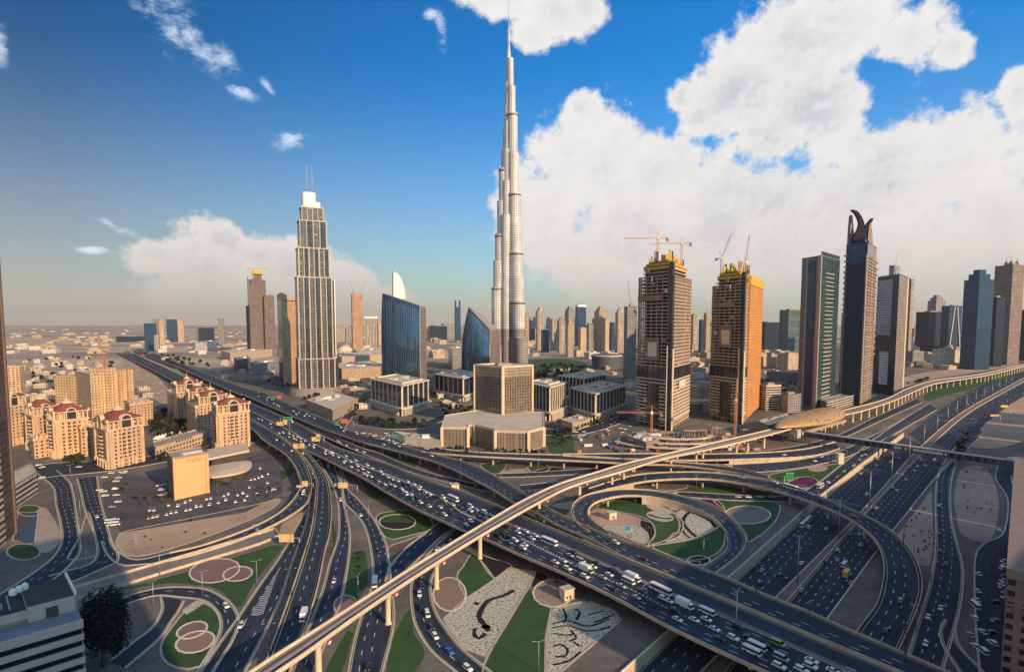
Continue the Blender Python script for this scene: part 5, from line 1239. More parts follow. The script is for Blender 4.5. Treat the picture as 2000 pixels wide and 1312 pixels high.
# dark cluster under construction on the left
UC = facade('facade_raw_dark', (.20, .145, .13), (.035, .03, .035), 4.4, 3.6, .7, .6, gr=.6, var=.6)
t = simple_tower('unfinished_tower', 'tall dark unfinished tower with a yellow cap, left of the orange tower', 492, 522, 696, 548, UC, .35, .8, 'tower under construction')
(cx, cy), sx, sy, rr = sil(492, 522, 696, .35, .8); z = ztop((cx, cy), 548)
k = MB(); k.box((0, 0, z), (sx*.55, sy*.55, ztop((cx, cy), 536)-z)); k.build('core', UC, t); k = MB(); k.box((0, 0, ztop((cx, cy), 536)), (sx*.66, sy*.66, 14)); k.build('climbing_formwork', FORM, t)
simple_tower('unfinished_tower', 'lower dark wing on the left of the yellow-capped unfinished tower', 484, 496, 694, 598, UC, .35, .9, 'tower under construction'); simple_tower('unfinished_tower', 'dark wing on the right of the yellow-capped unfinished tower', 520, 538, 696, 578, UC, .35, .9, 'tower under construction')
P_ = xy_at(500, at(500, 697).y); tower_crane('yellow crane on the yellow-capped unfinished tower', P_, ztop(P_, 524), ztop(P_, 545), None, CRY, 60, None, radians(10), 3.5)
P_ = xy_at(489, at(489, 694).y); tower_crane('thin crane mast left of the yellow-capped unfinished tower', P_, ztop(P_, 545), 0, None, CRW, 40, radians(70), radians(120), 3.2)
P_ = xy_at(692, at(692, 692).y); tower_crane('thin crane leaning left on the slim orange unfinished tower', P_, ztop(P_, 570), ztop(P_, 580), None, CRW, 58, radians(65), radians(140), 3)
P_ = xy_at(706, at(706, 692).y); tower_crane('thin crane leaning right on the slim orange unfinished tower', P_, ztop(P_, 570), ztop(P_, 580), None, CRW, 50, radians(65), radians(40), 3)
# far left towers
for xl, xr, b, tp, mt, lb in ((285,306,686,632,F_BLUE,'navy glass tower at the front of the far left cluster'),(303,311,688,655,F_STRIPE,'low pale striped tower in the far left cluster'),(300,314,676,624,F_GREY,'grey tower behind the navy glass tower, far left'),(313,322,676,626,F_SAND,'thin sunlit tower in the far left cluster'),(328,350,668,624,F_BLUE,'dark framed glass tower right in the far left cluster'),(349,361,668,624,F_SAND,'pale tower attached to the dark framed one'),(362,387,664,644,F_GREY,'low grey block right of the far left cluster'),(390,418,666,640,F_DARK,'dark slab block standing alone on the plain'),(428,439,673,622,F_GREY,'slim grey perforated tower on the plain'),(233,284,668,657,F_DARK,'long low dark building on the far plain')):
    simple_tower('tower' if tp < 636 else 'office_building', lb, xl, xr, b, tp, mt, random.uniform(.1, .4), random.uniform(.6, .9), 'tower' if tp < 636 else 'office building')
# --- red-roofed hotels
HW = facade('facade_hotel', (.54, .355, .22), (.05, .035, .035), 4.6, 3.5, .38, .52, gr=.3, var=.4, curtain=.3)
HWP = plain('hotel_stone', (.54, .37, .235), .85, var=.1); RED = plain('red_tiles', (.24, .068, .045), .75, var=.2, scale=.4); HGL = plain('hotel_arch_glass', (.05, .055, .07), .15, .2); HCR = plain('hotel_cream', (.60, .45, .31), .8, var=.08); RAIL = plain('dark_opening', (.07, .055, .05), .7)
def hotel(label, L_, F_, R_, eave_py, apex_py, fin_py, detail=True):
    a, f, r = at(*L_), at(*F_), at(*R_)
    dl, dr = a-f, r-f
    if dl.length < dr.length*.75: dl = dl.normalized()*dr.length*.8; a = f+dl
    q = quad3(a, f, r); t = thing('hotel', label, 'hotel', group='red-roofed hotel towers'); z = ztop(f, eave_py); zc = z*.80; c = (f+dl*.5+dr*.5)
    m = MB(); m.prism(q, -1, zc, 0, 1); m.build('wall', [HW, ROOFL], t)
    m = MB(); m.prism(offset(q, 1.0), zc-.2, zc+1.3, 0, bottom=True); m.build('cornice', HCR, t)
    qi = offset(q, -2.6); m = MB(); m.prism(qi, zc+1.2, z, 0, 0); up = m.build('top_storey', HW, t)
    rz = atan2(dr.y, dr.x); ul, ur = dl.normalized(), dr.normalized()
    sides = ((f, dr, ur, Vector((ur.y, -ur.x, 0))), (a, -dl, -ul, Vector((-ul.y, ul.x, 0))))
    for p0, d, u, nn in sides:
        if nn.y > .2 and nn.x < .2: nn = -nn
        l = d.length; rz_ = atan2(d.y, d.x)
        n = 7
        for j in range(n+1):
            x = p0+u*(l*j/n*.96+l*.02); k = MB(); k.box((x.x, x.y, zc+1.2), (1.0, 1.0, z-zc-1.2), rz_); k.build('gallery_column', HCR, t)
        for j in range(5):    # ground arcade piers
            x = p0+u*(l*(j+.5)/5)+nn*1.2; k = MB(); k.box((x.x, x.y, 0), (1.5, 2.4, 8), rz_); k.build('arcade_pier', HCR, t)
        mid = p0+u*(l*.5)+nn*.4    # arched gable rising through the eaves
        rad = l*.135; k = MB(); N_ = 12; th = 1.6
        for i in range(N_):
            a0, a1 = pi*i/N_, pi*(i+1)/N_
            for r0, r1, o0 in ((rad, rad*1.22, .9),):
                P = [mid+u*(cos(aa)*rr)+Vector((0, 0, z-1+sin(aa)*rr)) for aa, rr in ((a0, r0), (a0, r1), (a1, r1), (a1, r0))]
                fr = [p+nn*o0 for p in P]; bk = [p-nn*2.5 for p in P]
                k.quad(fr); k.quad([bk[1], bk[2], fr[2], fr[1]]); k.quad([fr[0], fr[3], bk[3], bk[0]])
        for sg in (-1, 1):
            x = mid+u*(sg*rad*1.11)+nn*.1; k.box((x.x, x.y, zc+1), (rad*.22, 1.8, z-1-zc-1), rz_)
        g_ = k.build('arched_gable', HCR, t)
        k = MB(); pts = [mid+u*(cos(pi*i/N_)*rad)+Vector((0, 0, z-1+sin(pi*i/N_)*rad)) for i in range(N_+1)]
        pts = [mid+u*rad+Vector((0, 0, zc+1.3))]+pts+[mid-u*rad+Vector((0, 0, zc+1.3))]
        k.quad([p+nn*.15 for p in pts]); k.build('arch_window', HGL, g_)
        if detail:
            nb = max(4, int(zc/3.5)-3)
            for s_ in range(nb):
                for q_ in (-1, 1):
                    x = mid+u*(q_*l*.075)+nn*.6; k = MB(); k.box((x.x, x.y, 10+s_*3.5), (l*.085, 1.8, 1.1), rz_); o = k.build('balcony', HCR, t)
                    k = MB(); x2 = x-nn*.55; k.box((x2.x, x2.y, 11.3+s_*3.5), (l*.075, .5, 1.9), rz_); k.build('opening', RAIL, o)
            for q_ in (.06, .94):
                x = p0+u*(l*q_)+nn*.5; k = MB(); k.box((x.x, x.y, 0), (l*.09, 1.6, zc), rz_); k.build('corner_bay', HWP, t)
    # hipped roof with flared eaves, cupola and finial
    za_ = ztop(c, apex_py); e = offset(q, 1.2); top = [(c.x+(p[0]-c.x)*.16, c.y+(p[1]-c.y)*.16) for p in e]
    mid_ = [(c.x+(p[0]-c.x)*.52, c.y+(p[1]-c.y)*.52) for p in e]
    m = MB(); m.prism(e, z-.8, z+.1, 1, 1, bottom=True); m.prism(e, z+.1, z+(za_-z)*.5, 0, poly2=mid_, cap=False); m.prism(mid_, z+(za_-z)*.5, za_, 0, poly2=top); rf = m.build('roof', [RED, HCR], t)
    zf = ztop(c, fin_py); s_ = (za_-z)*.35+1
    k = MB(); k.lathe((c.x, c.y, za_-.3), [(s_*1.3, 0), (s_*1.3, 1.4), (s_*1.0, 1.6), (s_*.85, s_*.6), (.5, s_*1.0), (.3, s_*1.1), (.15, max(s_*1.3, zf-za_)), (.01, max(s_*1.32, zf-za_+.1))], 14); k.build('cupola', HCR, rf)
    for p in e:
        k = MB(); k.box((p[0]+(c.x-p[0])*.05, p[1]+(c.y-p[1])*.05, z-1), (1.8, 1.8, 2.6), rz); k.build('corner_turret', HCR, rf)
    return t
hotel('nearest red-roofed hotel tower, alone in front by the crossroads', (188, 905), (214, 917), (283, 900), 824, 799, 779)
hotel('second red-roofed hotel tower from the left, beside the boulevard', (96, 888), (110, 896), (176, 886), 806, 786, 768)
hotel('red-roofed hotel tower half hidden behind the boulevard one', (54, 876), (70, 884), (116, 874), 797, 778, 764)
hotel('red-roofed hotel tower partly behind the dark tower at the left edge', (-2, 866), (8, 874), (56, 864), 778, 768, 752, False)
hotel('nearest red-roofed hotel tower of the right group, next to the flyover', (418, 872), (427, 881), (489, 870), 793, 775, 760)
hotel('second red-roofed hotel tower of the right group', (384, 850), (392, 857), (444, 847), 776, 760, 746, False)
hotel('third red-roofed hotel tower of the right group, mostly hidden', (366, 840), (372, 846), (412, 838), 766, 752, 740, False)
hotel('rearmost red-roofed hotel tower of the right group', (340, 826), (348, 832), (396, 823), 752, 739, 726, False)
# wings, blocks and the theatre
for lb, L_, F_, R_, tp in (('curved grey-beige wing below the rearmost red roof', (328, 806), (338, 818), (370, 810), 772), ('curved grey-beige wing left of the nearest right-group hotel', (368, 846), (384, 858), (424, 850), 794), ('pale connecting wing left of the nearest hotel tower', (148, 884), (160, 892), (196, 886), 834), ('low pale wing behind the nearest hotel tower', (245, 826), (256, 836), (300, 828), 790), ('small wing between the left hotel towers', (60, 890), (68, 896), (100, 890), 858)):
    t, q, z, a, f, r = px_tower('hotel_wing', lb, L_, F_, R_, tp, HW, HW, 'hotel wing', ROOFL)
    m = MB(); m.prism(offset(q, .8), z-1.5, z+.4, 0, bottom=True); m.build('cornice', HCR, t)
    for i in range(3):
        x = f+(r-f)*(.2+.3*i); m = MB(); m.tube((x.x, x.y, z), (x.x, x.y, z+3), 2.2, .4, 10); m.build('turret', HCR, t)
F_BB = facade('facade_big_beige', (.60, .40, .23), (.07, .055, .05), 5.2, 4.2, .34, .5, gr=.4)
t, q, z, a, f, r = px_tower('apartment_block', 'massive sunlit beige block with stepped wings behind the left hotels', (150, 800), (180, 812), (252, 800), 732, F_BB, F_BB, 'apartment block', ROOFL)
dr, dl = r-f, a-f
for u0, u1, h in ((.3, .5, 9), (.62, .72, 5), (.86, 1.0, 4)):
    p = f+dr*(u0+u1)/2+dl*.12; m = MB(); m.box((p.x, p.y, -1), (dr.length*(u1-u0), dl.length*.35, z+h), atan2(dr.y, dr.x)); m.build('tower_bay', F_BB, t)
m = MB(); p = f+dl*1.0+dr*.3; m.box((p.x, p.y, -1), (dr.length*.7, dl.length*.8, z*.9), atan2(dr.y, dr.x)); m.build('side_wing', F_BB, t)
for i in range(3):
    p = f+dr*(.25+.25*i)+dl*.3; m = MB(); m.lathe((p.x, p.y, z-.1), [(2.2, 0), (2.2, 2), (1.6, 4), (.01, 5.5)], 10); m.build('turret', HCR, t)
simple_tower('apartment_block', 'tan ribbed block at the far left beyond the red roofs', 14, 46, 774, 716, facade('facade_tan_ribs', (.55, .37, .23), (.09, .06, .05), 6, 4, .5, .5), .3, .7, 'apartment block')
ORW = plain('orange_render_wall', (.66, .38, .19), .85, var=.08, scale=.06); ORW_SHADE = plain('orange_render_shade', (.33, .21, .15), .85)  # second colour is the wall darkened: shade painted into the less lit side
t, q, z, a, f, r = px_tower('theatre', 'blank sunlit orange wall of a windowless hall beside the car park', (329, 962), (340, 977), (410, 961), 897, ORW_SHADE, ORW, 'hall', ROOFG)
dr, dl = r-f, a-f; ur, ul = dr.normalized(), dl.normalized(); nr = outn(ur, f)
fpanel(t, f, dr, nr, 'corner_pier', 0, .05, 0, z+1, ORW, .4, 1.2); fpanel(t, f, dr, nr, 'corner_pier', .9, .98, 0, z*.95, ORW, .4, 1.2)
for i in range(10): fpanel(t, f+dl*.45, dr, nr, 'roof_vent', .34+.055*i, .37+.055*i, z-.1, z+1.2, WHITE, 0, 5)
for i in range(7): fpanel(t, f, dr, nr, 'red_lettering', .40+.062*i, .40+.062*i+.03, z*.86+.6*sin(i*2.1), z*.93+.5*cos(i*1.7), plain('faded_red', (.52, .20, .10), .7), .12, .2)
a, f, r = at(412, 902), at(416, 917), at(490, 899); zz = 13
SH = plain('shell_roof', (.56, .44, .33), .6, var=.1)
t = thing('hall_annex', 'long flat-roofed annex with a rounded lower roof beside the orange hall', 'hall')
q = quad3(at(404, 903), at(408, 922), at(488, 904)); m = MB(); m.prism(offset(q, -3), -1, 10.5, 0); m.build('wall', RAIL, t); m = MB(); m.prism(q, 10.5, 12.4, 0, bottom=True); m.build('flat_roof', SH, t)
pts = spline([at(x, y, 3) for x, y in ((408,938),(450,934),(480,926),(492,916),(488,908),(470,908),(430,914),(406,920))], 3, True); pl = [(p.x, p.y) for p in pts]
if sum(pl[i-1][0]*pl[i][1]-pl[i][0]*pl[i-1][1] for i in range(len(pl))) < 0: pl.reverse()
m = MB(); m.prism(pl, 5, 6.8, 0, bottom=True); cc = (sum(p[0] for p in pl)/len(pl), sum(p[1] for p in pl)/len(pl)); m.prism(pl, 6.8, 8.6, 0, poly2=[lerp2(p, cc, .45) for p in pl]); m.build('rounded_roof', SH, t)
m = MB(); m.prism([lerp2(p, cc, .12) for p in pl], -1, 5, 0); m.build('wall', RAIL, t)
t, q, z, a, f, r = px_tower('arcade_building', 'low cream arcade with square openings behind the orange hall', (300, 884), (304, 897), (404, 864), 876, facade('facade_arcade', (.56, .42, .29), (.07, .06, .06), 5, 4.5, .5, .5), None, 'arcade', ROOFG)
tents = thing('tent_row', 'row of small white peaked tents behind the low cream arcade', 'tent')
for i in range(8):
    p = at(306+6*i, 862-1.7*i); k = MB(); k.prism(rect(p.x, p.y, 6.5, 6.5, .4), 3, 6.5, 0, poly2=rect(p.x, p.y, .3, .3, .4), bottom=True); k.build('canopy', AWW, tents)
    for sx_, sy_ in ((-1, -1), (1, -1), (1, 1), (-1, 1)):
        k = MB(); k.tube((p.x+sx_*2.2, p.y+sy_*2.2, 0), (p.x+sx_*2.2, p.y+sy_*2.2, 3.2), .15, n=6); k.build('pole', WHITE, tents)
# --- near buildings on the frame edges
F_LT = facade('facade_brown_tower', (.10, .065, .055), (.035, .028, .035), 1.6, 3.8, .62, .86, gr=.12, metal=.3, var=.6, curtain=.2)
F_LT2 = facade('facade_brown_stripes', (.50, .38, .27), (.03, .025, .03), 30, 3.8, .96, .55, gr=.2)
t = thing('glass_tower', 'dark brown glass tower cut off by the left edge', 'tower')
a, f, r = at(-90, 1000), at(-10, 1075), at(32, 1040); q = quad3(a, f, r); z = ztop(f, 470)+10
m = MB(); m.prism(q, -1, z, 0, 1); m.build('wall', [F_LT, ROOFG], t)
ur = (r-f).normalized(); nr = outn(ur, f)
fpanel(t, f, r-f, nr, 'banded_bay', .02, .42, 0, z*.32, F_LT2, .5, 1.0); fpanel(t, f, r-f, nr, 'edge_fin', .94, 1.0, 0, z, plain('brown_fin', (.16, .10, .085), .5), .4, 1.0)
t, q, z, a, f, r = px_tower('entrance_pavilion', 'curved low pavilion with sunlit bands at the foot of the dark tower', (20, 968), (30, 992), (74, 962), 950, F_BAND, F_BAND, 'pavilion', ROOFL)
OFW = plain('office_cream', (.50, .42, .34), .8, var=.1); OFG = plain('office_ribbon_glass', (.012, .016, .026), .12, .2)
t = thing('office_building', 'cream and navy banded office block in the bottom left corner', 'office building')
ZO = 34.0; f = at(165, 1253, ZO-13); f.z = 0; r1 = at(160, 1125, ZO); l1 = at(-60, 1330, ZO-13)
f = at(163, 1215, ZO-8); dl = (at(0, 1262, ZO-8)-f); dl.z = 0; u = dl.normalized(); f.z = 0; bdir = Vector((-u.y, u.x, 0)); bdir = bdir if bdir.y > 0 else -bdir
def slab(nm, x0, x1, y0, y1, z0, z1, mat, top=None):
    p = [f+u*x+bdir*y for x, y in ((x0, y0), (x1, y0), (x1, y1), (x0, y1))]; P = [(v.x, v.y) for v in p]
    if sum(P[i][0]*P[(i+1) % 4][1]-P[(i+1) % 4][0]*P[i][1] for i in range(4)) < 0: P.reverse()
    m = MB(); m.prism(P, z0, z1, 0, 0 if top is None else 1, bottom=True); return m.build(nm, [mat]+([top] if top else []), t)
zf = ZO-8; slab('wall', .6, 120, .8, 34, -1, zf-.6, OFG); k_ = 0
while zf-k_*4.2 > 2:
    zz = zf-k_*4.2; slab('floor_band', 0, 120, 0, 35, zz-1.9, zz+.2, OFW) ; k_ += 1
slab('terrace', 0, 120, 0, 12, zf+.2, zf+.3, plain('terrace_blue', (.17, .20, .24), .8)); slab('parapet', 0, 120, -.1, .6, zf, zf+1.2, OFW)
slab('upper_wall', 0, 14, 12, 34, zf+.1, ZO-2, OFW, plain('roof_dark', (.05, .045, .05), .9)); slab('upper_wall', 14, 120, 14, 34, zf+.1, ZO-3.5, OFW, plain('roof_navy', (.022, .028, .042), .5))
slab('roof_parapet', 0, .7, 12, 35, zf, ZO-.7, AWW); slab('recess', 5.5, 9, 11.7, 12.6, zf+.1, ZO-4, RAIL); slab('canopy', 14, 120, 11.5, 14.2, zf+2.2, zf+2.9, OFW)
for i in range(16):
    o = slab('roof_skylight_frame', 18+i*4.2, 18.5+i*4.2, 17, 32, ZO-3.5, ZO-3.0, plain('skylight_frame', (.30, .28, .27), .6))
for i in range(7): slab('roof_unit', 20+i*8.4, 23+i*8.4, 20, 22, ZO-3.5, ZO-2, GALV)
m = MB(); p = f+u*13+bdir*31
for i in range(3): m.lathe((p.x+u.x*i*.3, p.y-i*2.4, ZO-2), [(1.1, 0), (1.2, 1.5), (.6, 2.3), (.01, 2.5)], 10)
m.build('water_tank', AWW, t)
for i in range(9): slab('column', 4+i*9, 5+i*9, 12.5, 13.3, zf, zf+2.4, OFW)
F_RB = facade('facade_brown_windows', (.20, .15, .13), (.015, .015, .02), 3.8, 3.6, .5, .5, gr=.2, var=.4)
t = thing('apartment_block', 'brown apartment block with square windows at the lower right edge', 'apartment block')
p0 = at(1973, 1062); p1 = at(1950, 1420); dirn = (p1-p0).normalized(); side_ = Vector((-dirn.y, dirn.x, 0)); side_ = side_ if side_.x > 0 else -side_
P = [p0, p1, p1+side_*45, p0+side_*45]; P = [(v.x, v.y) for v in P]
if sum(P[i-1][0]*P[i][1]-P[i][0]*P[i-1][1] for i in range(4)) < 0: P.reverse()
m = MB(); m.prism(P, -1, 52, 0, 1); m.build('wall', [F_RB, ROOFG], t); m = MB(); m.prism(offset(P, .6), 50, 53, 0, bottom=True); m.build('cornice', plain('brown_trim', (.24, .18, .15), .8), t)
for zz in (5, 17, 29, 41): m = MB(); m.prism(offset(P, .4), zz, zz+.7, 0, bottom=True); m.build('string_course', plain('brown_trim', (.24, .18, .15), .8), t)
m = MB(); c = (p0+side_*14); m.box((c.x, c.y, 52), (14, 12, 4), .3); m.build('plant_room', plain('cream_box', (.45, .40, .36), .7), t)

# --- low city: mall, small blocks, far houses
MALL = plain('mall_sand', (.42, .33, .24), .9, var=.15); MALLW = facade('facade_mall', (.42, .31, .22), (.30, .22, .16), 6, 20, .5, .9, gr=.8, var=.1, curtain=0)
def low(label, L_, F_, R_, top, mat, cat='low building', name='low_building', roof=None, n=3):
    t, q, z, a, f, r = px_tower(name, label, L_, F_, R_, top, mat, mat, cat, roof or ROOFL)
    for i in range(n):
        p = f+(r-f)*random.uniform(.15, .85)+(a-f)*random.uniform(.2, .8); m = MB(); m.box((p.x, p.y, z-.1), (random.uniform(5, 14), random.uniform(4, 9), random.uniform(1.5, 4)), random.random()); m.build('roof_unit', random.choice((ROOFG, WHITE, ROOFL)), t)
    return t
low('long sand-coloured mall wall between the stepped hotel tower and the blue glass tower', (650, 728), (668, 742), (752, 734), 722, MALLW, 'mall', 'mall', n=8)
low('pale flat mall roof behind the sand-coloured wall', (655, 708), (668, 716), (770, 706), 698, MALL, 'mall', 'mall', n=10)
low('farther mall building with a stepped roof', (690, 695), (700, 702), (760, 694), 688, MALLW, 'mall', 'mall', n=5)
t = thing('dome_hall', 'shallow pale dome beside the small striped tower', 'dome'); p = at(674, 690); k = MB(); k.lathe((p.x, p.y, 0), [(36*cos(a), 5+30*sin(a)) for a in [pi/2*i/8 for i in range(9)]], 24); k.build('dome', plain('dome_pale', (.60, .50, .38), .6), t); k = MB(); k.lathe((p.x, p.y, 0), [(37, -1), (37, 5), (35, 5.5)], 24); k.build('drum', MALL, t)
low('beige mall hall left of the dark unfinished tower', (432, 700), (450, 706), (548, 694), 690, MALL, 'mall', 'mall', n=8)
low('dark mall entrance with a tall pointed arch', (458, 722), (464, 728), (490, 722), 704, plain('dark_mall', (.12, .085, .095), .8), 'mall', 'mall', n=1)
low('grey mall annex left of the orange tower', (490, 728), (498, 734), (546, 726), 712, F_GREY, 'mall', 'mall', n=4)
low('white and blue office pavilion on the plain', (376, 684), (382, 688), (424, 684), 670, F_WHITE, n=2)
low('banded grey office block left of the teal glass tower', (876, 716), (884, 722), (904, 716), 682, F_BAND, n=1)
low('low podium at the foot of the stepped hotel tower', (600, 800), (650, 822), (700, 796), 802, plain('podium_tan', (.34, .28, .22), .85), n=6)
low('round-cornered low building by the city street', (690, 776), (704, 784), (726, 774), 772, MALL, n=2)
low('curved sand-coloured low wall building right of the cube', (1096, 838), (1118, 845), (1152, 832), 828, facade('facade_curved_low', (.44, .36, .27), (.08, .07, .07), 4, 8, .55, .6), n=1)
t = thing('arena', 'wide dark disc-roofed hall right of the park', 'arena'); p = at(1188, 722); p = Vector((p.x, p.y+40, 0)); rr = 29*proj(p)[2]/F; k = MB(); k.lathe((p.x, p.y, 0), [(rr*.92, -1), (rr*.97, ztop(p, 694)*.8), (rr*1.04, ztop(p, 694)), (rr*.9, ztop(p, 692)), (.1, ztop(p, 690))], 32); k.build('roof_and_wall', plain('arena_dark', (.09, .10, .12), .5), t); k = MB(); k.lathe((p.x, p.y, ztop(p, 694)), [(rr*1.06, -1), (rr*1.06, 1), (rr*.9, 1.5)], 32); k.build('roof_rim', CONC_W, t)
low('low concrete site podium at the foot of the left twin tower', (1225, 866), (1262, 880), (1300, 868), 866, plain('site_concrete', (.22, .18, .16), .9), 'building site', 'site_podium', n=6)
for i in range(3):
    t = thing('site_ring', ('outer', 'middle', 'inner')[i]+' curved concrete ring of the unfinished podium below the twin towers', 'building site'); p = at(1330, 872); rx = (66, 52, 36)[i]
    k = MB(); arcp = [Vector((p.x+rx*cos(a), p.y+18+rx*.62*sin(a), 3+i*3)) for a in [pi*1.02+pi*.98*j/26 for j in range(27)]]; wall_along(k, arcp, -.6, .5, 5); k.build('ring_slab', SLAB, t)
    for j in range(0, 27, 3): k = MB(); k.tube((arcp[j].x, arcp[j].y, 0), tuple(arcp[j]), .5, n=6); k.build('column', COLM, t)
low('long dark site hall behind the rail track', (1480, 846), (1500, 856), (1560, 838), 832, F_GREY, 'building site', 'site_podium', n=3)
low('white site cabins in a row beside the flyover', (768, 856), (790, 866), (862, 876), 853, plain('cabin_white', (.62, .58, .50), .7), 'site cabin', 'site_cabin', n=4)
# scattered low buildings of the old district and the plain
BOX = []
def scatter(n, x0, x1, y0, y1, hmin, hmax, wmin, wmax, mats, name, label, cat, group, avoid=None):
    for _ in range(n):
        px, py = random.uniform(x0, x1), random.uniform(y0, y1); p = at(px, py)
        if avoid and avoid(px, py): continue
        if any((p.x-q[0])**2+(p.y-q[1])**2 < (wmax*.75+q[2])**2 for q in BOX): continue
        w, d, h = random.uniform(wmin, wmax), random.uniform(wmin, wmax)*.8, random.uniform(hmin, hmax); BOX.append((p.x, p.y, w*.6))
        rz = random.choice((.35, .35+pi/2, .9)); m = MB(); m.prism(rect(0, 0, w, d), -.5, h, 0, 1); mt = random.choice(mats); o = m.build(name, [mt, ROOFL]); o.location = (p.x, p.y, 0); o.rotation_euler = (0, 0, rz)
        tag(o, label, cat, group)
        k = MB(); k.box((w*.2, 0, h-.05), (w*.3, d*.35, 1.5+h*.12)); k.build('roof_room', ROOFL, o)
        k = MB(); qq = rect(0, 0, w, d); wall_along(k, [Vector((*v, h)) for v in qq+[qq[0]]], -.1, .9, .4); k.build('parapet', mt, o)
LM = [F_LOW, F_LOW, F_SAND, F_WHITE, F_BEIGE]
hw = lambda px, py: py > 676+(px-228)*.5-8 and py < 676+(px-228)*.5+55 if px > 215 else False
scatter(130, 40, 330, 700, 786, 6, 12, 14, 26, LM, 'house', 'pale flat-roofed low building in the old quarter behind the hotels', 'low building', 'flat-roofed buildings of the old quarter', hw)
scatter(170, 20, 480, 642, 692, 7, 16, 25, 80, LM, 'warehouse', 'pale low shed scattered on the far desert plain', 'low building', 'sheds on the far desert plain', hw)
scatter(90, 640, 1000, 644, 700, 8, 26, 30, 70, LM+[F_GREY], 'block', 'low pale block in the haze behind the malls', 'low building', 'low blocks behind the malls', None)
scatter(110, 1000, 1560, 650, 712, 8, 30, 25, 60, LM+[F_GREY], 'block', 'low pale block along the foot of the middle skyline', 'low building', 'low blocks at the foot of the middle skyline', lambda x, y: 1010 < x < 1150 and y > 700)
scatter(70, 1770, 2000, 650, 706, 10, 40, 25, 60, LM+[F_GREY, F_DARK], 'block', 'low block in the haze behind the right-hand towers', 'low building', 'low blocks behind the right-hand towers', None)
scatter(24, 425, 560, 702, 742, 5, 10, 14, 34, LM, 'pavilion', 'small low building beside the distant flyovers', 'low building', 'small buildings beside the distant flyovers', hw)
scatter(40, 590, 900, 742, 800, 4, 8, 10, 20, LM, 'pavilion', 'small pale building between the malls and the office blocks', 'low building', 'small buildings between malls and office blocks', lambda x, y: 560 < x < 705 or 715 < x < 850 and y > 745)
scatter(40, 1050, 1240, 722, 765, 4, 9, 12, 24, LM, 'pavilion', 'small pale building beside the park', 'low building', 'small buildings beside the park', lambda x, y: 1085 < x < 1225 and y > 735)
scatter(30, 1485, 1565, 722, 800, 5, 9, 12, 24, LM, 'pavilion', 'small pale building among the yards left of the green tower', 'low building', 'small buildings left of the green tower', None)
m = MB(); m.prism(rect(0, 0, 112, 40), -1, 190, 0, 1); o = m.build('tower', [F_SIDE, ROOFG]); o.location = (62, -78, 0); o.rotation_euler = (0, 0, .74); tag(o, 'broad unseen tower added behind the viewpoint to shade the lower left', 'tower')  # unseen block added so that its shadow covers the lower left corner
k = MB(); k.box((6, -4, 189.9), (20, 14, 4)); k.build('plant_room', ROOFG, o)
# unseen towers added beyond the right edge, placed and sized to shade the lower right
for i, (x, y, w, h) in enumerate(((255, 55, 90, 98), (345, 60, 110, 108), (435, 140, 116, 112), (525, 220, 116, 112), (615, 300, 116, 116), (705, 385, 116, 112), (800, 470, 116, 110), (900, 560, 116, 110))):
    m = MB(); m.prism(rect(0, 0, w, w*.8), -1, h, 0, 1); o = m.build('tower', [F_DARK if i % 2 else F_SIDE, ROOFG]); o.location = (x, y, 0); o.rotation_euler = (0, 0, .7); tag(o, ('first', 'second', 'third', 'fourth', 'fifth', 'sixth', 'seventh', 'eighth')[i]+' unseen tower added beyond the right edge to shade the lower right', 'tower')
    k = MB(); k.box((0, 0, h-.1), (w*.5, w*.4, 6)); k.build('plant_room', ROOFG, o)

CONT = [plain('container_'+n, c, .6) for n, c in (('blue', (.05, .12, .25)), ('rust', (.35, .10, .05)), ('white', (.62, .60, .55)), ('grey', (.25, .25, .26)), ('yellow', (.5, .33, .05)))]
for i in range(70):
    px, py = random.uniform(1130, 1500), random.uniform(842, 884); p = at(px, py)
    if 1225 < px < 1352 and py < 846: continue
    k = MB(); L_ = random.choice((6, 6, 9, 12)); k.box((0, 0, .02), (L_, 2.5, 2.6)); mt = random.choice(CONT); o = k.build('site_container', mt); o.location = p; o.rotation_euler = (0, 0, random.choice((.2, .3, 1.8, 1.2))); tag(o, 'small site container or stack on the building site below the twin towers', 'site container', 'containers on the building site')
    k = MB(); k.box((L_*.5, 0, .2), (.08, 2.2, 2.2)); k.build('door', CONC_D, o)
SCF = plain('scaffold_tan', (.36, .26, .18), .8)
for i in range(16):
    px, py = random.uniform(1240, 1480), random.uniform(848, 872); p = at(px, py); t = thing('scaffold_frame', 'scaffold frame on the building site below the twin towers', 'scaffold', p, random.random(), 'scaffolds on the building site'); w, h = random.uniform(6, 14), random.uniform(4, 9)
    for sx_ in (-1, 0, 1):
        for sy_ in (-1, 1): k = MB(); k.box((sx_*w/2, sy_*w*.3, 0), (.5, .5, h)); k.build('post', SCF, t)
    k = MB(); k.box((0, 0, h), (w+1, w*.6+1, .6)); k.build('platform', SCF, t)

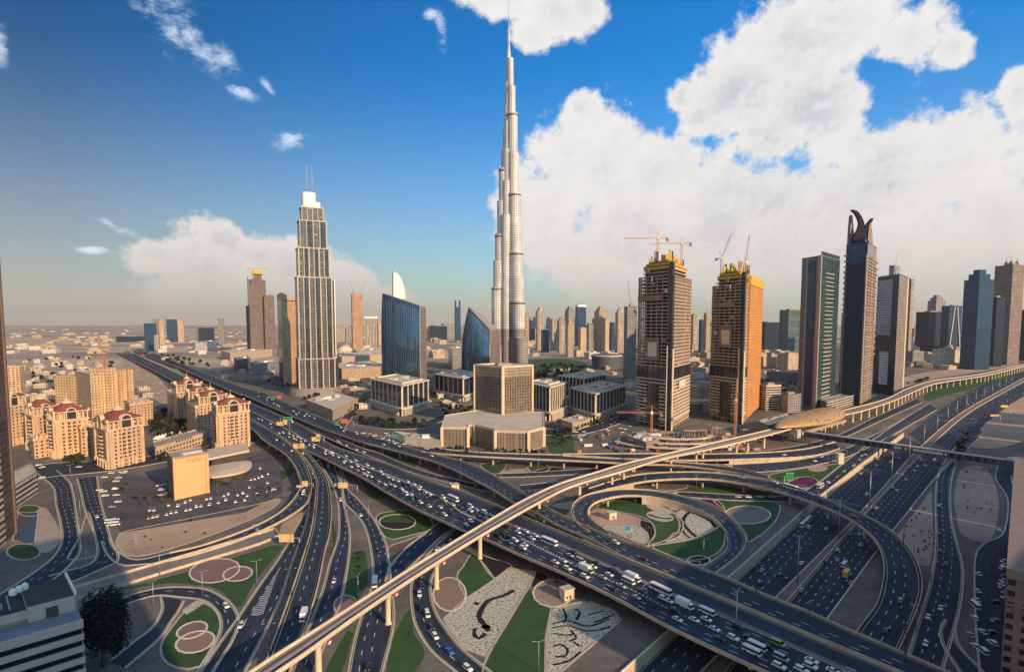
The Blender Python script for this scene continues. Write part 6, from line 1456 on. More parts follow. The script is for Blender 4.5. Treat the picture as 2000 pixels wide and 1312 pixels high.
def far_row(n, x0, x1, y0, y1, t0, t1, lab, grp):
    for _ in range(n):
        px = random.uniform(x0, x1); w = random.uniform(6, 13); b = random.uniform(y0, y1)
        simple_tower('tower', lab, px-w/2, px+w/2, b, random.uniform(t0, t1), random.choice((F_BEIGE, F_GREY, F_STRIPE, F_BLUE, F_SAND, F_BALC)), random.uniform(.1, .8), random.uniform(.7, 1), 'tower', grp, random.choice((None, None, 'step', 'round')))
far_row(34, 1035, 1240, 656, 668, 618, 646, 'hazy tower of the far rear row behind the middle skyline', 'far rear row of the middle skyline')
far_row(8, 1345, 1392, 656, 668, 622, 648, 'hazy far tower glimpsed between the twin towers', 'far towers between the twins')
far_row(14, 1480, 1570, 654, 664, 628, 648, 'hazy far tower behind the navy and teal blocks', 'far towers behind the teal block')
far_row(18, 1768, 1890, 656, 668, 628, 650, 'hazy far tower behind the angular glass building', 'far towers behind the angular building')
far_row(12, 832, 905, 648, 656, 632, 646, 'small hazy far tower between the two blue glass towers', 'far towers between the glass towers')
far_row(12, 655, 750, 650, 662, 632, 650, 'small hazy far tower between the stepped hotel and the blue glass tower', 'far towers left of the blue glass tower')
scatter(46, 1345, 1480, 694, 800, 6, 20, 16, 36, LM+[F_GREY], 'pavilion', 'low building around the backs of the twin towers', 'low building', 'low buildings behind the twin towers', lambda x, y: 1375 < x and y > 770)
scatter(30, 1770, 1885, 690, 722, 6, 14, 16, 40, LM, 'pavilion', 'low building behind the sand plot of the rail line', 'low building', 'low buildings behind the rail line plot', None)
scatter(30, 1060, 1240, 742, 800, 5, 12, 14, 26, LM, 'pavilion', 'low building behind the white-pilastered blocks', 'low building', 'low buildings behind the pilastered blocks', lambda x, y: x < 1225)
scatter(30, 560, 720, 738, 800, 5, 10, 12, 26, LM+[F_GREY], 'pavilion', 'low building around the foot of the stepped hotel tower', 'low building', 'low buildings around the stepped hotel tower', lambda x, y: 545 < x < 672 and y > 742)
# ================================================================== elevated rail line, station, footbridge
ZM = 16.0
mfar = [(440,1340),(493,1306),(526,1284),(652,1204),(817,1098),(950,1017),(1030,971),(1095,942),(1160,922),(1220,904),(1300,885),(1400,862),(1520,834),(1580,818),(1632,804),(1725,780),(1775,757),(1825,742),(1875,736),(1925,728),(2000,711)]
mnear = [(500,1340),(551,1304),(600,1271),(703,1197),(830,1112),(950,1038),(1043,985),(1108,952),(1160,935),(1220,918),(1300,894),(1400,873),(1518,844),(1580,826),(1632,813),(1687,801),(1750,780),(1800,758),(1837,747),(1925,733),(2000,715)]
rail = make_road('rail viaduct', mfar, mnear, z=ZM, dz=0, ext1=900)
rt = thing('rail_viaduct', 'long elevated rail viaduct with pale sunlit sides cutting diagonally over the roads', 'rail viaduct')
VIA = plain('viaduct_concrete', (.62, .51, .37), .8, var=.15, scale=.1); BED = plain('track_bed', (.085, .075, .085), .9, var=.35, scale=.3); RAILM = plain('rail_steel', (.45, .45, .46), .35, .8)
m = MB(); n = len(rail.L)
def vprof(i):
    a, b = rail.L[i]-Vector((0, 0, 1)), rail.R[i]-Vector((0, 0, 1)); d = (b-a).normalized(); w = (b-a).length; z = Vector((0, 0, 1))
    return [a, a-d*.3+z*.2, a+d*w*.10-z*1.0, a+d*w*.27-z*2.0, b-d*w*.27-z*2.0, b-d*w*.10-z*1.0, b+d*.3+z*.2, b]
P = [vprof(i) for i in range(n)]
for i in range(n-1):
    for k in range(7): m.quad([P[i][k], P[i+1][k], P[i+1][k+1], P[i][k+1]], 1)
    m.quad([P[i][0], P[i][7], P[i+1][7], P[i+1][0]], 0)
m.build('deck', [BED, VIA], rt)
for side, sg in ((rail.L, 1), (rail.R, -1)):
    k = MB(); wall_along(k, [p+(rail.R[i]-rail.L[i]).normalized()*.25*sg-Vector((0, 0, 1)) for i, p in enumerate(side)], -.4, 1.25, .5); k.build('parapet', VIA, rt)
for fr in (.22, .34, .66, .78):
    k = MB(); wall_along(k, [rail.L[i].lerp(rail.R[i], fr)-Vector((0, 0, 1)) for i in range(n)], .1, .35, .22); k.build('rail', RAILM, rt)
k = MB(); wall_along(k, [rail.L[i].lerp(rail.R[i], .5)-Vector((0, 0, 1)) for i in range(n)], 0, .5, 1.3); k.build('walkway', plain('walkway_pale', (.30, .25, .22), .9), rt)
for fr in (.17, .83):
    k = MB(); wall_along(k, [rail.L[i].lerp(rail.R[i], fr)-Vector((0, 0, 1)) for i in range(n)], 0, .3, .5); k.build('cable_trough', plain('walkway_pale', (.30, .25, .22), .9), rt)
SG_RED = plain('sign_red', (.50, .06, .05), .5)
spots = [(657,1335),(778,1229),(867,1150),(951,1091),(1039,1011),(1120,976),(1176,955),(1232,951),(1291,919),(1345,906),(1379,909),(1426,887),(1458,883),(1493,876)]
pil = []
for px, py in spots:
    g = at(px, py); i = min(range(n), key=lambda q: (rail.C[q].x-g.x)**2+(rail.C[q].y-g.y)**2); pil.append(i)
s = rail.s[pil[-1]]+150
while s < rail.s[-1]: pil.append(min(range(n), key=lambda q: abs(rail.s[q]-s))); s += 32
k = MB(); k.lathe((0, 0, 0), [(1.5, -1), (1.5, .4), (1.15, .6), (1.15, 11.2), (1.5, 12.2), (2.6, 13.1), (.1, 13.1)], 16); pr = k.build('pillar', VIA); pme = pr.data; bpy.data.objects.remove(pr)
for c, i in enumerate(pil):
    p = rail.C[i]; o = link('pillar', pme, rt); o.location = (p.x, p.y, 0)
    if p.y < 700:
        d = (rail.R[i]-rail.L[i]).normalized(); q = rail.R[i]+d*.9-Vector((0, 0, 1.9)); t_ = Vector((-d.y, d.x, 0))
        k = MB(); pts = [q+t_*(1.5*cos(2*pi*j/12))+Vector((0, 0, .85*sin(2*pi*j/12))) for j in range(12)]; ctr = d*.25
        k.quad([x+ctr for x in pts]); k.quad([x for x in pts][::-1])
        for j in range(12): k.quad([pts[j], pts[(j+1) % 12], pts[(j+1) % 12]+ctr, pts[j]+ctr])
        si = k.build('clearance_sign', SG_RED, rt); k = MB(); k.quad([x*.55+(q)*.45+ctr*1.2 for x in pts]); k.build('sign_face', WHITE, si)
# station
i0 = min(range(n), key=lambda q: abs(proj(rail.C[q])[0]-1520)); i1 = min(range(n), key=lambda q: abs(proj(rail.C[q])[0]-1640))
pa, pb = rail.C[i0].copy(), rail.C[i1].copy(); pa.z = pb.z = 0; mid = (pa+pb)/2; ax = (pb-pa); hl = ax.length/2*1.06; ax.normalize(); nx = Vector((ax.y, -ax.x, 0))
st = thing('rail_station', 'gold shell-roofed rail station straddling the viaduct', 'rail station')
t = NT('gold_shell'); p_ = t.pos(); v = t.n('ShaderNodeTexVoronoi'); t.l(p_, v.inputs['Vector']); v.inputs['Scale'].default_value = .16
wv = t.n('ShaderNodeTexWave', wave_type='BANDS'); t.l(p_, wv.inputs['Vector']); wv.inputs['Scale'].default_value = .25
t.l(t.mix(t.math('MULTIPLY', wv.outputs['Fac'], .35), (.56, .34, .15), (.38, .23, .10)), t.b.inputs['Base Color']); t.b.inputs['Metallic'].default_value = .35; t.b.inputs['Roughness'].default_value = .45; GOLD = t.m
k = MB(); NS, NC = 28, 16; W_, H_, z0 = 21.0, 13.5, 14.5; grid = []
for i in range(NS+1):
    s = -1+2*i/NS; e = max(0, 1-abs(s)**(2.0 if s > 0 else 1.5)); w = W_*e**.65+.2; h = H_*e**.5*(.9+.25*s); zb_ = z0+5.5*(-s if s < 0 else s*.25)*.6
    grid.append([mid+ax*(s*hl)+nx*(w*cos(pi*j/NC))+Vector((0, 0, zb_+h*sin(pi*j/NC)+.3)) for j in range(NC+1)])
for i in range(NS):
    for j in range(NC): k.quad([grid[i][j], grid[i+1][j], grid[i+1][j+1], grid[i][j+1]], 0, None, True)
sh = k.build('shell_roof', GOLD, st); so_ = sh.modifiers.new('thickness', 'SOLIDIFY'); so_.thickness = 1.0
SKL = plain('skylight', (.06, .045, .035), .3)
for q in range(46):
    i, j = random.randint(8, NS-4), random.randint(2, 9); c = grid[i][j]; u = (grid[i+1][j]-grid[i][j]).normalized(); v_ = (grid[i][j+1]-grid[i][j]).normalized(); nn = u.cross(v_); nn = nn if nn.z > 0 else -nn
    k = MB(); k.bar(c+nn*.25-u*1.2, c+nn*.25+u*1.2, .5, 0, .9); k.build('skylight', SKL, sh)
def obox(nm, s0, s1, w0, w1, za, zb__, mat, par):
    P = [mid+ax*s0+nx*w0, mid+ax*s1+nx*w0, mid+ax*s1+nx*w1, mid+ax*s0+nx*w1]; P = [(x.x, x.y) for x in P]
    if sum(P[i-1][0]*P[i][1]-P[i][0]*P[i-1][1] for i in range(4)) < 0: P.reverse()
    m = MB(); m.prism(P, za, zb__, 0, bottom=True); return m.build(nm, mat, par)
obox('concourse', -hl*.75, hl*.8, -10, 10, 7, 20, plain('station_glass', (.06, .07, .085), .2, .2), st); obox('concourse_band', -hl*.78, hl*.83, -11, 11, 7, 10.5, plain('station_grey', (.36, .30, .25), .7), st)
for s_ in (-.6, -.2, .2, .6):
    for w_ in (-8, 8): p = mid+ax*(hl*s_)+nx*w_; k = MB(); k.tube((p.x, p.y, 0), (p.x, p.y, 7.2), 1.1); k.build('pillar', VIA, st)
p = mid-ax*(hl*.72)+nx*9; k = MB(); k.box((p.x, p.y, 6), (9, 9, 9), atan2(ax.y, ax.x)); o = k.build('entrance_pod', plain('pod_pale', (.46, .38, .30), .7), st)
p2 = p+nx*4.9; k = MB(); k.bar(p2-ax*2+Vector((0, 0, 10.5)), p2+ax*2+Vector((0, 0, 10.5)), .4, 0, 3); k.build('white_panel', WHITE, o)
# footbridge
fb = thing('footbridge', 'enclosed footbridge tube with a pale roof spanning the wide highway', 'footbridge')
a, b = at(1572, 846, 10), at(1972, 903, 10); d = (b-a).normalized(); ns = Vector((d.y, -d.x, 0)); ns = ns if ns.y < 0 else -ns
k = MB(); k.bar(a+Vector((0, 0, -.6)), b+Vector((0, 0, -.6)), 5, 0, 4.6); k.build('tube', facade('facade_tube', (.05, .07, .09), (.02, .035, .05), 3, 5, .85, .6, gr=.12, metal=.2), fb)
k = MB(); k.bar(a+Vector((0, 0, 2.1)), b+Vector((0, 0, 2.1)), 5.6, 0, .9); k.build('roof', plain('tube_roof', (.42, .38, .36), .5), fb)
k = MB(); k.bar(a+Vector((0, 0, -3.2)), b+Vector((0, 0, -3.2)), 5.4, 0, .7); k.build('floor_beam', plain('tube_floor', (.09, .11, .13), .6), fb)
for px in (1748, 1822, 1884, 1932):
    u = (px-1572)/400; p = a.lerp(b, u); k = MB(); k.tube((p.x, p.y, -3 if px == 1822 else -.5), (p.x, p.y, 6.6), 1.0); k.build('pier', CONC, fb)
q0, q1 = a.lerp(b, .50), a.lerp(b, .745); BZ = Vector((0, 0, -.4)); fr_ = ns*2.75
k = MB(); k.bar(q0+fr_+BZ, q1+fr_+BZ, .25, 0, 2.6); bn = k.build('banner', plain('banner_cream', (.62, .66, .52), .6, var=.04), fb)
for u0, u1, c in ((0, .14, (.50, .58, .66)), (.14, .20, (.05, .07, .03)), (.20, .27, (.42, .45, .08)), (.27, .37, (.06, .09, .03)), (.42, .9, (.50, .50, .34)), (.93, .965, (.03, .025, .02)), (.97, 1, (.7, .72, .7))):
    k = MB(); k.bar(q0.lerp(q1, u0)+fr_+BZ+ns*.15, q0.lerp(q1, u1)+fr_+BZ+ns*.15, .12, 0, 2.5 if u0 != .42 else .7); k.build('banner_print', plain('banner_%d' % int(u0*100), c, .6, var=.05), bn)
p = b+d*5; k = MB(); k.box((p.x, p.y, 0), (13, 12, 12.5), atan2(d.y, d.x)); pv = k.build('stair_pavilion', plain('pavilion_navy', (.05, .075, .095), .4), fb)
k = MB(); k.box((p.x, p.y, 12.5), (14, 13, 1.5), atan2(d.y, d.x)); k.build('roof', plain('tube_roof', (.42, .38, .36), .5), pv)
for s_ in (-2.5, 2.5): k = MB(); k.lathe((p.x+d.x*s_, p.y+d.y*s_, 14), [(1.3, 0), (1.2, .6), (.01, 1.1)], 12); k.build('roof_vent', WHITE, pv)

# ================================================================== lamps, signs, booths
def lamp_mesh(h, mat, heads=2):
    r = thing('street_lamp', None, None)
    k = MB(); k.tube((0, 0, 0), (0, 0, h), .17 if h < 18 else .35, .09 if h < 18 else .2, 8); k.build('pole', mat, r)
    for i in range(heads):
        a_ = pi*2*i/heads; dx, dy = cos(a_), sin(a_)
        k = MB(); k.bar((0, 0, h-.1), (dx*1.9, dy*1.9, h+.25), .12); k.build('arm', mat, r)
        k = MB(); k.bar((dx*1.5, dy*1.5, h+.22), (dx*2.6, dy*2.6, h+.3), .35, 0, .18); k.build('lamp_head', GALV, r)
    return r
LP = {'dark': lamp_mesh(13, STEEL), 'pale': lamp_mesh(12, GALV), 'mast': lamp_mesh(25, GALV, 4)}
used = set()
def lamp(kind, p, label, group, rz=0):
    o = LP[kind] if kind not in used else dup_tree(LP[kind]); used.add(kind)
    for c in ([o]): c['label'] = label; c['category'] = 'street lamp'; c['group'] = group
    o.location = p; o.rotation_euler = (0, 0, rz); return o
ORD = ['first','second','third','fourth','fifth','sixth','seventh','eighth','ninth','tenth','eleventh','twelfth','thirteenth','fourteenth','fifteenth','sixteenth','seventeenth','eighteenth','nineteenth','twentieth']
ORD += ['twenty-'+o for o in ORD[:9]]+['thirtieth']+['thirty-'+o for o in ORD[:9]]+['fortieth']+['forty-'+o for o in ORD[:9]]+['fiftieth']
def inview(p): x, y, dd = proj(p); return -20 < x < 2020 and -20 < y < 1330
def lamp_row(r, kind, side, gap, label, group, z=0, s0=10, smax=1e9, inset=.3):
    s = s0; c = 0
    while s < min(r.s[-1], smax):
        i = min(range(len(r.s)), key=lambda q: abs(r.s[q]-s)); p = lat(r, i, inset, side); d = r.R[i]-r.L[i]
        if inview(p): lamp(kind, (p.x, p.y, p.z+z), label % ORD[min(c, 49)], group, atan2(d.y, d.x)); c += 1
        s += gap
lamp_row(main, 'dark', 'L', 58, '%s lamp post from the far end, on the near edge of the main flyover', 'lamps on the main flyover', 0, 60)
lamp_row(upper, 'dark', 'L', 46, '%s lamp post from the far end, on the near edge of the upper flyover', 'lamps on the upper flyover', 0, 150)
lamp_row(upper, 'dark', 'R', 60, '%s lamp post from the far end, on the outer edge of the upper flyover', 'lamps on the upper flyover', 0, 260)
lamp_row(arc, 'dark', 'R', 48, '%s lamp post along the outer edge of the curved ramp', 'lamps on the curved ramp', 0, 80)
lamp_row(r3, 'dark', 'L', 52, '%s lamp post from the top of the middle ramp', 'lamps on the middle ramp', 0, 40); lamp_row(arm, 'dark', 'R', 45, '%s lamp post from the left on the straight arm', 'lamps on the straight arm', 0, 20)
lamp_row(front, 'pale', 'L', 40, '%s lamp post from the left on the rail station road', 'lamps on the station road', 0, 20, 300); lamp_row(svc, 'pale', 'L', 60, '%s lamp post from the far end of the service road', 'lamps on the service road', 0, 30)
c = 0; s = 120
while s < 1500:
    i = min(range(len(szl.s)), key=lambda q: abs(szl.s[q]-s)); p = szl.R[i]
    q = min(szr.L, key=lambda v: (v-p).length); p = (p+q)/2
    if inview(p): lamp('mast', (p.x, p.y, p.z+.2), '%s tall lighting mast from the flyover, in the highway median' % ORD[c], 'lighting masts in the highway median', .8); c += 1
    s += 85
for i, (px, py, w) in enumerate(((502,1140,'beside the pink gravel ovals'),(700,1172,'beside the round pink bed under the viaduct'),(252,1170,'above the looping road at lower left'),(396,1163,'inside the bend of the looping road'),(300,1185,'on the brown plot by the looping road'),(1374,1092,'on the lawn inside the loop, by the dark oval'),(1052,1312,'at the foot of the middle lawn'),(1785,1085,'on the sand triangle right of the curved ramp'),(313,1125,'beside the pale concrete ramp'),(170,1118,'on the paving above the pale concrete ramp'),(267,1082,'at the lower edge of the sand lot'),(156,1060,'on the boulevard island'),(157,1010,'at the top of the boulevard island'),(138,935,'at the boulevard crossing'),(720,1020,'beside the green and black oval bed'),(1010,905,'on the lawn below the straight arm'),(1052,925,'beside the small ovals below the straight arm'),(1260,955,'between the loop and the straight arm'),(1360,955,'beside the gravel oval'),(604,1000,'beside the merging road'))):
    lamp('pale', at(px, py), 'pale lamp post '+w, 'pale lamp posts on the lawns and plots', .5+i)
SGN = {'green': plain('sign_green', (.015, .22, .075), .5, var=.05), 'red': plain('sign_orange_red', (.62, .10, .03), .5, var=.05), 'cream': plain('sign_cream', (.66, .46, .24), .6, var=.08), 'blue': plain('sign_blue', (.02, .22, .50), .5, var=.05), 'yellow': plain('sign_yellow', (.62, .52, .02), .5)}
def sign(label, base, zb_, panels, hpx=None, arm=True):
    """base pixel on a surface at height zb_; panels = (image x, image y, width m, height m, colour) at the same depth"""
    p = at(base[0], base[1], zb_); t = thing('road_sign', label, 'road sign', group='overhead road signs')
    def P(px, py): d = ray(px, py); k = p.y/d.y; return Vector((d.x*k, p.y, CAM_H+d.z*k))
    top = max(P(q[0], q[1]).z for q in panels); k = MB(); k.tube((p.x, p.y, zb_-.3), (p.x, p.y, top), .32, .28, 10); k.build('post', GALV, t)
    prev = Vector((p.x, p.y, top)); far = min(panels, key=lambda q: -abs(q[0]-base[0])); e = P(far[0], far[1]); e.z = top
    k = MB()
    if abs(e.x-p.x) > .5: k.bar(prev, e, .4); k.build('arm', GALV, t)
    for px, py, w, h, c in panels:
        q = P(px, py); k = MB(); k.box((q.x, q.y-.45, q.z-h/2), (w, .16, h)); o = k.build('panel', SGN[c], t)
        nl_ = max(1, int(h/1.1))
        k = MB(); k.box((q.x, q.y-.56, q.z-h*.46), (w*.96, .06, .12)); k.build('border', WHITE if c in ('green', 'blue', 'red') else GALV, o)
        k = MB(); k.box((q.x, q.y-.56, q.z+h*.42), (w*.96, .06, .12)); k.build('border', WHITE if c in ('green', 'blue', 'red') else GALV, o)
        if c == 'cream':
            for j in range(3): k = MB(); k.box((q.x-w*.33+w*.33*j, q.y-.6, q.z-h/2), (.18, .14, h)); k.build('back_rib', CONC, o)
            for j in range(2): k = MB(); k.box((q.x, q.y-.6, q.z-h*.2+h*.4*j), (w, .14, .18)); k.build('back_rib', CONC, o)
    return t
sign('round green and red sign over the upper flyover near the stepped hotel tower', (522, 790), 8, [(533, 778, 5.5, 5, 'green'), (546, 775, 6.5, 4.2, 'red')])
sign('long green sign over the middle lanes of the flyover', (548, 830), 8, [(563, 817, 11.5, 4.0, 'green')]); sign('cream sign back beside the long green one', (566, 838), 8, [(548, 827, 8.5, 4.2, 'cream'), (557, 824, 5, 5.4, 'cream')])
sign('cream sign back on a curved pole over the crowded lanes', (633, 868), 8, [(617, 857, 8.5, 4.4, 'cream'), (622, 852, 4, 5, 'cream')]); sign('double cream sign back over the left branch ramp', (598, 876), 8, [(578, 871, 5.2, 5.4, 'cream'), (590, 870, 4.8, 5.2, 'cream')])
sign('red and green sign on two posts over the upper flyover', (691, 838), 8, [(673, 822, 7.8, 4.6, 'red'), (659, 828, 6.5, 2.6, 'green')]); sign('rusty cream sign back over the left branch curve', (612, 952), 6, [(596, 944, 4.6, 4.2, 'cream'), (586, 949, 5, 2, 'cream')])
sign('ribbed cream sign back with a curved arm over the three-lane road', (698, 963), 0, [(670, 947, 7.4, 4.4, 'cream')]); sign('big grey-brown sign back over the merging road', (585, 1066), 0, [(560, 1050, 8.6, 4.8, 'cream')])
sign('bright green sign beside the magenta flower bed', (1531, 955), 0, [(1542, 930, 6.5, 6.5, 'green')]); sign('blue sign on a post inside the loop garden', (1233, 1050), 0, [(1225, 1031, 2.6, 3.6, 'blue')]); sign('green sign by the white site cabins', (760, 868), 8, [(771, 852, 7, 3.2, 'green')])
sign('yellow sign over the service road at upper right', (1972, 826), 0, [(1961, 793, 9, 3, 'yellow')]); sign('orange-lit sign back near the sand plot at upper right', (1953, 828), 0, [(1942, 811, 11, 2.6, 'cream')]); sign('far green sign on the distant main flyover', (320, 716), 8, [(292, 690, 8, 4, 'green')]); sign('second far green sign on the distant main flyover', (350, 735), 8, [(343, 722, 10, 3.2, 'green')]); sign('small red sign over the distant upper flyover', (283, 702), 7, [(279, 693, 8, 5, 'red')])
def booth(label, px, py, w, h):
    p = at(px, py); t = thing('utility_booth', label, 'utility booth', (p.x, p.y, 0), .5); k = MB(); k.box((0, 0, 0), (w, w*.8, h)); k.build('wall', plain('booth_cream', (.60, .50, .34), .8), t); k = MB(); k.box((0, 0, h), (w+.6, w*.8+.6, .4)); k.build('roof', ROOFL, t); k = MB(); k.box((w*.1, -w*.4-.05, .2), (1, .12, 2.1)); k.build('door', RAIL, t); k = MB(); k.box((w*.1-1.8, -w*.4-.05, 1.2), (1, .12, .9)); k.build('window', RAIL, t)
booth('cream two-storey booth on the sand circle below the flyover', 1107, 1168, 5.5, 5); booth('plain cream booth on the sand inside the loop garden', 1193, 1012, 6, 4.2); booth('cream booth with a roof railing between the two flyovers', 887, 956, 6.5, 4.5)
p = at(1640, 905); t = thing('ventilation_shaft', 'pale ventilation shaft on the lawn near the station', 'shaft', (p.x, p.y, 0)); k = MB(); k.box((0, 0, 0), (5, 5, 9)); k.build('wall', CONC_W, t); k = MB(); k.box((0, 0, 9), (6, 6, .8)); k.build('cap', CONC_W, t)

# ================================================================== trees
def leaf_mat(name, c):
    t = NT(name); oi = t.n('ShaderNodeObjectInfo'); p_ = t.pos(); f_ = t.ramp(t.noise(p_, .7, 3), .35, .65)
    t.l(t.mix(f_, tuple(k*.6 for k in c), tuple(k*1.5 for k in c)), t.b.inputs['Base Color']); t.b.inputs['Roughness'].default_value = .8; return t.m
LEAF = leaf_mat('leaf_green', (.026, .040, .016)); LEAF2 = leaf_mat('leaf_dark', (.0065, .012, .007)); PALM = leaf_mat('palm_green', (.055, .06, .025)); BARK = plain('bark', (.12, .085, .06), .9)
def crown_mesh(n, rx, rz, size, seed, mat, lumps=7):
    rnd = random.Random(seed); m = MB(); L_ = []
    for i in range(lumps):
        a = rnd.uniform(0, 2*pi); e = rnd.uniform(-.6, 1); L_.append((Vector((cos(a)*rx*.5*rnd.random()**.5, sin(a)*rx*.5, e*rz*.55)), rnd.uniform(.38, .62)))
    for i in range(n):
        c, s = L_[rnd.randrange(lumps)]; v = Vector((rnd.gauss(0, 1), rnd.gauss(0, 1), rnd.gauss(0, 1))).normalized()*(rnd.random()**.4)
        p = c+Vector((v.x*rx*s, v.y*rx*s, v.z*rz*s)); x = Vector((rnd.gauss(0, 1), rnd.gauss(0, 1), rnd.gauss(0, 1))).normalized(); y = x.orthogonal().normalized(); k = size*rnd.uniform(.6, 1.3)
        m.quad([p-x*k-y*k*.6, p+x*k-y*k*.6, p+x*k+y*k*.6, p-x*k+y*k*.6])
    o = m.build('crown', mat); me = o.data; bpy.data.objects.remove(o); return me
CR = [crown_mesh(420, 3.2, 2.8, .42, 1, LEAF), crown_mesh(420, 2.8, 3.2, .42, 2, LEAF2), crown_mesh(420, 3.6, 2.5, .45, 3, LEAF)]
k = MB(); k.tube((0, 0, -.2), (0, 0, 3), .28, .18, 7); k.tube((0, 0, 2.6), (1.1, .3, 4.6), .14, .06, 5); k.tube((0, 0, 2.6), (-.9, .6, 4.4), .14, .06, 5); k.tube((0, 0, 2.8), (.1, -1, 4.8), .14, .06, 5); o = k.build('trunk', BARK); TRK = o.data; bpy.data.objects.remove(o)
def tree(p, s, label, group, v=None):
    t = thing('tree', label, 'tree', p, random.uniform(0, 6.28), group); t.scale = (s, s, s*random.uniform(.9, 1.15))
    link('trunk', TRK, t); c = link('crown', CR[random.randrange(3) if v is None else v], t); c.location = (0, 0, 4.6); return t
def palm_tree(p, s, label, group):
    t = thing('palm_tree', label, 'palm tree', p, random.uniform(0, 6.28), group); t.scale = (s, s, s)
    if not hasattr(palm_tree, 'me'):
        k = MB(); k.tube((0, 0, -.2), (.2, .1, 8), .3, .22, 8); o = k.build('trunk', BARK); a_ = o.data; bpy.data.objects.remove(o); k = MB(); rnd = random.Random(4)
        for i in range(34):
            a = 2*pi*i/34*3.1; up = rnd.uniform(-.2, .9); prev = Vector((.2, .1, 8)); d = Vector((cos(a), sin(a), up)).normalized()
            for s_ in range(5):
                nxt = prev+d*.75; w0, w1 = .5*(1-s_/5.5), .5*(1-(s_+1)/5.5); sd = d.cross(Vector((0, 0, 1))).normalized(); k.quad([prev-sd*w0, prev+sd*w0, nxt+sd*w1, nxt-sd*w1]); prev = nxt; d = (d+Vector((0, 0, -.28))).normalized()
        o = k.build('frond_crown', PALM); b_ = o.data; bpy.data.objects.remove(o); palm_tree.me = (a_, b_)
    link('trunk', palm_tree.me[0], t); link('frond_crown', palm_tree.me[1], t)
palm_tree(at(424, 966), 1.3, 'tall palm directly right of the orange wall', 'palms by the car park'); palm_tree(at(459, 958), 1.25, 'second tall palm from the orange wall', 'palms by the car park')
for px, py, l_ in ((318, 983, 'palm at the foot of the orange wall, lower left corner'), (246, 965, 'palm on the walled yard of the car park'), (292, 985, 'palm just left of the white kerb in the car park'), (275, 984, 'palm between the yard and the orange wall')): palm_tree(at(px, py), 1.0, l_, 'palms by the car park')
FARM = MB()
def far_tree(p, s, label, group):
    me = CR[random.randrange(3)]; a_ = random.uniform(0, 6.28); c_, s_ = cos(a_)*s, sin(a_)*s
    vs = [v.co for v in me.vertices]
    for f_ in me.polygons:
        if random.random() < .45: continue
        FARM.quad([(p.x+vs[i].x*c_-vs[i].y*s_, p.y+vs[i].x*s_+vs[i].y*c_, (vs[i].z+4.2)*s) for i in f_.vertices])
    FARM.tube((p.x, p.y, 0), (p.x, p.y, 3*s), .25*s, .18*s, 5, 1)
def grove(n, poly, s0, s1, label, group, f=tree):
    xs = [p[0] for p in poly]; ys = [p[1] for p in poly]; c = 0; tries = 0
    while c < n and tries < n*30:
        tries += 1; x, y = random.uniform(min(xs), max(xs)), random.uniform(min(ys), max(ys)); ins = False
        for i in range(len(poly)):
            (x0, y0), (x1, y1) = poly[i-1], poly[i]
            if (y0 > y) != (y1 > y) and x < (x1-x0)*(y-y0)/(y1-y0)+x0: ins = not ins
        if ins: f(at(x, y), random.uniform(s0, s1), label, group); c += 1
grove(46, [(290,812),(330,805),(372,830),(374,850),(330,862),(290,856)], 1.0, 1.7, 'dark green tree in the garden between the two hotel groups', 'trees in the hotel garden')
grove(14, [(150,895),(190,905),(190,912),(120,905)], .7, 1.0, 'small tree along the street before the hotels', 'street trees by the hotels'); grove(12, [(300,895),(412,872),(412,880),(300,905)], .7, 1.0, 'small tree below the low cream arcade', 'trees below the arcade')
grove(60, [(1035,715),(1090,712),(1150,720),(1130,738),(1050,742)], 1.3, 2.2, 'tree of the park behind the bronze glass cube', 'trees in the park', far_tree); grove(40, [(690,812),(720,822),(800,830),(830,828),(830,836),(760,838),(700,828)], .8, 1.3, 'bushy tree on the bank below the first white office block', 'trees below the first office block')
grove(26, [(870,876),(1060,886),(1060,890),(870,884)], .55, .8, 'small tree in the strip below the bronze glass cube', 'trees below the cube'); grove(30, [(860,790),(930,800),(925,815),(860,815)], .7, 1.1, 'tree in the yard left of the bronze glass cube', 'trees left of the cube')
grove(50, [(50,700),(220,690),(240,760),(60,770)], 1.4, 2.4, 'dark tree among the flat roofs of the old quarter', 'trees of the old quarter', far_tree); grove(26, [(300,690),(360,700),(420,720),(330,715)], 1.5, 2.4, 'dark tree beside the distant flyovers', 'trees beside the distant flyovers', far_tree)
grove(16, [(420,925),(488,918),(492,930),(420,940)], .7, 1.0, 'bush under the rounded roof of the orange hall', 'bushes by the hall'); grove(14, [(1080,846),(1112,842),(1118,870),(1082,876)], .8, 1.1, 'tree on the small lawn right of the cube', 'trees right of the cube'); grove(24, [(1480,745),(1560,742),(1560,768),(1480,780)], .9, 1.3, 'tree among the yards left of the green tower', 'trees left of the green tower', far_tree)
grove(20, [(1870,870),(1885,850),(1895,855),(1880,905),(1868,905)], .6, .9, 'shrub on the verge right of the service road', 'shrubs by the service road'); grove(12, [(1770,752),(1800,744),(1822,740),(1800,750)], 1.0, 1.6, 'dark tree on the sand plot behind the rail line', 'trees behind the rail line', far_tree)
grove(40, [(520,735),(620,775),(700,800),(690,815),(600,785),(510,745)], .8, 1.5, 'tree beside the city streets around the stepped hotel tower', 'trees around the stepped hotel tower', far_tree); grove(24, [(560,745),(640,738),(740,745),(720,765),(620,760)], .8, 1.5, 'tree in the forecourt below the mall wall', 'trees below the mall wall', far_tree)
grove(24, [(840,742),(860,740),(905,782),(850,790)], .8, 1.2, 'tree between the first two white office blocks', 'trees between the office blocks'); grove(20, [(1105,835),(1230,812),(1235,822),(1110,845)], .7, 1.1, 'tree along the street right of the cube', 'trees along the cube street')
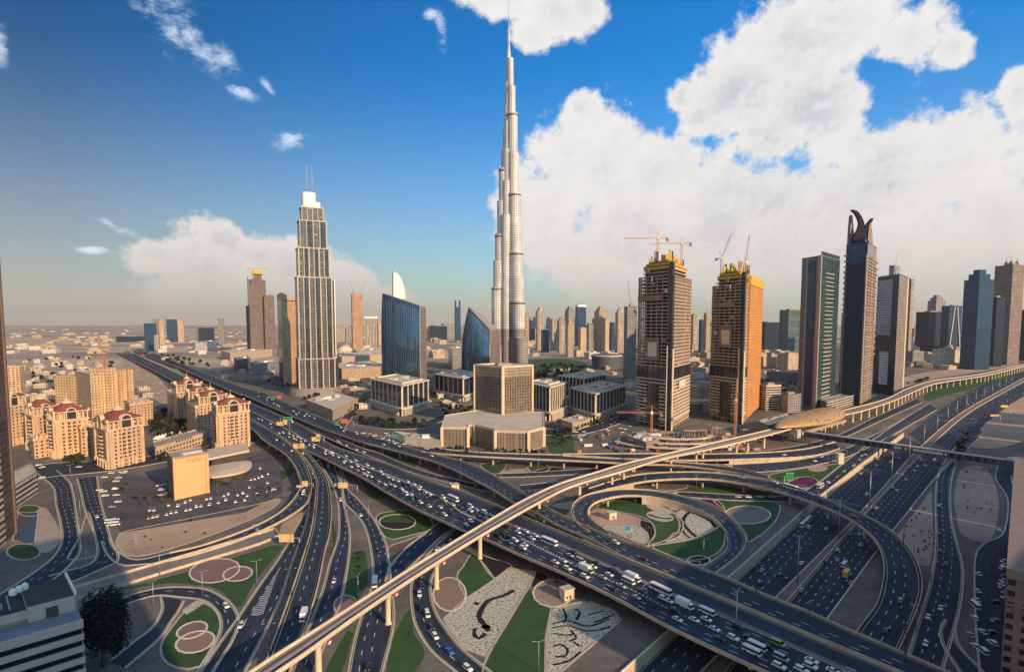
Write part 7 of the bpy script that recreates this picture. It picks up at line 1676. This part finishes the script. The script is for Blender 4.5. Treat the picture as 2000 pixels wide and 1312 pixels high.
big = thing('dark_tree', 'huge dark leafy tree beside the banded office block', 'tree', at(203, 1300)); k = MB(); k.tube((0, 0, -.3), (0, 0, 12), .9, .5, 10)
for a in range(7): k.tube((0, 0, 5+a*1.2), (3.5*cos(a*2.2), 3.5*sin(a*2.2), 11+a*1.6), .4, .12, 6)
k.build('trunk', BARK, big); me = crown_mesh(15000, 9.5, 17, .36, 11, LEAF2, 16); c = link('crown', me, big); c.location = (0, 0, 14)
FT = FARM; FARM = MB(); random.seed(21)
def shrub(p, s, label, group): far_tree(p-Vector((0, 0, 0)), s*.2, label, group)
for n, poly in ((14, [(232,1046),(380,1012),(545,976),(480,1016),(290,1083)]), (26, [(1820,960),(1824,1064),(1800,1100),(1756,1046)]), (24, [(1880,914),(1925,914),(1949,968),(1937,1050),(1868,1007)]), (40, [(560,905),(545,960),(500,985),(470,1000),(540,940)]), (14, [(690,1080),(715,1075),(720,1130),(705,1168)]),
        (30, [(1020,1100),(1090,1120),(1180,1150),(1210,1180),(1100,1180)]), (50, [(930,895),(1100,905),(1090,925),(960,920)]), (30, [(620,1000),(650,1000),(650,1080),(600,1090)]), (30, [(1430,950),(1530,945),(1560,975),(1430,980)])):
    grove(n, poly, .5, 1.5, '', '', shrub)
tag(FARM.build('shrubbery', [LEAF, BARK]), 'low shrubs and tufts dotted over the lawns and plots', kind='stuff'); FARM = FT
tag(FARM.build('far_trees', [LEAF2, BARK]), 'distant trees of the park and the old quarter', kind='stuff')
# ================================================================== vehicles
PAINTS = {'white': (.76, .75, .72), 'dark': (.022, .024, .03), 'silver': (.42, .43, .44), 'blue': (.03, .17, .42), 'red': (.26, .03, .03), 'green': (.22, .42, .06), 'yellow': (.60, .42, .05), 'orange': (.58, .22, .04), 'beige': (.50, .42, .30), 'teal': (.03, .20, .26), 'maroon': (.10, .015, .03)}
def pmat(c):
    if 'car_'+c in MATS: return MATS['car_'+c]
    t = NT('car_'+c); t.b.inputs['Base Color'].default_value = (*PAINTS[c], 1); t.b.inputs['Roughness'].default_value = .28; t.b.inputs['Coat Weight'].default_value = .5; t.b.inputs['Coat Roughness'].default_value = .08; MATS['car_'+c] = t.m; return t.m
CGL = plain('car_glass', (.012, .014, .018), .08, .0, spec=.7); TYRE = plain('tyre', (.012, .012, .012), .9); LAMPR = plain('tail_lamp', (.25, .01, .01), .3); LAMPW = plain('head_lamp', (.75, .75, .72), .2)
def profile(m, pts, w, top_in=0.0, zt=None):
    """side profile (x,z) extruded across y, narrowing above zt"""
    def yy(z): return w/2-(top_in*(z-zt)/max(.01, (max(p[1] for p in pts)-zt)) if zt is not None and z > zt else 0)
    A = [(x, -yy(z), z) for x, z in pts]; B = [(x, yy(z), z) for x, z in pts]; n = len(pts)
    m.quad(A); m.quad(B[::-1])
    for i in range(n): j = (i+1) % n; m.quad([A[j], A[i], B[i], B[j]])
VEH = {
 'car': dict(L=4.6, W=1.82, body=[(2.3, .35), (2.3, .70), (2.1, .84), (1.15, .98), (-1.65, 1.02), (-2.2, .96), (-2.3, .7), (-2.3, .35)], glass=[(1.15, .97), (.35, 1.42), (-.95, 1.44), (-1.75, 1.01)], roof=[(.32, 1.43), (.1, 1.49), (-.8, 1.5), (-.98, 1.45)]),
 'jeep': dict(L=4.8, W=1.95, body=[(2.4, .45), (2.4, .95), (2.2, 1.08), (1.2, 1.15), (-2.3, 1.18), (-2.4, .9), (-2.4, .45)], glass=[(1.15, 1.14), (.6, 1.72), (-2.0, 1.74), (-2.3, 1.17)], roof=[(.6, 1.72), (.4, 1.82), (-1.9, 1.83), (-2.02, 1.74)]),
 'van': dict(L=5.4, W=2.0, body=[(2.7, .4), (2.7, 1.0), (2.1, 1.2), (-2.65, 1.2), (-2.7, .4)], glass=[(2.1, 1.19), (1.35, 1.95), (-2.55, 1.95), (-2.65, 1.19)], roof=[(1.35, 1.94), (1.1, 2.15), (-2.5, 2.2), (-2.6, 1.94)]),
 'pickup': dict(L=5.2, W=1.9, body=[(2.6, .45), (2.6, .95), (1.3, 1.1), (-2.55, 1.1), (-2.6, .45)], glass=[(1.2, 1.09), (.6, 1.68), (-.7, 1.7), (-.85, 1.09)], roof=[(.6, 1.68), (.4, 1.77), (-.6, 1.78), (-.72, 1.7)]),
 'bus': dict(L=11.5, W=2.6, body=[(5.75, .4), (5.75, 1.5), (-5.75, 1.5), (-5.75, .4)], glass=[(5.74, 1.5), (5.55, 2.55), (-5.6, 2.55), (-5.7, 1.5)], roof=[(5.55, 2.54), (5.3, 3.15), (-5.5, 3.2), (-5.65, 2.54)]),
 'minibus': dict(L=7.2, W=2.2, body=[(3.6, .4), (3.6, 1.25), (-3.6, 1.25), (-3.6, .4)], glass=[(3.58, 1.25), (3.1, 2.05), (-3.45, 2.05), (-3.55, 1.25)], roof=[(3.1, 2.04), (2.8, 2.5), (-3.4, 2.55), (-3.52, 2.04)]),
 'truck': dict(L=8.4, W=2.5, body=[(4.2, .5), (4.2, 1.5), (2.5, 1.5), (2.5, .9), (-4.2, .9), (-4.2, .5)], glass=[(4.18, 1.5), (3.9, 2.35), (2.9, 2.35), (2.6, 1.5)], roof=[(3.9, 2.34), (3.8, 2.6), (2.6, 2.6), (2.6, 2.34)], box=(-4.15, 2.3, .95, 3.5)),
}
VME = {}
def vmesh(kind, color, load=None):
    key = (kind, color, load)
    if key in VME: return VME[key]
    d = VEH[kind]; out = {}
    m = MB(); profile(m, d['body'], d['W']); profile(m, d['roof'], d['W']-.42); o = m.build('body', pmat(color)); out['body'] = o.data; bpy.data.objects.remove(o)
    m = MB(); profile(m, d['glass'], d['W']-.06, .18, d['glass'][0][1]); o = m.build('windows', CGL); out['windows'] = o.data; bpy.data.objects.remove(o)
    rw = .33 if d['W'] < 2.1 else .46; m = MB(); m.tube((0, -.13, 0), (0, .13, 0), rw, n=12); o = m.build('wheel', TYRE); out['wheel'] = o.data; bpy.data.objects.remove(o)
    m = MB(); m.box((0, 0, 0), (.06, .34, .16)); o = m.build('headlight', LAMPW); out['headlight'] = o.data; bpy.data.objects.remove(o)
    m = MB(); m.box((0, 0, 0), (.06, .34, .18)); o = m.build('tail_light', LAMPR); out['tail_light'] = o.data; bpy.data.objects.remove(o)
    if 'box' in d:
        x0, x1, z0, z1 = d['box']; m = MB(); m.box(((x0+x1)/2, 0, z0), (x1-x0, d['W']+.04, z1-z0)); o = m.build('cargo_box', pmat(load or 'white')); out['cargo_box'] = o.data; bpy.data.objects.remove(o)
    # one-piece version for vehicles only a few pixels long
    m = MB(); profile(m, d['body'], d['W']); n1_ = len(m.f); profile(m, d['glass'], d['W']-.06, .18, d['glass'][0][1]); n2_ = len(m.f); profile(m, d['roof'], d['W']-.3); n3_ = len(m.f)
    if 'box' in d: m.box(((x0+x1)/2, 0, z0), (x1-x0, d['W']+.04, z1-z0))
    for s_ in (-1, 1):
        for w_ in (-1, 1): m.tube((s_*d['L']*.31, w_*(d['W']/2-.12)-.1, rw), (s_*d['L']*.31, w_*(d['W']/2-.12)+.1, rw), rw, n=8)
    m.m = [0 if i < n1_ else 1 if i < n2_ else 0 if i < n3_ else (3 if 'box' in d and i < n3_+6 else 2) for i in range(len(m.f))]
    o = m.build('vehicle', [pmat(color), CGL, TYRE]+([pmat(load or 'white')] if 'box' in d else [])); out['one'] = o.data; bpy.data.objects.remove(o)
    VME[key] = out; return out
KINDN = {'car': ('saloon_car', 'car', 'car'), 'jeep': ('off_road_car', 'large car', 'car'), 'van': ('van', 'van', 'van'), 'pickup': ('pickup_truck', 'pickup', 'pickup'), 'bus': ('bus', 'bus', 'bus'), 'minibus': ('minibus', 'minibus', 'minibus'), 'truck': ('box_truck', 'box truck', 'truck')}
NCAR = [0]; SPOTS = []
def vehicle(kind, color, p, rz, label, group, load=None):
    for q in SPOTS:
        if (q[0]-p.x)**2+(q[1]-p.y)**2 < 2.4**2 and abs(q[2]-p.z) < 3: return None
    SPOTS.append((p.x, p.y, p.z))
    me = vmesh(kind, color, load); nm, _, cat = KINDN[kind]; d = VEH[kind]; dist = (p-Vector((0, 0, CAM_H))).length
    if cat == 'car': NCAR[0] += 1
    if dist > 520:
        o = link(nm, me['one']); o.location = p; o.rotation_euler = (0, 0, rz); return tag(o, label, cat, group)
    t = thing(nm, label, cat, p, rz, group)
    for k in ('body', 'windows') + (('cargo_box',) if 'cargo_box' in me else ()): link(k, me[k], t)
    rw = .33 if d['W'] < 2.1 else .46
    for s_ in (-1, 1):
        for w_ in (-1, 1):
            o = link('wheel', me['wheel'], t); o.location = (s_*d['L']*.31, w_*(d['W']/2-.12), rw)
            if dist < 420:
                o = link('headlight' if s_ > 0 else 'tail_light', me['headlight' if s_ > 0 else 'tail_light'], t); o.location = (s_*(d['L']/2+.0), w_*(d['W']/2-.3), .62)
    return t
CODE = {'w': ('car', 'white'), 'k': ('car', 'dark'), 's': ('car', 'silver'), 'j': ('jeep', 'white'), 'd': ('jeep', 'dark'), 'v': ('van', 'white'), 'V': ('van', 'beige'), 'm': ('minibus', 'white'), 'p': ('pickup', 'white'), 'P': ('pickup', 'silver'), 'B': ('bus', 'white'), 'T': ('truck', 'white'), 't': ('truck', 'beige'), 'b': ('car', 'blue'), 'u': ('pickup', 'blue'), 'r': ('car', 'maroon'), 'R': ('car', 'red'), 'g': ('van', 'green'), 'G': ('car', 'green'), 'y': ('car', 'yellow'), 'o': ('car', 'orange'), 'e': ('van', 'teal'), 'a': ('van', 'silver')}
def parse(s):
    out = []; cur = 'w'
    for tok in s.split():
        if tok[-1].isalpha(): cur = tok[-1]; tok = tok[:-1]
        else: cur = 'w'
        x, y = tok.split(','); out.append((float(x), float(y), cur))
    return out
def place(s, ox, oy, sc, roads, section, landmark, group, key, flip=False, angle=None, load=None):
    items = []
    for x, y, c in parse(s): items.append((ox+x*sc, oy+y*sc, c))
    items.sort(key=key); cnt = {}
    for px, py, c in items:
        kind, color = CODE[c]
        if c == 'w' and random.random() < .28: kind = 'jeep'
        if c == 'k' and random.random() < .3: kind = 'jeep'
        if roads:
            best = None
            for r in roads:
                z = r.C[len(r.C)//2].z
                for _ in range(5):
                    p = at(px, py, z+.7); i = min(range(len(r.C)), key=lambda q: (r.C[q].x-p.x)**2+(r.C[q].y-p.y)**2); z = r.C[i].z
                w = (r.R[i]-r.L[i]).length; off = (Vector((p.x, p.y, 0))-Vector((r.C[i].x, r.C[i].y, 0))).length
                e = off-w/2
                if best is None or e < best[0]: best = (e, r, i, p, z, off, w)
            e, r, i, p, z, off, w = best
            if off > w/2-1.6:   # keep it between the kerbs
                cc = r.C[i]; v = Vector((p.x-cc.x, p.y-cc.y, 0)); v = v*((max(.1, w/2-1.8))/max(.1, v.length)) if v.length > w/2-1.8 else v; p = Vector((cc.x+v.x, cc.y+v.y, z))
            d = r.C[min(len(r.C)-1, i+1)]-r.C[max(0, i-1)]; rz = atan2(d.y, d.x); p = Vector((p.x, p.y, z+r.dz+.03))
            if flip: rz += pi
            if d.length and abs(d.z) > .2: pass
        else:
            p = at(px, py, .75); p.z = .06; rz = (angle or 0)+random.gauss(0, .06)
        nm = KINDN[kind][1]; k = (color, nm); cnt[k] = cnt.get(k, 0)+1
        lab = '%s %s %s from %s, %s' % (ORD[min(cnt[k]-1, 49)], color, nm, landmark, section)
        o = vehicle(kind, color, p, rz, lab, group, load)
        if o is None: cnt[k] -= 1
GRP = 'vehicles on the main flyover'
X = lambda q: q[0]; XR = lambda q: -q[0]; Y = lambda q: q[1]; YR = lambda q: -q[1]
place('190,440 240,460 370,520 385,570s 500,655 560,650 650,665v 710,690 650,710 720,740 755,750 775,715 820,735 885,770 825,780 950,830 1020,830 1015,870 1090,870k 1195,920 1190,965 1285,985t 1385,1015 1465,1095 1490,1070 1570,1085 1580,1160 1675,1150 1750,1195 1820,1140 1680,1210s 1770,1260 1830,1240', 480, 760, .13, [main], 'in the near flyover queue', 'the red-roofed hotel', GRP, X)
place('60,580 130,620 70,640 120,670 190,690 250,730k 300,760s 395,805 430,780k 470,800s 535,830 500,860k 645,870 700,950m 790,955 795,1015e 870,1010k 945,1030k 930,1080 1060,1135p 1095,1100k 1225,1150 1290,1265 1400,1250d', 700, 840, .13, [main], 'in the near flyover lanes', 'the near hotels end', GRP, X)
place('1500,1000 1645,1065 1895,1180', 480, 760, .13, [main], 'past the orange barrier', 'the first cream gantry', GRP, X)
place('130,520 205,560 330,610 355,650 440,700 510,730 590,755 740,765 700,810k 780,830b 835,805 920,840 900,880 1000,920 1070,955 1150,945k 1190,1000k 1270,1000 1295,1055 1420,1035B 1415,1110 1530,1150k 1680,1140v 1680,1205 1775,1190 1890,1230v 1800,1270k 1985,1270', 700, 840, .13, [main], 'in the middle flyover queue', 'the cream gantry', GRP, X)
place('345,770v 430,810 270,800k 390,858 35,865k 150,900 80,950', 900, 900, .13, [main], 'left of its flyover crossing', 'the viaduct', GRP, XR)
place('700,980r 840,995 850,1060 970,1045 1115,1110 1065,1155 1330,1225B 720,1215u 560,1120k 640,1110k 740,1150k 810,1185 960,1250 930,1300', 900, 900, .13, [main], 'just past its flyover crossing', 'the viaduct', GRP, X)
place('250,640s 300,590k 415,725a 600,810 640,750k 150,720 310,790s 215,840 500,870t 475,960 845,930 745,970s 900,870k 1130,1035m 1200,1000T 1030,1100s 900,1140k 1250,1270s 1330,1175k 1620,1175B 1650,1080k 1660,1290 30,740', 1080, 1000, .13, [main], 'beside the flyover chevrons', 'the viaduct', GRP, X)
place('185,660T 405,725m 400,790 95,710k 115,790 280,795 480,885 710,865k 660,975 530,980k 820,970k 1095,1030g 895,1065m 845,1110m 1010,1065k 1130,1170a 1110,1250 1430,1195 1415,1250j 1330,1285 1640,1295 30,610', 1300, 1050, .1996, [main], 'on the flyover near end', 'the chevrons', GRP, X)
place('190,45 340,120 190,105 420,210 470,240 500,255 715,330 795,345 755,375 880,400 910,370 955,400 1030,435 1495,560 1500,600 1465,625 1660,665v 1890,720k', 480, 760, .13, [upper], 'on the upper flyover', 'the far end', 'vehicles on the upper flyover', X)
place('375,210 560,190 605,235 1095,380', 700, 840, .13, [upper], 'on the upper flyover at the fork', 'the fork', 'vehicles on the upper flyover', X)
place('1020,275 1210,270k 1290,300k 1630,315k', 700, 840, .13, [arm, upper], 'on the straight arm', 'the fork', 'vehicles on the straight arm', X)
place('940,450j 1365,690r', 1080, 1000, .13, [upper], 'on the joined upper lanes', 'the loop', 'vehicles on the upper flyover', X)
place('1320,790 1400,800s 1480,845 1630,910 1770,945 690,490m', 480, 760, .13, [main, slip], 'on the free flyover lanes', 'the green sign', GRP, X)
place('460,760 565,830s 830,955 685,920', 480, 760, .13, [branch, r3], 'on the left branch ramp', 'the hotels', 'vehicles on the branch ramps', X)
place('655,785 465,820s 550,840k 580,860k 455,880k 775,618 690,612 725,630k 650,735k 763,670k 820,600k 700,700k 665,603B 688,582B', 1300, 780, .4056, [szl], 'left of the sunken median', 'the flyover', 'vehicles on the sunken highway', YR)
place('830,720 940,695 935,645 890,645s 830,770s 862,795m 893,880y 775,780k 655,915s 1015,520', 1300, 780, .4056, [szr], 'right of the sunken median', 'the flyover', 'vehicles on the sunken highway', YR)
place('872,842T', 1300, 780, .4056, [szr], 'carrying a yellow box', 'the flyover', 'vehicles on the sunken highway', YR, load='yellow')
place('995,425G 970,455 955,370k 940,355 965,265 945,270 1045,320k 1018,315 1020,285v 1065,275k 1090,260 1085,300 1125,280', 1300, 780, .4056, [szl], 'left of the highway median', 'the curved ramp', 'vehicles on the highway', YR)
place('1115,435 1095,420 1160,383 1215,320 1200,340 1250,315 1295,295m 1245,293 1150,330k 1185,360k', 1300, 780, .4056, [szr], 'right of the highway median', 'the curved ramp', 'vehicles on the highway', YR)
place('963,265 945,270 933,290 910,315 903,320 860,345 825,372y 783,400 745,420B', 1300, 780, .4056, [gdn], 'queueing on the slip road', 'the footbridge', 'vehicles on the slip road', X)
place('350,468 400,470 455,468 513,468 170,460k 40,450 95,455k 235,465k', 1300, 780, .4056, [gdn], 'on the garden road', 'the loop', 'vehicles on the garden road', X)
place('600,425B 645,435m 710,455 750,485k 898,555o 530,398 365,375s 1130,970k 1060,1110k 830,520k', 1300, 780, .4056, [arc], 'on the curved ramp', 'its far end', 'vehicles on the curved ramp', X)
place('300,322m 370,343 718,297 750,275 570,265', 1300, 780, .4056, [front, arm2], 'on the station roads', 'the viaduct', 'vehicles by the station', X)
place('1312,508 1318,648k 1318,730k 1350,792k 1325,1003 1263,1045 1253,1173 1310,445k', 1300, 780, .4056, [svc], 'on the service road', 'the footbridge', 'vehicles on the service road', Y)
place('1505,835 1502,918 1498,962 1490,990m 1488,1050 1470,1130s 1528,1115 1495,1185 1530,1210v 1575,1170 1605,627', 1300, 780, .4056, None, 'parked at lower right', 'the sand plot', 'parked vehicles at lower right', Y, angle=1.35)
place('1632,775 1635,795 1630,812 1628,850k 1630,868 1625,885 1628,900 1640,925s 1642,950 1590,970k 1590,1060s 1570,1120k', 1300, 780, .4056, None, 'parked beside it', 'the brown block', 'parked vehicles at lower right', Y, angle=.2)
place('1000,100 1155,375k 800,605 85,950 1060,1270k', 450, 980, .253, [r5, r4, r3, r2], 'on centre ground roads', 'the top', 'vehicles on the centre ground roads', Y)
place('1115,630T', 450, 980, .253, [r5], 'on the three-lane road', 'the top', 'vehicles on the centre ground roads', Y)
place('690,885T', 450, 980, .253, [r3], 'on the middle ramp', 'the viaduct', 'vehicles on the branch ramps', Y)
place('1460,710 1480,650k 1475,820k 1520,865v 1550,960k 1580,1035 1690,1150u 1830,1280j 1475,630R', 450, 980, .253, [r7], 'on the queueing ramp', 'the viaduct', 'vehicles on the queueing ramp', Y)
place('1600,360 1650,300k 1700,265k', 450, 980, .253, [r7, r6], 'on the ramp below it', 'the flyover', 'vehicles on the queueing ramp', Y)
place('870,480m 905,210k', 480, 900, .13, [branch], 'on the left branch curve', 'the gantry', 'vehicles on the branch ramps', Y)
place('1430,590 1720,820 1245,90m 1620,590k 1335,355', 480, 900, .13, [r5, r4], 'on the ribbed-sign road', 'the flyover', 'vehicles on the centre ground roads', Y)
place('1340,920 1430,1035', 0, 880, .329, [uA, r2], 'on the looping road', 'the lawn', 'vehicles at lower left', Y)
place('575,390', 0, 880, .329, [br], 'on the boulevard', 'the crossing', 'vehicles at lower left', Y)
PKG = 'parked cars in the hotel car park'
place('890,350 915,350 880,398o 910,390 935,385 990,375 1015,365 1045,360 1105,350 1130,345', 0, 880, .329, None, 'in the front car park row', 'its left end', PKG, X, angle=2.04)
place('1000,320 1020,315 1075,315b 1100,305 1130,290 1055,325 1165,330 1195,325 1245,318 1225,285 1250,280 1310,300k 1295,305 1340,290 1330,265 1355,255 1395,300 1410,260 1450,290 1465,265 1480,262 1440,250', 0, 880, .329, None, 'parked below the orange wall', 'the left row end', PKG, X, angle=2.04)
place('690,180 705,158 720,125 685,225 690,260 700,300 665,330s 660,130 620,155 740,120 735,128', 0, 880, .329, None, 'parked left of the yard', 'the street', PKG, Y, angle=.25)
place('590,230 615,240 625,265 600,232k 685,405 675,437m 660,420m 715,395k', 0, 880, .329, None, 'parked near the boulevard corner', 'the crossing', PKG, Y, angle=.45)
place('470,95 490,90k 250,98 240,95k 140,70 175,70 275,165 135,35 120,60k 150,45s 200,85', 0, 880, .329, [crs], 'on the hotel street', 'the left edge', 'cars on the hotel street', X)
place('330,190 240,230 190,245 130,265 75,275 320,325 215,110 150,1000k 120,985 140,1005 165,1030 185,1050 205,1070', 480, 900, .13, None, 'parked in upper right rows', 'the road end', PKG, XR, angle=2.04)
place('55,390 100,380k 130,400k 160,395k 190,395k 265,385k 325,450 400,430 435,415 265,460k 155,480k 45,510 20,515', 480, 900, .13, None, 'parked in lower right rows', 'the road end', PKG, XR, angle=2.04)
place('945,205 970,200 960,230 975,250s 955,260 990,270k', 0, 880, .329, None, 'in the walled yard', 'the wall', PKG, X, angle=.3)
# traffic farther up the highway, seen as a scatter of cars
FARG = 'distant highway cars beyond the footbridge'; n_far = 0
for r, s0, s1, n in ((szl, 690, 1550, 60), (szr, 640, 1550, 56), (front, 230, 420, 5)):
    for _ in range(n):
        if NCAR[0] >= 318: break
        s = s0+(s1-s0)*random.random()**1.3; i = min(range(len(r.s)), key=lambda q: abs(r.s[q]-s)); w = (r.R[i]-r.L[i]).length; nl_ = max(2, int(w/3.7)); k_ = random.randrange(nl_); p = lat(r, i, (k_+.5)*w/nl_); p = Vector((p.x, p.y, p.z+r.dz+.02)); d = r.C[min(len(r.C)-1, i+1)]-r.C[max(0, i-1)]
        c = random.choice(('white',)*6+('dark', 'dark', 'silver', 'yellow')); q = vehicle('car' if random.random() < .8 else 'jeep', c, p, atan2(d.y, d.x), '%s car in the distant highway traffic beyond the footbridge' % c, FARG+', '+c)
# far traffic on the distant flyovers: too many and too small to tell apart
m = MB()
for r, s0, s1, n in ((main, 0, 250, 46), (upper, 0, 330, 26), (szl, 800, 1600, 50), (szr, 800, 1600, 50)):
    for _ in range(n):
        s = random.uniform(s0, s1); i = min(range(len(r.s)), key=lambda q: abs(r.s[q]-s)); w = (r.R[i]-r.L[i]).length; p = lat(r, i, random.uniform(2.5, max(3, w-2.5))); d = r.C[min(len(r.C)-1, i+1)]-r.C[max(0, i-1)]; k_ = random.choice((0, 0, 0, 1, 2))
        if any((q[0]-p.x)**2+(q[1]-p.y)**2 < 20 for q in SPOTS): continue
        SPOTS.append((p.x, p.y, p.z)); rz = atan2(d.y, d.x); m.box((p.x, p.y, p.z+.35), (4.4, 1.8, .65), rz, k_); m.box((p.x-cos(rz)*.3, p.y-sin(rz)*.3, p.z+1.0), (2.2, 1.5, .45), rz, 3)
for n, x0, x1, y0, y1, rz in ((70, 705, 860, 846, 868, .4), (60, 610, 720, 770, 800, .9), (50, 1065, 1240, 800, 845, .4), (60, 120, 320, 705, 780, .5), (60, 1490, 1560, 735, 800, .3), (40, 430, 560, 705, 735, .2), (60, 640, 760, 745, 770, .3)):
    for _ in range(n):
        p = at(random.uniform(x0, x1), random.uniform(y0, y1)); k_ = random.choice((0, 0, 0, 1, 2))
        if any(abs(p.x-q[0]) < q[2]+6 and abs(p.y-q[1]) < q[2]+6 for q in BOX): continue
        m.box((p.x, p.y, .35), (4.4, 1.8, .65), rz+random.choice((0, 0, 1.57)), k_); m.box((p.x, p.y, 1.0), (2.2, 1.5, .45), rz, 3)
tag(m.build('far_traffic', [pmat('white'), pmat('dark'), pmat('silver'), CGL]), 'distant traffic', None, None, 'stuff')
print('CARS', NCAR[0])
# ================================================================== haze
def add_haze(dens=2.3e-5):
    m = MB(); m.box((0, 20000, -9), (92000, 46000, 980)); o = m.build('haze', [])
    mt = bpy.data.materials.new('haze_air'); mt.use_nodes = True; t = mt.node_tree; t.nodes.clear()
    v = t.nodes.new('ShaderNodeVolumePrincipled'); v.inputs['Color'].default_value = (.84, .78, .73, 1); v.inputs['Density'].default_value = dens; v.inputs['Anisotropy'].default_value = 0.1
    out = t.nodes.new('ShaderNodeOutputMaterial'); t.links.new(v.outputs[0], out.inputs['Volume']); o.data.materials.append(mt)
    tag(o, kind='stuff')
add_haze()
